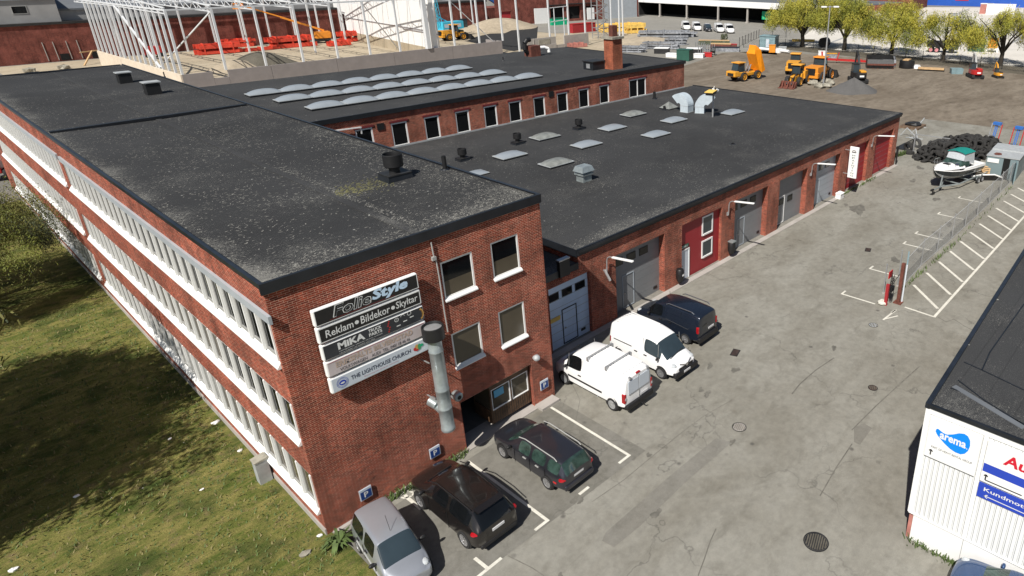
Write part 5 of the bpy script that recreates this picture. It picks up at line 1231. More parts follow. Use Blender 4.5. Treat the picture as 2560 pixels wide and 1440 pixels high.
# white sandwich panel wall inside
t = thing('panel_wall', 'tall white panel wall on pale plinth inside the steel frame', 'wall', (78.2, 113.2, 0), atan2(70.5, 10.6)); Lw = 71
T = Matrix.Rotation(pi/2, 4, 'X')
q = MB(); hol = [(3.0, 0, 7.5, 5.2), (61.5, 0, 67, 7.0)]; TT = plane_T((0, 0, 0), (1, 0, 0), (0, 0, 1)) @ Matrix.Translation((0, 0, -.2))
holed(q, plane_T((0, .18, 0), (1, 0, 0), (0, 0, 1)), Lw, 14.0, hol, .3); q.build('panels', ['white_wall'], t)
q = MB()
for a, b in ((0, 3.0), (7.5, 61.5), (67, Lw)): q.box(a, .19, 0, b, .24, 2.3)
q.build('plinth', ['sand'], t)
q = MB()
for i in range(1, 9): q.box(i*7.1-.06, .181, 2.3, i*7.1+.06, .21, 14)
q.box(7.5, .2, 5.9, Lw, .3, 6.15); q.box(.0, .2, 5.5, 20, .32, 5.7); q.box(61.5, .2, 7.2, 67, .34, 7.5); q.build('rails', ['steel'], t)
t = thing('scissor_post', 'thick white corner column at the end of the panel wall', 'column', (76.5, 112.9, 0)); MB().box(-.55, -.5, 0, .55, .5, 13.4).build('shaft', ['white'], t); MB().box(-.7, -.6, 0, .7, .6, .15).build('foot', ['steel'], t)
# ================================================================== OLD BRICK FACTORY BEHIND
t = thing('brick_factory', 'long old brick factory with grey upper storeys at the far left', 'building', (0, 180.5, 0))
MB().box(-30, 0, 0, 140, 20, 7.9).build('wall', ['brick_far'], t)
MB().box(-30.3, -.25, 7.9, 140.2, 3, 8.4).build('cornice', ['dark_steel'], t)
q = MB(); q.box(-30, 1.5, 8.4, 26.5, 10, 13.1); q.box(26.5, 3.5, 8.4, 90, 12, 10.7); q.box(90, 2.5, 8.4, 140, 12, 11.0); q.build('upper_wall', ['grey_wall'], t)
q = MB(); q.add([(-30, 1.2, 13.1), (26.7, 1.2, 13.1), (26.7, 26, 17.5), (-30, 26, 17.5), (26.7, 3.2, 10.7), (140, 3.2, 10.9), (140, 30, 15.5), (26.7, 30, 15.5)], [(0, 1, 2, 3), (4, 5, 6, 7)]); q.box(26.4, 3.2, 10.55, 140, 3.5, 10.95); q.build('roof', ['grey_roof'], t)
for x in (-6, 18.8): 
    q = MB(); q.box(x, 1.42, 10.3, x+2.6, 1.5, 12.0); o = q.build('window', ['frame_grey'], t); MB().box(x+.15, 1.4, 10.45, x+2.45, 1.42, 11.85).build('pane', ['glass'], o)
for x in (24.0, 29.6):
    q = MB(); q.box(x, -.1, .2, x+1.6, .05, 1.6); q.build('basement_opening', ['dark_inside'], t)
q = MB()
for x in (21.8, 23.6, 25.9, 27.8, 33.2): q.bar((x, -.06, .3), (x-.15, -.06, 4.3), .13)
q.build('mortar_scars', ['concrete'], t)
for k, p_ in enumerate(((75, 180), (160, 172))):
    p = G(*p_); t = thing('rubble_block', ['pale broken concrete block below the left wall scars', 'pale broken concrete block below the right wall scars'][k], 'rubble', (p.x, p.y-.5, 0)); MB().blob((0, 0, .4), (1.1, .9, .55), .25, 7, 0, k).build('block', ['stone'], t)
p = G(225, 160); t = thing('timber_prop', 'pale wooden raking prop by the brick factory wall', 'prop', (p.x, p.y, 0)); q = MB(); q.bar((-1.5, -2.5, 0), (1.2, .8, 2.6), .25); q.bar((-1, .5, 2.5), (3.4, 1.2, 2.7), .2); q.build('timbers', ['timber'], t)
# warehouse with loading docks, further right
t = thing('dock_warehouse', 'red brick warehouse with loading docks behind the building site', 'building', (140, 176, 0))
wh = 12
q = MB(); TT = plane_T((0, 0, 0), (62, -10.5, 0), (0, 0, 1)); holed(q, TT, 62.9, wh, [(1.5, .8, 6.0, 4.6), (22, .8, 27.5, 5.2), (30, .8, 35, 5.2), (37.5, .8, 41, 5)], 1.0); q.build('wall', ['brick_far'], t)
q = MB()
for a, b, c in ((20.5, 29, 5.8), (29.5, 42, 6.0)): q.box(a, c, -.1, b, c+.3, .9)
MB().join(q, TT).build('dock_canopy', ['dark_steel'], t)
q = MB(); q.box(22, .8, -.9, 27.5, 5.2, -.8); q.box(30, .8, -.9, 35, 5.2, -.8); q.box(37.5, .8, -.9, 41, 5, -.8); MB().join(q, TT).build('dock_door', ['dark_inside'], t)
q = MB(); q.box(1.5, .8, -.5, 6, 4.6, -.4); MB().join(q, TT).build('red_door', ['door_red'], t)
q = MB(); q.box(46, 0, .02, 62, 7.6, .12); MB().join(q, TT).build('grey_gate', ['grey_panel'], t)
q = MB(); q.box(-30, 15, 0, 62, 25, 5); q.build('back_wing', ['brick_far'], t)
for k, (x, z, w, h) in enumerate(((14, 2.2, 5.2, 4.6), (36.2, 2.5, 3.2, 3.6))):
    s = thing('wall_panel', ['large white panel standing before the dock wall on the left', 'white panel standing before the dock wall on the right'][k], 'panel', tuple(Vector((140, 176, z-2.2))+Vector((x, -x*.17-1.5, 0))), -.17); MB().box(0, -.15, 0, w, .1, h+.6).build('sheet', ['white_wall'], s); MB().box(.2, .1, 0, .5, .6, h).build('leg', ['steel'], s)
t = thing('green_skip', 'bright green waste skip before the loading docks', 'skip', tuple(G(1395, 62)), -.2); MB().prism([(-3, -1.2), (3, -1.2), (3, 1.2), (-3, 1.2)], 0, 2.2).build('body', ['green_bright'], t); MB().box(-3.1, -1.3, 2.2, 3.1, 1.3, 2.35).build('rim', ['green_box'], t)
t = thing('red_container', 'long dark red container behind the plinth', 'container', tuple(G(1455, 80)), -.1); MB().box(-4.5, -1.3, 0, 4.5, 1.3, 2.6).build('box', ['door_red'], t); MB().box(-4.6, -1.4, 2.6, 4.6, 1.4, 2.7).build('roof', ['red'], t)
# open hall with white fascia
A = Vector((208, 171, 0)); B = Vector((201, 106, 0)); t = thing('open_shed', 'dark open sided hall with long white fascia and concrete posts', 'building', tuple(B))
dd = (A-B); L_ = dd.length; dd.normalize(); nn = Vector((dd.y, -dd.x, 0)); T0 = Matrix((dd, nn, Vector((0, 0, 1)))).transposed().to_4x4()
q = MB(); q.box(-30, -.4, 5.2, L_, .1, 7.2); MB().join(q, T0).build('fascia', ['white_wall'], t)
q = MB(); q.box(-30, .1, 6.6, L_, 40, 6.9); MB().join(q, T0).build('roof', ['grey_roof'], t)
q = MB(); q.box(-30, 14, 0, L_, 14.3, 6.6); q.box(L_-.3, .3, 0, L_, 14, 6.6); q.box(-30, .6, 0, -29.7, 14, 6.6); MB().join(q, T0).build('back_wall', ['dark_inside'], t)
for i, (px, py) in enumerate(((1650, 42), (1717, 47), (1795, 53), (1868, 58))):
    p = G(px, py)-B; q = MB(); q.box(p.x-.28, p.y-.28, 0, p.x+.28, p.y+.28, 5.2); q.box(p.x-.5, p.y-.5, 0, p.x+.5, p.y+.5, .5); q.build('post', ['concrete'], t)
p = G(1872, 46); t = thing('box_trailer', 'white fronted box truck body parked under the open hall', 'trailer', (p.x+4, p.y+1, 0), radians(108)); q = MB(); q.box(-1.5, -5, 1.1, 1.5, 5, 4.3, 1); q.build('box', ['white_wall', 'fascia'], t); MB().box(-1.55, 5.0, 1.0, 1.55, 5.1, 4.4).build('front', ['white_wall'], t); MB().box(-.5, 5.1, 2.8, .5, 5.14, 3.4).build('vent', ['black'], t)
q = MB()
for y in (-3, -1.8): q.cone((-1.2, y, .5), (1.2, y, .5), .5, .5, 14)
q.build('wheel', ['rubber'], t)
# far right backdrop
t = thing('brick_hall_far', 'plain red brick hall with pale stair strip behind the willows', 'building', (302, 92, 0), radians(10)); MB().box(-8, -1, 0, 30, 60, 12).build('wall', ['brick_far'], t); MB().box(-8.2, 20, 3, -8.01, 27, 12.1).build('pale_strip', ['white_wall'], t)
t = thing('blue_hall', 'long blue clad hall with red marks at the horizon, top right', 'building', (345, 100, 0), radians(-82)); MB().box(-20, 0, 0, 120, 30, 9).build('wall', ['blue'], t); MB().box(-20.2, -.2, 9, 120, 30, 13).build('roof', ['fascia'], t)
for i, x in enumerate((12, 44, 78)): MB().box(x, -.1, 2.5, x+6, -.02, 7.5).build('red_mark', ['sign_red'], t)
for k, (a, m_, lab, w) in enumerate((((2464, 34), 'clay_pink', 'rust streaked pale container far right', 3), ((2500, 36), 'white_wall', 'long white container far right beside the streaked one', 7))):
    p = G(*a); t = thing('far_container', lab, 'container', (p.x, p.y, 0), radians(-80)); w *= .75; MB().box(-w, -2, 0, w, 2, 3.8).build('box', [m_], t); MB().box(-w-.1, -2.1, 3.8, w+.1, 2.1, 4.0).build('roof', ['white_wall'], t)
q = MB()
for i in range(6):
    y = 20-i*9; q.bar((165+i*6, 62-i*13, .02), (330, 96-i*20, .02), .8, .02)
tag(q.build('pavement_bands', ['grey_wall']), kind='structure')
# ================================================================== SITE CONTENTS
def stack(px, py, L, w, h, rz, label, layers=2, mat='red_stack'):
    p = G(px, py); t = thing('bundle', label, 'bundle', (p.x, p.y, 0), radians(rz), 'red bundles on the site' if mat == 'red_stack' else None)
    R = random.Random(int(px)); 
    for k in range(layers):
        q = MB(); z = h/layers*k
        for i in range(6): zz = z+.05+R.uniform(0, .12); q.box(-L/2+R.uniform(-.7, .7), -w/2+i*w/6, zz, L/2+R.uniform(-.9, .7), -w/2+(i+1)*w/6-.12, zz+(h/layers-.12)*R.uniform(.45, .95))
        for x in (-L*.35, 0, L*.35): q.box(x-.12, -w/2-.05, z, x+.12, w/2, z+h/layers-.02)
        q.build('layer', [mat], t)
stack(548, 134, 8.5, 3.4, 2.6, -8, 'nearest left red bundle stack on the sand'); stack(597, 117, 7, 3, 2.2, -5, 'red bundle stack farther back on the left')
stack(650, 126, 8, 2.0, .9, 0, 'low flat red bundle left of the large stack', 1); stack(730, 118, 10.5, 3.2, 3.0, -3, 'largest red bundle stack, middle of the site')
stack(850, 114, 5.5, 2.5, 1.4, -5, 'small red bundle before the panel wall', 1); stack(876, 104, 5.5, 2.8, 3.0, -5, 'two layer red bundle stack by the panel wall')
stack(1440, 118, 4.5, 2.2, 1.2, -15, 'dusty red block stack right of the doorway plinth', 1, 'clay_pink')
stack(1545, 78, 12, 4, 2.6, -25, 'yellow packed boards, left half of the long yellow stack', 2, 'yellow_pack'); stack(1588, 82, 6, 4, 3, -25, 'yellow packed boards, right end of the long yellow stack', 2, 'yellow_pack')
stack(1660, 92, 14, 5, 2.0, -52, 'long grey stack of scaffold parts before the white vans', 2, 'pallet_grey'); stack(1718, 92, 5, 3, 1.6, -52, 'short grey scaffold stack nearest the white vans', 2, 'pallet_grey')
stack(1650, 122, 9, 2.2, 1.8, -60, 'blue grey pallet row behind the chimney, left part', 3, 'pallet_grey'); stack(1690, 112, 5, 2.2, 1.8, -60, 'blue grey pallet row, right part', 3, 'pallet_grey'); stack(1570, 130, 8, 2.2, 1.5, -60, 'blue grey pallets directly behind the orange chimney', 3, 'pallet_grey')
def pile(px, py, r, h, mat, label, name='sand_pile', seed=1, ex=1.0):
    p = G(px, py); t = thing(name, label, 'pile', (p.x, p.y, 0)); R = random.Random(seed); q = MB(); n, k = 28, 9; vs = []
    ph = [R.uniform(0, 6.28) for _ in range(4)]
    for j in range(k):
        f_ = j/(k-1)
        for i in range(n):
            a = 2*pi*i/n; rr = r*(1+.12*sin(2*a+ph[0])+.07*sin(5*a+ph[1]))*(1-f_); z = h*sin(pi/2*f_)**1.1 if mat != 'mound' else h*(1-(1-f_)**1.15)*(1+.05*sin(3*a+ph[2]))
            vs.append((cos(a)*rr*ex, sin(a)*rr, z+R.uniform(-.04, .04)*h*(.3+f_*.2)-.03))
    q.add(vs, [(j*n+i, j*n+(i+1) % n, (j+1)*n+(i+1) % n, (j+1)*n+i) for j in range(k-1) for i in range(n)], 0, True); q.build('heap', [mat], t)
pile(590, 172, 4.6, 1.8, 'sandpile', 'lighter sand heap behind the plinth notch', seed=2, ex=1.2); pile(652, 162, 5.6, 2.7, 'dark_gravel', 'dark gravel heap behind the plinth', 'gravel_pile', 5, 1.3)
pile(1250, 72, 9, 3.4, 'sandpile', 'big pale sand heap near the brick warehouse', seed=7, ex=1.5); pile(1600, 110, 9, 1.8, 'sandpile', 'low sand heap before the pallets', seed=9, ex=1.4)
pile(2132, 228, 3.9, 2.2, 'mound', 'grey gravel cone in front of the excavator', 'gravel_pile', 11, 1.0)
p = G(2240, 236)
# boom lift
p = G(806, 107); t = thing('boom_lift', 'orange red telescopic boom lift with raised basket', 'boom lift', (p.x, p.y, 0), radians(170))
MB().box(-2, -1.2, .5, 2, 1.2, 1.2).build('chassis', ['dark_steel'], t); q = MB(); q.box(-2.2, -1.3, 1.3, 1.5, 1.3, 3.0); q.box(-2.6, -.9, 1.5, -1.6, .9, 2.6); q.build('turntable', ['orange'], t)
for x in (-1.5, 1.5):
    for y in (-1.2, 1.2): q = MB(); q.cone((x, y-.25, .55), (x, y+.25, .55), .55, .55, 16); q.build('wheel', ['rubber'], t)
q = MB(); q.bar((-1, 0, 3.2), (9, 0, 7.2), .5); q.bar((8, 0, 6.9), (17.5, 0, 10.5), .32); q.build('boom', ['orange'], t)
q = MB(); q.box(17, -1.2, 9.6, 19.2, 1.2, 9.8); 
for x in (17, 19.1):
    for y in (-1.2, 1.1): q.box(x, y, 9.8, x+.1, y+.1, 10.9)
q.box(17, -1.2, 10.8, 19.2, -1.1, 10.95); q.box(17, 1.1, 10.8, 19.2, 1.2, 10.95); q.box(17, -1.2, 10.2, 17.1, 1.2, 10.9); q.build('basket', ['orange'], t)
# blue crane
p = G(1122, 91); t = thing('mobile_crane', 'light blue mobile crane with lattice boom behind the wheel loader', 'crane', (p.x, p.y, 0), radians(0))
MB().box(-5, -1.3, .7, 4.5, 1.3, 1.6).build('chassis', ['olive'], t); q = MB(); q.box(-2.5, -1.6, 2.1, 4.5, 1.6, 4.2); q.box(-3, -1.2, 1.7, 3, 1.2, 2.1); q.build('superstructure', ['crane_blue'], t)
MB().box(4.5, -1.4, 2.3, 6.0, 0.2, 4.8).build('cab', ['glass_blue'], t); MB().box(-2.0, -1.63, 2.6, 3.6, -1.605, 3.6).build('name_panel', ['pale_sign'], t)
q = MB(); L0 = Vector((-2.6, 0, 3.2)); L1 = Vector((-4.4, 0, 20)); dv = (L1-L0)/12
for a, b in ((-.6, -.6), (-.6, .6), (.6, -.6), (.6, .6)): q.bar(L0+Vector((a, b, 0)), L1+Vector((a*.6, b*.6, 0)), .14)
for k in range(12):
    s_ = 1 if k % 2 else -1; o = L0+dv*k
    q.bar(o+Vector((-.6*s_, -.6, 0)), o+dv+Vector((.6*s_, -.6, 0)), .08); q.bar(o+Vector((-.6, -.6*s_, 0)), o+dv+Vector((-.6, .6*s_, 0)), .08); q.bar(o+Vector((-.6*s_, .6, 0)), o+dv+Vector((.6*s_, .6, 0)), .08)
q.bar((0, 0, 4.2), (-3.2, 0, 6), .3); q.build('lattice_boom', ['crane_blue'], t)
for x in (-4, -2.4, 1.5, 3.2): q = MB(); q.cone((x, -1.3, .6), (x, 1.3, .6), .6, .6, 14); q.build('wheel', ['rubber'], t)
p = G(1122, 60); t = thing('lift_mast', 'dark blue upright lift mast behind the crane', 'mast', (p.x, p.y, 0)); MB().box(-.45, -.45, .6, .45, .45, 10.5).build('mast', ['boom_blue'], t); MB().box(-1.5, -1.2, 0, 1.5, 1.2, .9).build('base', ['steel'], t)
p = G(1250, 60); t = thing('blue_boom', 'blue telescopic boom slanting up behind the frame', 'boom', (p.x, p.y, 0)); q = MB(); q.bar((5, 0, 3.5), (-14, 0, 15), .9, .9); q.build('boom', ['boom_blue'], t); MB().box(3, -1.3, .4, 8, 1.3, 3).build('carrier', ['boom_blue'], t)
# parked red machine behind columns, small blue cabin
p = G(388, 142); t = thing('red_machine', 'small red machine behind the white side columns', 'machine', (p.x, p.y, 0)); MB().box(-2.2, -1, .6, 1.4, 1, 2.4).build('body', ['red'], t); q = MB()
for x in (-1.4, 1): q.cone((x, -1.1, .5), (x, 1.1, .5), .5, .5, 12)
q.build('wheel', ['rubber'], t); MB().box(1.4, -1, .6, 2.2, 1, 1.6).build('counterweight', ['dark_steel'], t)
p = G(296, 132); t = thing('portable_toilet', 'pale blue portable toilet behind the left columns', 'cabin', (p.x, p.y, 0)); MB().box(-.7, -.7, 0, .7, .7, 2.3).build('cabin', ['teal'], t); MB().box(-.75, -.75, 2.3, .75, .75, 2.45).build('roof', ['white'], t)
# scaffold stair tower
p = G(1503, 96); t = thing('stair_tower', 'grey aluminium scaffold stair tower behind the chimney', 'scaffold', (p.x, p.y, 0), -.2)
for x in (-2, 0, 2):
    for y in (-1.4, 1.4): q = MB(); q.box(x-.09, y-.09, 0, x+.09, y+.09, 15); q.build('standard', ['steel'], t)
for k in range(7):
    z = 1.0+k*2; q = MB(); q.bar((-2, -1.4, z), (2, -1.4, z), .1); q.bar((-2, 1.4, z), (2, 1.4, z), .1); q.bar((-2, -1.4, z), (-2, 1.4, z), .1); q.bar((2, -1.4, z), (2, 1.4, z), .1); q.build('ledger', ['steel'], t)
    q = MB(); a, b = ((-2, 2) if k % 2 else (2, -2)); q.bar((a, -.7, z), (b, -.7, z+2), .6, .1); q.bar((a, -1.3, z+.9), (b, -1.3, z+2.9), .07); q.build('stair_flight', ['steel'], t)
def loader(loc, rz, label, body='yellow', fork=True, rear_only=False, s=1):
    t = thing('wheel_loader', label, 'wheel loader', loc, rz, 'yellow wheel loaders'); r = .78
    q = MB(); q.prism([(-3.4, -1.05), (-.6, -1.15), (-.6, 1.15), (-3.4, 1.05)], 1.0, 2.25); q.box(-3.55, -1.15, .75, -2.9, 1.15, 1.5); q.build('engine_hood', [body], t, .06)
    q = MB(); q.box(-3.57, -.7, 1.15, -3.5, .7, 2.1); q.build('radiator_grille', ['black'], t)
    q = MB(); q.box(-.7, -.9, .7, .2, .9, 1.9); q.box(.5, -.55, .8, 2.2, .55, 1.7); q.build('frame', [body], t, .05)
    q = MB(); q.add([(-.75, -.8, 1.9), (.75, -.7, 1.9), (.75, .7, 1.9), (-.75, .8, 1.9), (-.6, -.72, 3.25), (.55, -.66, 3.25), (.55, .66, 3.25), (-.6, .72, 3.25)], [(0, 1, 5, 4), (1, 2, 6, 5), (2, 3, 7, 6), (3, 0, 4, 7)]); c = q.build('cab', ['glass_blue'], t)
    q = MB()
    for x, y, x2 in ((-.75, .8, -.6), (.75, .7, .55), (-.05, .78, -.05)):
        for s_ in (1, -1): q.bar((x, s_*y, 1.9), (x2, s_*(y-.06), 3.25), .1)
    q.build('cab_pillar', ['dark_steel'], c)
    q = MB(); q.box(-.85, -.92, 3.25, .85, .92, 3.42); q.build('cab_roof', [body], t, .05)
    for x in (-1.9, 1.5):
        for s_ in (1, -1): 
            wheel(t, x, s_*1.05, r, s_, .55, body, 3)
            q = MB(); n = 6
            for i in range(n):
                a, b = radians(20+i*25), radians(20+(i+1)*25); q.bar((x+cos(a)*(r+.14), s_*1.05, r+sin(a)*(r+.14)), (x+cos(b)*(r+.14), s_*1.05, r+sin(b)*(r+.14)), .6, .05, 0, (0, 1, 0))
            if x < 0: q.build('mudguard', ['dark_steel'], t)
    q = MB()
    for s_ in (.42, -.42): q.bar((1.0, s_, 1.95), (2.9, s_, 1.3), .2, .3); q.bar((2.9, s_, 1.3), (3.4, s_, .5), .18, .26)
    q.bar((1.2, 0, 1.3), (2.9, 0, 1.5), .14); q.build('lift_arm', ['dark_steel'], t)
    if fork:
        q = MB(); q.add([(3.3, -1.35, .1), (4.4, -1.35, .05), (3.35, -1.35, 1.05), (3.3, 1.35, .1), (4.4, 1.35, .05), (3.35, 1.35, 1.05)], [(0, 1, 2), (3, 5, 4), (0, 3, 4, 1), (0, 2, 5, 3)])
        for y in (-.9, 0, .9): q.bar((4.3, y, .1), (3.5, y, 1.1), .12, .08)
        q.box(4.3, -1.35, .03, 4.9, -.55, .1); q.box(4.3, -.3, .03, 4.95, .35, .1); q.box(4.3, .6, .03, 4.9, 1.35, .1); q.build('bucket', ['rust'], t)
    else:
        q = MB(); q.add([(3.3, -1.3, .1), (4.5, -1.3, .1), (3.4, -1.3, 1.2), (3.3, 1.3, .1), (4.5, 1.3, .1), (3.4, 1.3, 1.2)], [(0, 1, 2), (3, 5, 4), (0, 3, 4, 1), (0, 2, 5, 3)]); q.build('bucket', ['dark_steel'], t)
    t.scale = (s, s, s); return t
p = G(1990, 212); p2 = G(1935, 226); ang = atan2(p2.y-p.y, p2.x-p.x)
loader((p.x+.2, p.y, 0), ang+.15, 'nearest yellow wheel loader with rusty toothed bucket', s=1.05)
p = G(1985, 184); loader((p.x+1.2, p.y+.5, 0), radians(20), 'yellow wheel loader half hidden behind the nearest one', fork=False, s=1.1)
p = G(2036, 203); loader((p.x+1.5, p.y-.2, 0), radians(5), 'orange yellow wheel loader seen from behind, rightmost of the group', 'orange', fork=False, s=1.25)
p = G(1138, 100); loader((p.x, p.y, 0), radians(-5), 'yellow wheel loader inside the steel frame before the blue crane', fork=False, s=1.25)
# dumper
p = G(1858, 200); t = thing('articulated_dumper', 'yellow articulated dumper with its orange bed tipped up', 'dumper', (p.x, p.y, 0), radians(172)); r = .82
q = MB(); q.box(.6, -1.05, .9, 3.3, 1.05, 1.65); q.box(2.4, -1.1, 1.0, 3.5, 1.1, 1.9); q.build('nose', ['yellow'], t, .08); MB().box(3.5, -.7, 1.1, 3.56, .7, 1.6).build('grille', ['dark_steel'], t)
q = MB(); q.add([(.6, -.85, 1.6), (2.6, -.75, 1.6), (2.6, .75, 1.6), (.6, .85, 1.6), (.7, -.78, 3.2), (2.2, -.68, 3.2), (2.2, .68, 3.2), (.7, .78, 3.2)], [(0, 1, 5, 4), (1, 2, 6, 5), (2, 3, 7, 6), (3, 0, 4, 7)]); q.build('cab', ['glass_blue'], t)
q = MB(); q.box(.5, -.95, 3.2, 2.4, .95, 3.38); q.build('cab_roof', ['yellow'], t, .05)
q = MB(); q.box(-3.6, -.6, .8, .6, .6, 1.35); q.build('rear_frame', ['yellow'], t, .05)
for x in (1.2, -2.6):
    for s_ in (1, -1): wheel(t, x, s_*1.15, r, s_, .6, 'yellow', 3)
q = MB()
for s_ in (.35, -.35): q.cone((-.8, s_, 1.3), (-1.6, s_, 2.7), .09, .09, 8)
q.build('ram', ['chrome'], t)
q = MB(); A_ = [(-2.2, .3), (-1.6, 0), (1.7, 0), (2.2, .5), (2.9, 1.0), (1.8, 1.45), (-2.2, 1.3)]; M_ = Matrix.Rotation(radians(-66), 4, 'Y'); vs = []
for sy in (1, -1):
    for a, b in A_: vs.append(Matrix.Translation((-2.5, 0, 3.0)) @ (M_ @ Vector((a, sy*(.8 if a > 2 else 1.3)*(1 if b > .2 else .82), b))))
q.add(vs, [(i, i+1, i+8, i+7) for i in range(5)]+[tuple(range(6, -1, -1)), tuple(range(7, 14))]); q.build('tipping_bed', ['orange_bed'], t)
# excavators
def excav(loc, rz, label, body, house2, s, arm):
    t = thing('excavator', label, 'excavator', loc, rz, None); 
    for s_ in (1, -1):
        q = MB(); q.prism([(-1.5, -.25), (1.5, -.25), (1.5, .25), (-1.5, .25)], .08, .62); q.cone((-1.5, -.25, .35), (-1.5, .25, .35), .33, .33, 14); q.cone((1.5, -.25, .35), (1.5, .25, .35), .33, .33, 14)
        q.v = [v+Vector((0, s_*.85, 0)) for v in q.v]; q.build('track', ['rubber'], t)
    q = MB(); n = 14; poly = [(1.0, -.95), (1.0, .95)]+[(-.6+1.0*cos(radians(90+180*i/8))*1.2, 1.0*sin(radians(90+180*i/8))) for i in range(9)]; q.prism(poly, .75, 1.5); q.build('house', [body], t, .05)
    q = MB(); q.box(-.9, -.9, 1.5, .6, -.1, 1.75); q.build('hood', [house2], t, .05)
    q = MB(); q.box(-.3, .1, 1.5, .95, .9, 2.65); q.build('cab', ['glass_blue'], t); MB().box(-.38, .05, 2.65, 1.0, .95, 2.75).build('cab_roof', ['dark_steel'], t)
    MB().box(-1.82, -.35, 1.0, -1.80, .3, 1.25).build('rear_plate', ['white'], t)
    q = MB(); q.bar((.9, -.3, 1.4), (2.0, -.3, 3.6), .3, .34); q.bar((2.0, -.3, 3.6), (3.0, -.3, 4.1), .26, .3); q.bar((3.0, -.3, 4.2), (3.4, -.3, 2.0), .22, .26); q.bar((1.1, -.55, 1.4), (1.9, -.55, 3.0), .1); q.build('boom', [arm], t)
    q = MB(); q.add([(3.3, -.7, 2.1), (3.7, -.7, 1.5), (3.0, -.7, 1.3), (3.3, .1, 2.1), (3.7, .1, 1.5), (3.0, .1, 1.3)], [(0, 1, 2), (3, 5, 4), (0, 3, 4, 1), (0, 2, 5, 3)]); q.build('bucket', ['rust'], t)
    q = MB(); q.box(-2.0, -1.0, .15, -1.9, 1.0, .5); q.build('blade', ['dark_steel'], t)
    t.scale = (s, s, s); return t
p = G(2135, 208); excav((p.x+1.5, p.y, 0), radians(40), 'grey and yellow excavator with folded black boom behind the gravel cone', 'dark_steel', 'yellow', 1.2, 'dark_steel')
p = G(2432, 196); excav((p.x+1, p.y, 0), radians(35), 'red compact excavator with raised pale boom', 'red', 'red', 1.0, 'frame_grey')
p = G(2492, 195); t = excav((p.x+.5, p.y, 0), radians(40), 'tiny yellow mini excavator right of the red one', 'yellow', 'dark_steel', .62, 'yellow')
# lamp mast with boulders
p = G(2058, 212); t = thing('street_lamp', 'tall grey lamp mast with double head rising from boulders', 'street lamp', (p.x, p.y, 0)); q = MB(); q.cone((0, 0, 0), (0, 0, 12.9), .17, .08, 12); q.build('mast', ['steel'], t)
q = MB(); q.bar((-.6, .6, 13.0), (.6, -.6, 13.0), .1); q.box(-.15, -.15, 12.9, .15, .15, 13.15); q.build('crossarm', ['steel'], t)
for s_ in (1, -1): q = MB(); q.obox((s_*.75, -s_*.75, 13.0), (.9, .5, .25), Matrix.Rotation(radians(-45), 3, 'Z')); q.build('lamp_head', ['white'], t, .05)
MB().box(-.25, -.2, 3.6, .25, -.16, 4.2).build('sign_plate', ['teal'], t)
labs = ['mossy boulder left of the lamp mast', 'large boulder in front of the lamp mast', 'pale boulder behind the mast', 'flat boulder right of the mast', 'small boulder at the right end']
for i, (px, py) in enumerate(((2032, 212), (2048, 220), (2064, 207), (2067, 219), (2078, 212))):
    p = G(px, py); t = thing('boulder', labs[i], 'boulder', (p.x, p.y, 0)); R = random.Random(i); MB().blob((0, 0, .35), (R.uniform(.8, 1.2), R.uniform(.7, 1.0), R.uniform(.45, .65)), .22, 9, 0, i+20).build('rock', ['stone'], t)
# things along the fence
def simple_bucket(px, py, w, d, h, rz, label, mat='dark_steel'):
    p = G(px, py); t = thing('digger_bucket', label, 'bucket', (p.x, p.y, 0), radians(rz)); q = MB()
    q.add([(-w/2, 0, 0), (w/2, 0, 0), (w/2, d, .2), (-w/2, d, .2), (-w/2, d*.9, h), (w/2, d*.9, h), (-w/2, .2, h*.75), (w/2, .2, h*.75), (-w/2, -.25, h*.3), (w/2, -.25, h*.3)], [(0, 1, 2, 3), (3, 2, 5, 4), (0, 8, 6, 4, 3), (1, 2, 5, 7, 9), (8, 9, 7, 6), (0, 1, 9, 8)]); q.build('shell', [mat], t)
    q = MB()
    for i in range(6): x = -w/2+.2+i*(w-.4)/5; q.box(x-.08, -.45, .0, x+.08, .1, .12)
    q.box(-w/2-.05, -.3, h*.28, w/2+.05, -.2, h*.42); q.build('teeth', ['rust'], t)
simple_bucket(2200, 172, 5.2, 3.0, 2.4, -60, 'huge dark digger bucket in front of the fence'); simple_bucket(2222, 168, 2.6, 2.4, 2.0, -60, 'second dark digger bucket right behind the huge one', 'pallet_grey')
p = G(2266, 170); t = thing('drum_tank', 'black round tank with rusty timber lid by the fence', 'tank', (p.x, p.y, 0)); q = MB(); q.lathe((0, 0, 0), [(1.45, 0), (1.5, .1), (1.45, .75), (1.5, .8), (1.45, 1.5), (1.35, 1.55), (0, 1.5)], 28); q.build('tank', ['black'], t); MB().prism([(-1, -.6), (1.1, -.4), (.9, .7), (-1, .6)], 1.56, 1.75).build('lid', ['timber'], t)
p = G(2291, 170); t = thing('white_cover', 'small white cover on the ground right of the black tank', 'cover', (p.x, p.y, 0)); MB().add([(-1, -.7, 0), (1, -.7, 0), (1, .7, 0), (-1, .7, 0), (-.6, -.4, .6), (.6, -.4, .6), (.6, .4, .6), (-.6, .4, .6)], [(0, 1, 5, 4), (1, 2, 6, 5), (2, 3, 7, 6), (3, 0, 4, 7), (4, 5, 6, 7)]).build('shell', ['white'], t)
p = G(2327, 176); t = thing('steel_plates', 'rusty flat steel plates lying by the fence', 'plates', (p.x, p.y, 0), radians(-72)); q = MB(); q.box(-2.4, -1.2, .3, 2.4, 1.2, .45); q.box(-2.5, -1.1, 0, 2.5, 1.2, .3, 1); q.build('stack', ['timber', 'dark_inside'], t)
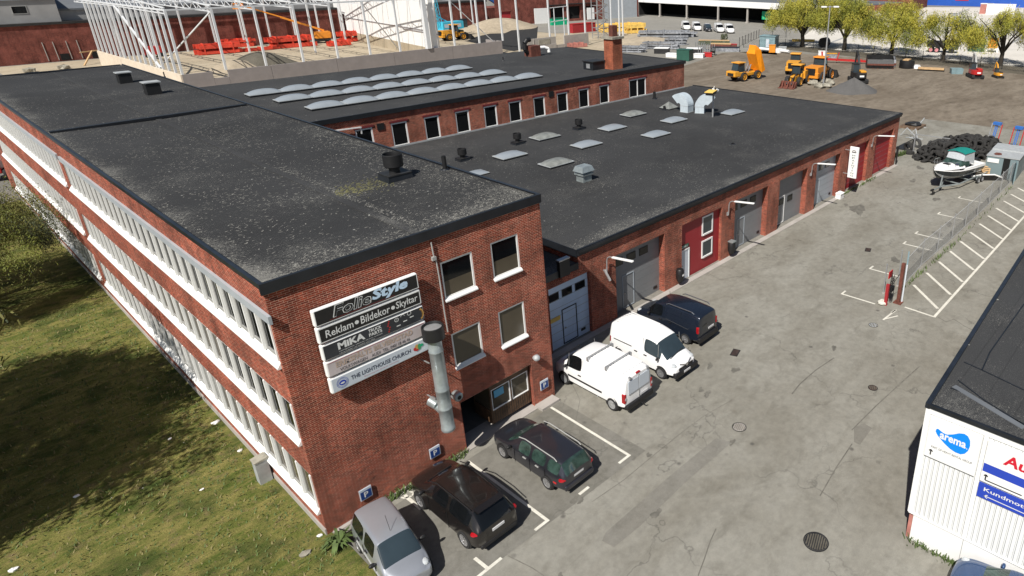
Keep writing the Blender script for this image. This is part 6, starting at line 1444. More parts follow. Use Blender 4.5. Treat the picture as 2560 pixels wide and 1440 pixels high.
p = G(2390, 184); t = thing('blue_crate', 'grey blue steel box left of the red excavator', 'crate', (p.x, p.y, 0), radians(-60)); MB().add([(-1, -.8, 0), (1, -.8, 0), (1, .8, 0), (-1, .8, 0), (-1.1, -.9, 1), (1.1, -.9, 1), (1.1, .9, 1), (-1.1, .9, 1)], [(0, 1, 5, 4), (1, 2, 6, 5), (2, 3, 7, 6), (3, 0, 4, 7), (4, 5, 6, 7)]).build('box', ['teal'], t)
p = G(2115, 158); t = thing('scrap_chassis', 'long rusty red steel frame lying behind the excavator', 'frame', (p.x, p.y, 0), radians(-62)); q = MB(); q.bar((-5, -.5, .8), (4, -.5, .5), .3); q.bar((-5, .5, .8), (4, .5, .5), .3)
for x in (-4.5, -2, 1, 3): q.bar((x, -.6, .6), (x, .6, .7), .3)
q.bar((-5, 0, .8), (-5.2, 0, 2.3), .35); q.bar((-2, 0, .6), (-1.6, 0, 2.2), .2); q.build('frame', ['red'], t)
for k, (px, py, m_, lab, w, d, h) in enumerate(((2240/1, 0, 0, 0, 0, 0, 0),)): pass
def small_box(px, py, w, d, h, mat, label, cat='box', rz=-60, name='steel_box', lid=None):
    p = G(px, py); t = thing(name, label, cat, (p.x, p.y, 0), radians(rz)); MB().box(-w/2, -d/2, 0, w/2, d/2, h).build('body', [mat], t); MB().box(-w/2-.06, -d/2-.06, h, w/2+.06, d/2+.06, h+.1).build('lid', [lid or mat], t)
small_box(2055, 147, 1.8, 1.2, 1.6, 'white_wall', 'white box beside the lamp mast', name='white_box'); small_box(2077, 148, 2.4, 1.2, 1.2, 'pallet_grey', 'grey machine part with yellow edge right of the mast', lid='yellow')
small_box(2008, 104, 6.0, .9, .5, 'yellow_pack', 'low yellow beam under the willow trees', 'beam', -62, 'yellow_beam'); small_box(1930, 131, 1.5, 1.0, 1.7, 'orange', 'orange red box left of the white pipe', name='orange_box'); small_box(1956, 128, 1.8, 1.4, 1.0, 'zinc_matte', 'small grey box behind the white pipe')
small_box(1712, 151, 3.0, 2.4, 2.3, 'green_box', 'dark green steel container at the hall corner', 'container', -75, 'green_container')
small_box(1655, 133, 3.4, 2.6, 1.2, 'dark_steel', 'low box with pale lid left of the green container', lid='white_wall'); small_box(1735, 132, 3.6, 2.8, 1.0, 'dark_steel', 'low box with pale lid behind the green container', lid='white_wall')
small_box(1685, 143, 3.5, 1.4, .8, 'white_wall', 'white sack pile left of the green container', 'sacks', -75, 'white_sacks'); small_box(1748, 144, 2.2, 1.4, .8, 'white_wall', 'white sack pile right of the green container', 'sacks', -70, 'white_sacks')
small_box(1815, 128, 6.5, 2.0, .9, 'pallet_grey', 'long grey beams lying left of the dumper', 'beams', -60, 'steel_beams', 'fascia'); small_box(1785, 112, 8, 1.6, 1.1, 'olive', 'long dark timber stack behind the red scrap', 'timber', -60, 'timber_stack', 'timber'); small_box(1802, 122, 5, 2.2, 1.2, 'rust', 'brown box stack between beams and timber', 'stack', -60, 'timber_box', 'timber')
small_box(1770, 142, 1.8, 1.2, .9, 'red', 'small red machine part among grey scrap', 'scrap', -60, 'red_scrap'); small_box(1835, 123, 1.4, 1.2, 1.2, 'rust', 'reddish scrap at the end of the grey beams', 'scrap', -60, 'scrap_part', 'red')
small_box(2440, 128, 3.6, 2.4, 2.4, 'green_box', 'dark green shed container beyond the fence under the willows', 'container', -75, 'green_shed'); small_box(2382, 40, 3, 1.5, 1, 'pallet_grey', 'grey box far off on the pale yard')
p = G(1782, 138); t = thing('cable_drum', 'grey cable drum leaning in the scrap left of the dumper', 'drum', (p.x, p.y, 0), radians(30)); q = MB(); q.lathe((0, 0, 1), [(.2, -.5), (1.0, -.5), (1.0, -.42), (.5, -.4), (.5, .4), (1.0, .42), (1.0, .5), (.2, .5)], 20, 0, 'y'); q.build('drum', ['dark_steel'], t)
for k, (px, py) in enumerate(((1750, 122), (1765, 126), (1758, 134), (1775, 128))):
    p = G(px, py); t = thing('steel_racks', ['leftmost grey steel rack of the small cluster', 'second grey steel rack of the cluster', 'nearest low grey steel rack of the cluster', 'rightmost grey steel rack of the cluster'][k], 'rack', (p.x, p.y, 0), -1); q = MB()
    for i in range(5): q.box(-1.2+i*.55, -.5, 0, -1.1+i*.55, .5, 1.6)
    q.box(-1.3, -.5, .1, 1.3, .5, .2); q.build('rack', ['steel'], t)
p1, p2 = G(1899, 127), G(1972, 134); t = thing('white_pipe', 'long white pipe lying on the dirt behind the machines', 'pipe', (p1.x, p1.y, 0)); q = MB(); e = p2-p1; q.cone((0, 0, .5), (e.x, e.y, .5), .35, .35, 12)
for f_ in (.48, .68): q.obox((e.x*f_, e.y*f_, .5), (1.1, 1.5, 1.0), Matrix.Rotation(atan2(e.y, e.x), 3, 'Z'))
q.build('pipe', ['white'], t)
p = G(1917, 118); t = thing('teal_cabin', 'light blue site cabin with flat roof at the court edge', 'cabin', (p.x+1, p.y, 0), radians(-75)); MB().box(-2, -1.8, 0, 2, 1.8, 2.7).build('walls', ['teal'], t); MB().box(-2.15, -1.95, 2.7, 2.15, 1.95, 2.85).build('roof', ['crane_blue' if 0 else 'teal'], t); MB().box(-.3, -1.84, .1, .5, -1.81, 2.1).build('door', ['pale_sign'], t)
p = G(2355, 131); t = thing('army_trailer', 'dark flatbed trailer with red wheels behind the fourth willow', 'trailer', (p.x, p.y, 0), radians(-78)); MB().box(-3.6, -1, 1.2, 0, 1, 2.6).build('bed', ['black'], t); MB().box(0, -1, .8, 3.4, 1, 2.9).build('load', ['olive'], t)
for x in (-2.5, -1.2): q = MB(); q.cone((x, -1.1, .6), (x, 1.1, .6), .6, .6, 16); o = q.build('wheel', ['rubber'], t); q = MB(); q.cone((x, -1.16, .6), (x, -1.11, .6), .42, .42, 14); q.build('rim', ['thin_red'], o)
q = MB(); q.cone((2, -1.1, .6), (2, 1.1, .6), .6, .6, 16); q.build('wheel', ['rubber'], t)
p = G(2479, 130); t = thing('barrier_sign', 'orange board on white feet beyond the fence', 'barrier', (p.x, p.y, 0), radians(-75)); MB().box(-1.1, -.2, .9, 1.1, .1, 3.2).build('board', ['orange'], t); q = MB(); q.box(-1.4, -.4, .5, 1.4, .4, .9); q.box(-1.4, -.4, 0, -1.0, .4, .5); q.box(1.0, -.4, 0, 1.4, .4, .5); q.build('feet', ['white'], t)
p = G(2295, 139); t = thing('road_sign', 'small white road sign beside the third willow', 'sign', (p.x, p.y, 0), radians(-78)); MB().cone((0, 0, 0), (0, 0, 2.2), .05, .05, 8).build('post', ['steel'], t); MB().box(-.9, -.1, 2.0, .9, -.05, 2.7).build('board', ['white'], t)
p = G(2060, 118); t = thing('black_tank', 'black round tank end beside the second willow', 'tank', (p.x, p.y, 0)); q = MB(); q.lathe((0, 0, 1.2), [(0, -1), (1.2, -1), (1.2, 1), (0, 1)], 22, 0, 'x'); q.build('tank', ['black'], t)
for k, (px, py) in enumerate(((1806, 111), (1814, 111))):
    p = G(px, py); t = thing('small_conifer', ['slender dark conifer, left of the pair by the timber stack', 'slightly taller slender conifer, right of the pair by the timber stack'][k], 'conifer', (p.x, p.y, 0)); R = random.Random(k); q = MB()
    for i in range(260):
        a = R.uniform(0, 6.28); h = R.uniform(.25, 2.6); r_ = .55*(1-abs(h-1.5)/1.5)**.5; c = Vector((cos(a)*r_, sin(a)*r_, h)); d = Vector((R.uniform(-.12, .12), R.uniform(-.12, .12), R.uniform(.1, .25))); e = Vector((sin(a), -cos(a), 0))*.07; q.quad(c-e, c+e, c+e+d, c-e+d)
    q.build('foliage', ['olive'], t); MB().cone((0, 0, 0), (0, 0, .6), .08, .06, 6).build('trunk', ['bark'], t)
# ================================================================== FENCES
def post_run(t, pts, h, step, r=.03, mat='steel', name='post'):
    out = []
    for a, b in zip(pts, pts[1:]):
        a = Vector((*a, 0)); b = Vector((*b, 0)); n = max(1, round((b-a).length/step))
        for i in range(n): out.append(a+(b-a)*i/n)
    out.append(Vector((*pts[-1], 0)))
    for p in out: q = MB(); q.cone((p.x, p.y, 0), (p.x, p.y, h), r, r, 8); q.build(name, [mat], t)
    return out
def mesh_wire(t, pts, z0, z1, sp, w, mat, name='wire_mesh', sag=0):
    q = MB()
    for a, b in zip(pts, pts[1:]):
        a = Vector((*a[:2], 0)); b = Vector((*b[:2], 0)); L = (b-a).length; d = (b-a)/L; h = z1-z0
        def P_(u, v): return a+d*u+Vector((0, 0, z0+v))
        k = -h
        while k < L:
            for s_ in (1, -1):
                u0, v0, u1, v1 = (k, 0, k+h, h) if s_ == 1 else (k, h, k+h, 0)
                if u0 < 0: v0 = v0+(0-u0)*s_; u0 = 0
                if u1 > L: v1 = v1-(u1-L)*s_; u1 = L
                if u1-u0 < .02: continue
                A, B = P_(u0, v0), P_(u1, v1); n = Vector((0, 0, w/2)); m = Vector((-d.y, d.x, 0))*w*.4
                q.quad(A-n, B-n, B+n, A+n); 
            k += sp
        q.bar(P_(0, h), P_(L, h), .02); q.bar(P_(0, 0), P_(L, 0), .02)
    q.build(name, [mat], t)
F1 = [(34.6, -8.75), (38.1, -8.55), (44.5, -8.6), (51.2, -8.55), (58.6, -8.4), (62.2, -8.3), (80, -8.3)]
t = thing('chain_link_fence', 'sagging chain link fence between yard and striped bays', 'fence', (0, 0, 0)); post_run(t, F1, 2.15, 3.2, .04); mesh_wire(t, F1, .05, 1.95, .085, .018, 'mesh_grey')
for i, (x, y) in enumerate(((31.9, -8.3), (33.4, -8.6))): pass
t = thing('gate_post', 'red painted steel post left of the rusty gate post', 'post', (30.95, -8.95, 0)); MB().box(-.09, -.09, 0, .09, .09, 1.45).build('post', ['door_red'], t); MB().blob((.05, .2, .12), (.4, .3, .14), .1, 10).build('foot', ['paint_line'], t)
t = thing('gate_post', 'rusty reddish steel post beside the white sliding panel', 'post', (31.75, -9.45, 0)); MB().box(-.1, -.1, 0, .1, .1, 2.75).build('post', ['rust'], t); MB().box(-.25, -.25, 0, .25, .25, .06).build('foot', ['rust'], t)
t = thing('gate_leaf', 'narrow pale blue gate leaf with white edge at the fence end', 'gate', (31.95, -9.6, 0), radians(18)); MB().box(.05, -.04, .1, 3.0, .04, 2.3).build('panel', ['teal'], t); MB().box(-.05, -.04, .05, .05, .04, 2.6).build('edge', ['pale_sign'], t)
t = thing('gate_motor', 'tangle of black cables and a red sign hung between the gate posts', 'gate gear', (31.5, -9.1, 0)); q = MB(); R = random.Random(5)
for i in range(7): q.tube([(R.uniform(-.3, .1), R.uniform(-.1, .3), .2), (R.uniform(-.4, .3), R.uniform(-.2, .4), .9), (R.uniform(-.2, .4), R.uniform(-.3, .2), 1.6+R.random()*.6)], .02, 5)
q.box(-.2, 0, .8, .25, .3, 1.1); q.build('cables', ['black'], t); MB().box(.0, .35, 1.55, .55, .4, 2.0).build('red_sign', ['red'], t)
for i, (x, y, h) in enumerate(((32.4, -8.2, 2.1), (34.0, -8.5, 2.6))):
    t = thing('fence_post', ['single steel post behind the gate posts', 'taller single steel post at the start of the chain link'][i], 'post', (x, y, 0)); MB().cone((0, 0, 0), (0, 0, h), .045, .045, 10).build('tube', ['steel'], t); MB().cone((0, 0, 0), (0, 0, .06), .1, .1, 10).build('foot', ['concrete'], t)
# panel by the tyres
t = thing('mesh_panel', 'galvanised mesh fence panel left of the tyre heap', 'fence', (67.2, 3.0, 0)); q = MB(); q.box(-.05, -.05, 0, .05, .05, 2.35); q.build('post', ['steel'], t); q = MB(); q.bar((0, 0, 2.25), (.5, -3.6, 2.2), .07); q.bar((0, 0, .3), (.5, -3.6, .3), .05)
for i in range(30): q.bar((i*.0166, -i*.12, .2), (i*.0166, -i*.12, 2.2), .014)
q.build('mesh', ['steel'], t)
# lot fence
F2 = [(138.0, -40), (139.9, 8.5), (143.5, 26), (146, 42), (147, 66), (141, 70), (140, 74)]
t = thing('lot_fence', 'dark wire fence along the willows at the back of the dirt lot', 'fence', (0, 0, 0)); post_run(t, F2, 2.1, 4.0, .06, 'dark_steel'); mesh_wire(t, F2, .1, 2.0, .5, .02, 'dark_steel')
F3 = [(141, 76), (163, 84), (168, 78)]; t = thing('lot_fence', 'dark post fence left of the light blue cabin', 'fence', (0, 0, 0)); post_run(t, F3, 2.3, 3.2, .07, 'dark_steel'); mesh_wire(t, F3, .1, 2.1, .5, .02, 'dark_steel')
F4 = [(112, 92), (124, 90), (128, 84), (140, 76)]; t = thing('site_fence', 'low temporary mesh fence between site and scrap rows', 'fence', (0, 0, 0)); post_run(t, F4, 2.0, 3.5, .04, 'steel'); mesh_wire(t, F4, .1, 1.9, .45, .015, 'steel')
q = MB(); ps = [G(*a) for a in ((1545, 131), (1700, 130), (1790, 118), (1785, 122), (1700, 138), (1545, 138))]; 
# ================================================================== TYRES
def tyre_mesh(R_, r_, n=18, k=8):
    q = MB(); vs = []
    for i in range(n):
        a = 2*pi*i/n
        for j in range(k):
            b = 2*pi*j/k; cx = R_+r_*cos(b)*.85; vs.append((cos(a)*cx, sin(a)*cx, sin(b)*r_*1.15))
    q.add(vs, [(i*k+j, i*k+(j+1) % k, ((i+1) % n)*k+(j+1) % k, ((i+1) % n)*k+j) for i in range(n) for j in range(k)], 0, True)
    return q.build('tyre', ['rubber_old'], mesh_only=True)
TM = [tyre_mesh(.31, .13), tyre_mesh(.36, .155), tyre_mesh(.28, .12)]
R = random.Random(11); cnt = 0
P0 = Vector((64.6, 1.3)); P1 = Vector((76.0, -3.6)); ax = (P1-P0); Lx = ax.length; ax.normalize(); ay = Vector((-ax.y, ax.x))
def hp(u, v): return 1.85*max(0, 1-(abs(u)**2.2+abs(v)**2.0))**.62
tries = 0; placed = []
while cnt < 235 and tries < 20000:
    tries += 1; u = R.uniform(-1, 1); v = R.uniform(-1, 1)
    if abs(u)**2.2+v*v > 1: continue
    c = (P0+P1)/2+ax*u*Lx/2*.98+ay*v*2.7; hz = hp(u, v)
    z = max(.14, hz-R.random()**2*.45); pnt = Vector((c.x, c.y, z))
    if any((pnt-o_).length < .40 for o_ in placed): continue
    placed.append(pnt); o = bpy.data.objects.new('tyre', R.choice(TM)); COL.objects.link(o); o.location = pnt
    til = R.choice((.15, .4, .7, 1.1, 1.4)); o.rotation_euler = (til, R.uniform(-.3, .3), R.uniform(0, 6.28)); s_ = R.uniform(.95, 1.2); o.scale = (s_,)*3
    flat = 'flat lying' if til < .6 else 'steeply tilted'; where = 'left end' if u < -.55 else 'right end' if u > .6 else 'crest' if hz > 1.45 else 'front foot' if v < 0 else 'back slope'
    tag(o, 'worn black %s tyre on the %s of the heap behind the boat' % (flat, where), 'tyre', '%s tyres on the %s of the heap' % (flat, where)); cnt += 1
q = MB(); vs = []; n = 24
for j in range(7):
    f_ = j/6*.93
    for i in range(n): a = 2*pi*i/n; u, v = cos(a)*(1-f_)*.95, sin(a)*(1-f_)*.95; c = (P0+P1)/2+ax*u*Lx/2+ay*v*2.7; vs.append((c.x, c.y, hp(u, v)-.32 if j else -.02))
for k_, (px, py, til, lab) in enumerate(((2270, 377, 1.35, 'tyre standing upright left of the mesh panel'), (2272, 384, .1, 'tyre lying flat under the upright one left of the mesh panel'), (2291, 368, 1.5, 'tyre leaning behind the mesh panel post'))):
    p = G(px, py); o = bpy.data.objects.new('tyre', TM[1]); COL.objects.link(o); o.location = (p.x, p.y, .45 if til > 1 else .15); o.rotation_euler = (til, 0, 1.2); o.scale = (1.25,)*3; tag(o, lab, 'tyre')
# ================================================================== BOAT AND TRAILER
bo = G(2335, 478); bx = Vector((56.0, -3.15, 0)); hd = radians(-14)
t = thing('boat_trailer', 'galvanised two axle boat trailer under the white boat', 'trailer', (54.1, -3.7, 0), radians(-9))
q = MB(); q.bar((0, 0, .5), (2.2, 0, .5), .1); q.bar((1.6, 0, .5), (3.6, .8, .55), .1); q.bar((1.6, 0, .5), (3.6, -.8, .55), .1); q.bar((3.6, .8, .55), (9.4, .8, .55), .1); q.bar((3.6, -.8, .55), (9.4, -.8, .55), .1)
for x in (3.6, 5.5, 7.2, 9.3): q.bar((x, -.8, .55), (x, .8, .55), .08)
q.bar((1.4, 0, .5), (1.6, 0, 1.6), .1); q.build('frame', ['galv'], t)
q = MB(); q.cone((.1, 0, 0), (.1, 0, .5), .05, .05, 8); q.box(-.25, -.08, .45, .2, .08, .6); q.lathe((.35, 0, .15), [(0, -.05), (.15, -.05), (.15, .05), (0, .05)], 12, 0, 'y'); q.build('jockey_wheel', ['black'], t)
for x in (6.7, 7.5):
    for s_ in (1, -1): wheel(t, x, s_*1.12, .31, s_, .2, 'steel', 4)
for s_ in (1, -1):
    q = MB()
    for x in (6.7, 7.5):
        for i in range(5): a, b = radians(20+i*28), radians(20+(i+1)*28); q.bar((x+cos(a)*.38, s_*1.12, .31+sin(a)*.38), (x+cos(b)*.38, s_*1.12, .31+sin(b)*.38), .26, .03, 0, (0, 1, 0))
    q.build('mudguard', ['galv'], t)
t = thing('motor_boat', 'white cabin motor boat with dark green hull stripe and teal canopy', 'boat', (bx.x, bx.y, 0), hd)
# hull: bow at x=0 towards the viewer
ST = [(-.35, .02, 2.02, 1.9), (.0, .22, 1.98, 1.35), (.5, .62, 1.92, 1.0), (1.2, 1.0, 1.84, .82), (2.2, 1.22, 1.74, .70), (3.6, 1.28, 1.66, .64), (5.2, 1.25, 1.62, .62), (6.6, 1.18, 1.62, .62)]
def hullrow(x, w, zt, zb): return [(x, 0, zb), (x, w*.62, zb+.18), (x, w*.86, zb+(zt-zb)*.42), (x, w*.95, zb+(zt-zb)*.68), (x, w, zt-.10), (x, w*.98, zt)]
q = MB(); n = len(ST); 
for s_ in (1, -1):
    vs = [(x, y*s_, z) for st_ in ST for x, y, z in hullrow(*st_)]
    for j in range(n-1):
        for i in range(5):
            q.add([vs[j*6+i], vs[(j+1)*6+i], vs[(j+1)*6+i+1], vs[j*6+i+1]], [(0, 1, 2, 3)], [1, 2, 1, 1, 0][i], False)
    last = hullrow(*ST[-1]); q.add([(x, y*s_, z) for x, y, z in last]+[(6.6, 0, 1.62)], [tuple(range(7))], 0)
q.build('hull', ['white', 'hull_dark', 'frame_grey'], t)
q = MB(); DK = [(-.3, .02, 2.04), (.5, .55, 2.04), (1.2, .92, 2.02), (2.2, 1.12, 1.98), (3.1, 1.16, 1.92)]
for s_ in (1, -1):
    for a, b in zip(DK, DK[1:]):
        q.add([(a[0], 0, a[2]+.16), (b[0], 0, b[2]+.2), (b[0], b[1]*s_*.7, b[2]+.12), (a[0], a[1]*s_*.7, a[2]+.1), (b[0], b[1]*s_, b[2]-.12), (a[0], a[1]*s_, a[2]-.1)], [(0, 1, 2, 3), (3, 2, 4, 5)], 0)
    q.box(3.1, s_*1.12-.12, 1.5, 6.5, s_*1.12+.12, 1.75)
q.box(6.1, -1.1, 1.4, 6.6, 1.1, 1.72); q.box(3.0, -1.1, 1.2, 3.1, 1.1, 2.0); q.box(3.1, -1.05, 1.0, 6.2, 1.05, 1.05); q.build('deck', ['white'], t)
q = MB(); q.box(1.5, -.3, 2.18, 2.0, .3, 2.23); q.build('hatch', ['black'], t)
q = MB(); q.box(2.25, -.75, 2.12, 2.7, -.5, 2.2); q.build('fender', ['letter_navy'], t)
q = MB(); q.add([(2.4, -.95, 2.02), (2.4, .95, 2.02), (2.95, .82, 2.45), (2.95, -.82, 2.45), (3.9, -1.05, 1.85), (3.9, -1.0, 2.3), (3.9, 1.05, 1.85), (3.9, 1.0, 2.3)], [(0, 1, 2, 3), (0, 3, 5, 4), (1, 6, 7, 2)]); q.build('windscreen', ['glass_green'], t)
q = MB(); q.add([(3.0, -.9, 2.45), (3.0, .9, 2.45), (3.25, .85, 3.1), (3.25, -.85, 3.1), (4.8, -1.0, 1.9), (4.7, -.9, 3.1), (4.8, 1.0, 1.9), (4.7, .9, 3.1)], [(0, 1, 2, 3), (0, 3, 5, 4), (1, 6, 7, 2)]); q.build('clear_curtain', ['lamp_glass'], t)
q = MB(); n = 6
for i in range(n):
    a, b = -1+2*i/n, -1+2*(i+1)/n; z = lambda u: 3.1+.18*(1-u*u); q.add([(3.1, a*.95, z(a)), (3.1, b*.95, z(b)), (4.85, b*.95, z(b)), (4.85, a*.95, z(a)), (3.1, a*.95, z(a)-.06), (3.1, b*.95, z(b)-.06)], [(0, 1, 2, 3), (0, 4, 5, 1)])
q.build('canopy', ['teal_canvas'], t)
q = MB()
for s_ in (1, -1): q.tube([(2.2, s_*1.1, 2.5), (.8, s_*.75, 2.65), (-.4, s_*.12, 2.75)], .018, 6); q.tube([(.8, s_*.75, 2.65), (.8, s_*.72, 2.0)], .014, 5); q.tube([(1.6, s_*.95, 2.57), (1.6, s_*.95, 2.0)], .014, 5)
q.tube([(-.4, .12, 2.75), (-.4, -.12, 2.75)], .018, 6); q.build('pulpit_rail', ['chrome'], t)
q = MB(); q.box(6.62, -.25, .7, 7.1, .25, 1.9); q.cone((6.9, 0, .1), (6.9, 0, .8), .09, .12, 8); q.build('outboard', ['black'], t, .05)
# sheet of hull mould and pallet beside the container
p = G(2490, 440); t = thing('curved_sheet', 'bent white edge sheet standing in front of the container', 'sheet', (61.9, -6.4, 0), radians(-55)); q = MB(); q.tube([(-1.6, 0, .45), (-.6, -.1, .65), (.6, .05, .65), (1.5, .2, .3)], .07, 8); q.build('edge', ['white'], t); MB().add([(-1.6, 0, .45), (-.6, -.1, .65), (.6, .05, .65), (1.5, .2, .3), (1.5, .25, 0), (-1.6, .1, 0)], [(0, 1, 2, 3, 4, 5)]).build('panel', ['dark_steel'], t)
t = thing('wooden_pallet', 'pale wooden pallet leaning against the container', 'pallet', (62.9, -5.6, .1), radians(-75)); q = MB(); M_ = Matrix.Rotation(radians(70), 3, 'X')
for i in range(7): q.obox(M_ @ Vector((0, .1+i*.18, 0)), (1.3, .12, .03), M_)
for x in (-.58, 0, .58): q.obox(M_ @ Vector((x, .64, -.06)), (.1, 1.2, .09), M_)
q.build('boards', ['timber'], t)
t = thing('storage_container', 'weathered teal storage container with a door ajar', 'container', (65.9, -6.9, 0), radians(4)); q = MB(); q.box(-2.5, -1.45, 0, 2.6, 1.45, 2.15); q.build('box', ['ribs_teal'], t)
q = MB(); q.box(-2.56, -1.52, 2.15, .1, 1.5, 2.25); q.box(.1, -1.52, 2.15, 2.7, 1.5, 2.35); q.build('roof', ['zinc_matte'], t); MB().blob((-1.6, .6, 2.25), (.5, .4, .02), .3, 9).build('rust_patch', ['rust'], t)
q = MB(); q.box(-2.53, -.7, 0, -2.50, -.1, 2.1); q.build('door_opening', ['dark_inside'], t); q = MB(); q.obox((-3.15, -1.35, 1.05), (1.5, .05, 2.05), Matrix.Rotation(radians(12), 3, 'Z')); q.build('door', ['teal'], t)
MB().box(-2.55, .3, 1.55, -2.505, 1.35, 1.95).build('name_board', ['white'], t)
F5 = [(60.2, -7.9), (63.5, -8.0), (66, -8.35)]; 
# ladder racks and sand bay behind tyres
for k, (px, py) in enumerate(((2478, 362), (2532, 374))):
    p = G(px, py); t = thing('ladder_rack', ['left blue and red ladder trolley behind the container', 'right blue and red ladder trolley behind the container'][k], 'ladder rack', (p.x, p.y, 0), radians(-10)); 
    for j, (x, m_) in enumerate(((-.6, 'red'), (-.1, 'boom_blue'), (.1, 'boom_blue'), (.55, 'red' if k else 'steel'))): q = MB(); q.bar((0, x, 0), (.6, x, 2.4), .09); q.build('rail', [m_], t)
    q = MB()
    for i in range(9): f_ = i/9; q.bar((.6*f_, -.6, 2.3*f_+.1), (.6*f_, .55, 2.3*f_+.1), .05)
    q.build('rungs', ['steel'], t); MB().box(.35, -.45, 2.3, .85, .4, 2.6).build('head_box', ['boom_blue'], t)
sheet('timber_bay', [(78, -5.8), (92, -5.0), (90, -18), (76, -18)], .02, 'sand')
p = G(2282, 318); t = thing('scrap_pallet', 'rusty pallet of scrap beyond the wing corner', 'scrap', (p.x, p.y, 0)); MB().box(-1.4, -1.2, 0, 1.4, 1.2, .3).build('pallet', ['timber_old'], t); MB().blob((0, 0, .45), (1.0, .9, .3), .3, 8).build('scrap', ['dark_steel'], t)
for k, (px, py) in enumerate(((2300, 318), (2290, 348), (2280, 345))):
    p = G(px, py); t = thing('steel_trestle', ['far grey steel trestle by the scrap pallet', 'middle grey steel trestle', 'nearest bent steel trestle'][k], 'trestle', (p.x, p.y, 0), k*.5); q = MB(); q.bar((-1.2, 0, .1), (1.2, 0, 1.0), .09); q.bar((0, -.8, .05), (.2, .8, .1), .09); q.bar((1.2, 0, 1), (1.5, .6, .05), .07); q.build('tubes', ['zinc_matte'], t)
t = thing('crate_grid', 'low dark mesh crate behind the wing corner', 'crate', tuple(G(2262, 367)), 0); q = MB(); q.box(-1.6, -.6, 0, 1.6, .6, .1)
for i in range(12): q.box(-1.6+i*.28, -.62, .1, -1.55+i*.28, -.58, .9)
q.box(-1.6, -.62, .85, 1.6, -.58, .92); q.build('grid', ['dark_steel'], t)
t = thing('roof_downpipe', 'black tapering downpipe at the wing end', 'pipe', (61.75, 2.9, 0)); q = MB(); q.cone((0, -.1, .0), (0, -.1, 2.0), .06, .14, 8); q.build('pipe', ['black'], t)
q = MB(); R = random.Random(4)
# weeds
def weeds(pts, n, label, hmax=.35, seed=1, mat='weed'):
    q = MB(); R = random.Random(seed)
    for i in range(n):
        k = R.randrange(len(pts)-1); f_ = R.random(); a, b = Vector(pts[k]), Vector(pts[k+1]); c = a+(b-a)*f_; c = Vector((c.x+R.gauss(0, .08), c.y+R.gauss(0, .08), 0)); an = R.uniform(0, 6.28); h = R.uniform(.3, 1)*hmax; d = Vector((cos(an), sin(an), 0))*h*.6; e = Vector((-sin(an), cos(an), 0))*.025
        q.add([c-e, c+e, c+d+e*.5+Vector((0, 0, h)), c+d-e*.5+Vector((0, 0, h))], [(0, 1, 2, 3)])
    tag(q.build('weeds', [mat]), label, 'weeds', kind='stuff')
weeds([(33.2, -9.0), (38, -9.0), (44, -9.1), (62, -8.8)], 260, 'weeds under the chain link fence', .3, 2)
weeds([(1.0, -.22), (6.0, -.22)], 500, 'weeds along the gable foot', .28, 3); weeds([(13.75, -17.0), (13.75, -18.9)], 150, 'green weeds along the white building base', .25, 4)
weeds([(49, 2.6), (56, 2.6)], 300, 'weeds at the foot of the red doors', .3, 5); weeds([(62.5, 4.5), (66.5, 3.6)], 500, 'weeds and litter by the wing corner', .5, 6)
t = thing('leafy_plant', 'broad leaved green plant at the corner of the tall building', 'plant', (.1, -.75, 0)); q = MB(); R = random.Random(2)
for i in range(60):
    a = R.uniform(0, 6.28); L_ = R.uniform(.3, .75); d = Vector((cos(a), sin(a), 0)); e = Vector((-sin(a), cos(a), 0))*.06; z1, z2 = R.uniform(.2, .4), R.uniform(.05, .25)
    q.add([Vector((0, 0, .03)), d*L_*.5+e+Vector((0, 0, z1)), d*L_+Vector((0, 0, z2)), d*L_*.5-e+Vector((0, 0, z1))], [(0, 1, 2, 3)])
q.build('leaves', ['weed'], t)
R = random.Random(8)
stones = [((765, 1385), .22, 'broken pale paving slab on the lawn edge'), ((540, 1057), .2, 'white oval stone on the lawn by the facade'), ((600, 1128), .12, 'small white litter near the facade'), ((35, 1425), .16, 'white stone at the bottom left of the lawn'), ((192, 1242), .12, 'small white stone mid lawn'), ((505, 1225), .1, 'small white stone right of the lawn middle'), ((425, 1098), .09, 'small white stone upper lawn'), ((800, 1340), .12, 'white rag by the building corner'), ((1300, 1035), .05, 'white scrap by the entrance')]
for i, ((px, py), s_, lab) in enumerate(stones):
    p = G(px, py); t = thing('stone', lab, 'stone', (p.x, p.y, 0)); MB().blob((0, 0, .03), (s_, s_*.7, s_*.35), .25, 7, 0, i).build('lump', ['stone' if i == 0 else 'white'], t)
q = MB(); n = 0
for i in range(9000):
    x = -R.random()**1.3*9-.25; y = R.uniform(-4, 30)
    if x > -.3: continue
    h = R.uniform(.03, .13); a = R.uniform(0, 6.28); d = Vector((cos(a), sin(a), 0))*h; e = Vector((-sin(a), cos(a), 0))*.03; c = Vector((x, y, 0)); q.add([c-e, c+e, c+d+Vector((0, 0, h))], [(0, 1, 2)], R.choice((0, 0, 1)))
tag(q.build('grass_tufts', ['weed', 'dry_grass']), 'longer grass tufts on the lawn', 'grass', kind='stuff')
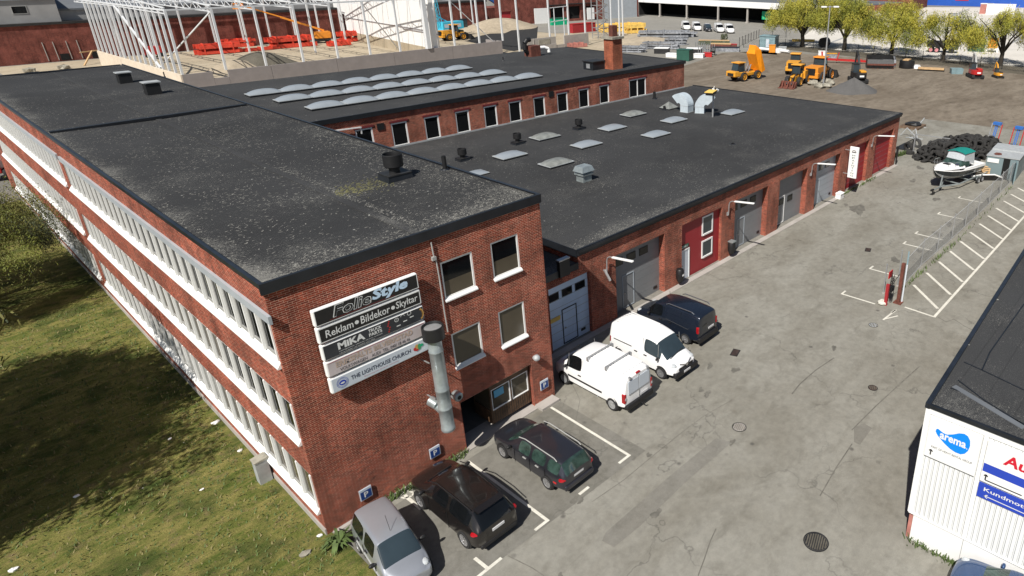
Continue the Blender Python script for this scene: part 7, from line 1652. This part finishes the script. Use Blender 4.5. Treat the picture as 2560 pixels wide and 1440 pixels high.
# ================================================================== WILLOWS
def willow(name, label, loc, hgt, rad, seed, leaves, group=None, leaf=.34, droop=1.0, clump=34, zmin=None, prop=None):
    R = random.Random(seed); t = thing(name, label, 'willow', loc, 0, group); zb = hgt*.22
    tr = MB(); br = []; tr.tube([(0, 0, 0), (R.uniform(-.2, .2), R.uniform(-.2, .2), zb*.5), (R.uniform(-.3, .3), 0, zb)], [hgt*.045, hgt*.036, hgt*.032], 9)
    for i in range(9):
        a = 2*pi*i/9+R.uniform(-.3, .3); rr = rad*R.uniform(.45, .85); top = hgt*R.uniform(.5, .82)
        p0 = Vector((0, 0, zb*R.uniform(.8, 1))); p1 = Vector((cos(a)*rr*.35, sin(a)*rr*.35, zb+(top-zb)*.5)); p2 = Vector((cos(a)*rr, sin(a)*rr, top)); tr.tube([p0, p1, p2], [hgt*.02, hgt*.013, hgt*.005], 6); br.append((p1, p2))
        for k in range(3): b = p1+(p2-p1)*R.random(); e = b+Vector((R.uniform(-1, 1), R.uniform(-1, 1), R.uniform(.2, 1)))*rad*.3; tr.tube([b, e], [hgt*.007, hgt*.003], 5); br.append((b, e))
    tr.tube([(0, 0, zb), (0, 0, hgt*.6), (R.uniform(-.5, .5), R.uniform(-.5, .5), hgt*.88)], [hgt*.026, hgt*.015, hgt*.004], 6); tr.build('trunk', ['bark'], t)
    cl = []; 
    for i in range(clump):
        a = R.uniform(0, 6.28); el = R.uniform(-.05, 1.0); r_ = rad*sqrt(max(.02, 1-el**2))*R.uniform(.55, 1.0); cl.append((Vector((cos(a)*r_, sin(a)*r_, hgt*.45+hgt*.47*el*R.uniform(.75, 1))), rad*R.uniform(.16, .34), R.choice((0, 0, 1, 2, 2))))
    q = MB(); per = leaves//clump
    for c, rc, mm in cl:
        for i in range(per//7):
            d = Vector((R.gauss(0, 1), R.gauss(0, 1), R.gauss(0, .7))); s = c+d.normalized()*rc*R.random()**.4; s = Vector(s); sw = Vector((R.uniform(-.15, .15)+s.x*.02, R.uniform(-.15, .15)+s.y*.02, 0)); m_ = mm if R.random() < .75 else R.choice((0, 1, 2))
            for k in range(7):
                e = Vector((R.gauss(0, .12), R.gauss(0, .12), -R.uniform(.25, .5)*droop))*leaf*1.7; e.x += sw.x*.4; e.y += sw.y*.4
                for _ in range(2):
                    c_ = s+e*R.random()+Vector((R.gauss(0, 1), R.gauss(0, 1), R.gauss(0, .6)))*leaf*.45; a = R.uniform(0, 6.28); w = Vector((cos(a), sin(a), R.uniform(-.5, .5)))*leaf*.17; l_ = Vector((R.gauss(0, .5), R.gauss(0, .5), -R.uniform(.2, .9))).normalized()*leaf*.8
                    q.add([c_-w*.6, c_+w, c_+l_+w*.4, c_+l_-w*.5], [(0, 1, 2, 3)], m_)
                s = s+e
                if s.z < (zmin or hgt*.16): break
    q.build('crown', prop or ['lime_leaf', 'dark_leaf', 'mid_leaf'], t); return t
tl = ['leftmost willow of the row beside the light blue cabin', 'second willow from the left behind the lamp mast', 'middle willow of the row behind the digger bucket', 'fourth willow from the left with dark trailer behind', 'rightmost willow of the row at the photo edge']
for i, ((px, py), h, r_, n) in enumerate((((2005, 117), 14.2, 8.8, 24000), ((2110, 125), 13.6, 8.2, 22000), ((2228, 135), 12.2, 8.2, 18000), ((2357, 152), 11.2, 7.4, 12000), ((2500, 165), 12.0, 7.8, 13000))):
    p = G(px, py); willow('willow_tree', tl[i], (p.x, p.y, 0), h, r_, 30+i, n, 'willows in a row along the dirt lot', .36)
willow('willow_tree', 'weeping willow leaning in at the left edge beside the long facade', (-7.9, 35.0, 0), 9.0, 6.6, 77, 95000, None, .15, 1.3, 90, zmin=.6, prop=['olive_leaf', 'olive', 'dark_leaf'])
willow('willow_tree', 'large willow beyond the left edge that shades lawn and facade', (-13.6, 14.0, 0), 15.5, 7.6, 78, 52000, None, .32, 1.2, 58, prop=['olive_leaf', 'olive', 'dark_leaf'])
p = G(1915, 60); t = thing('green_sign', 'bright green board behind the leftmost willow', 'sign', (p.x, p.y, 0), radians(-75)); MB().box(-1.6, -.1, 1.5, 1.6, .1, 4.2).build('board', ['green_bright'], t); MB().box(-.1, .1, 0, .1, .2, 4).build('post', ['steel'], t)
# red quad bike at the left edge
t = thing('red_tractor', 'red tractor mower with black wheels at the far left edge', 'tractor', (-.3, 71.0, 0), radians(80)); MB().box(-1.4, -.6, .8, 1.2, .6, 1.7).build('body', ['red'], t, .08); MB().box(-1.0, -.6, 1.7, .2, .6, 2.6).build('cab', ['glass'], t)
for x, r_ in ((-1.0, .62), (1.1, .45)):
    for s_ in (1, -1): wheel(t, x, s_*.8, r_, s_, .35, 'white', 3)
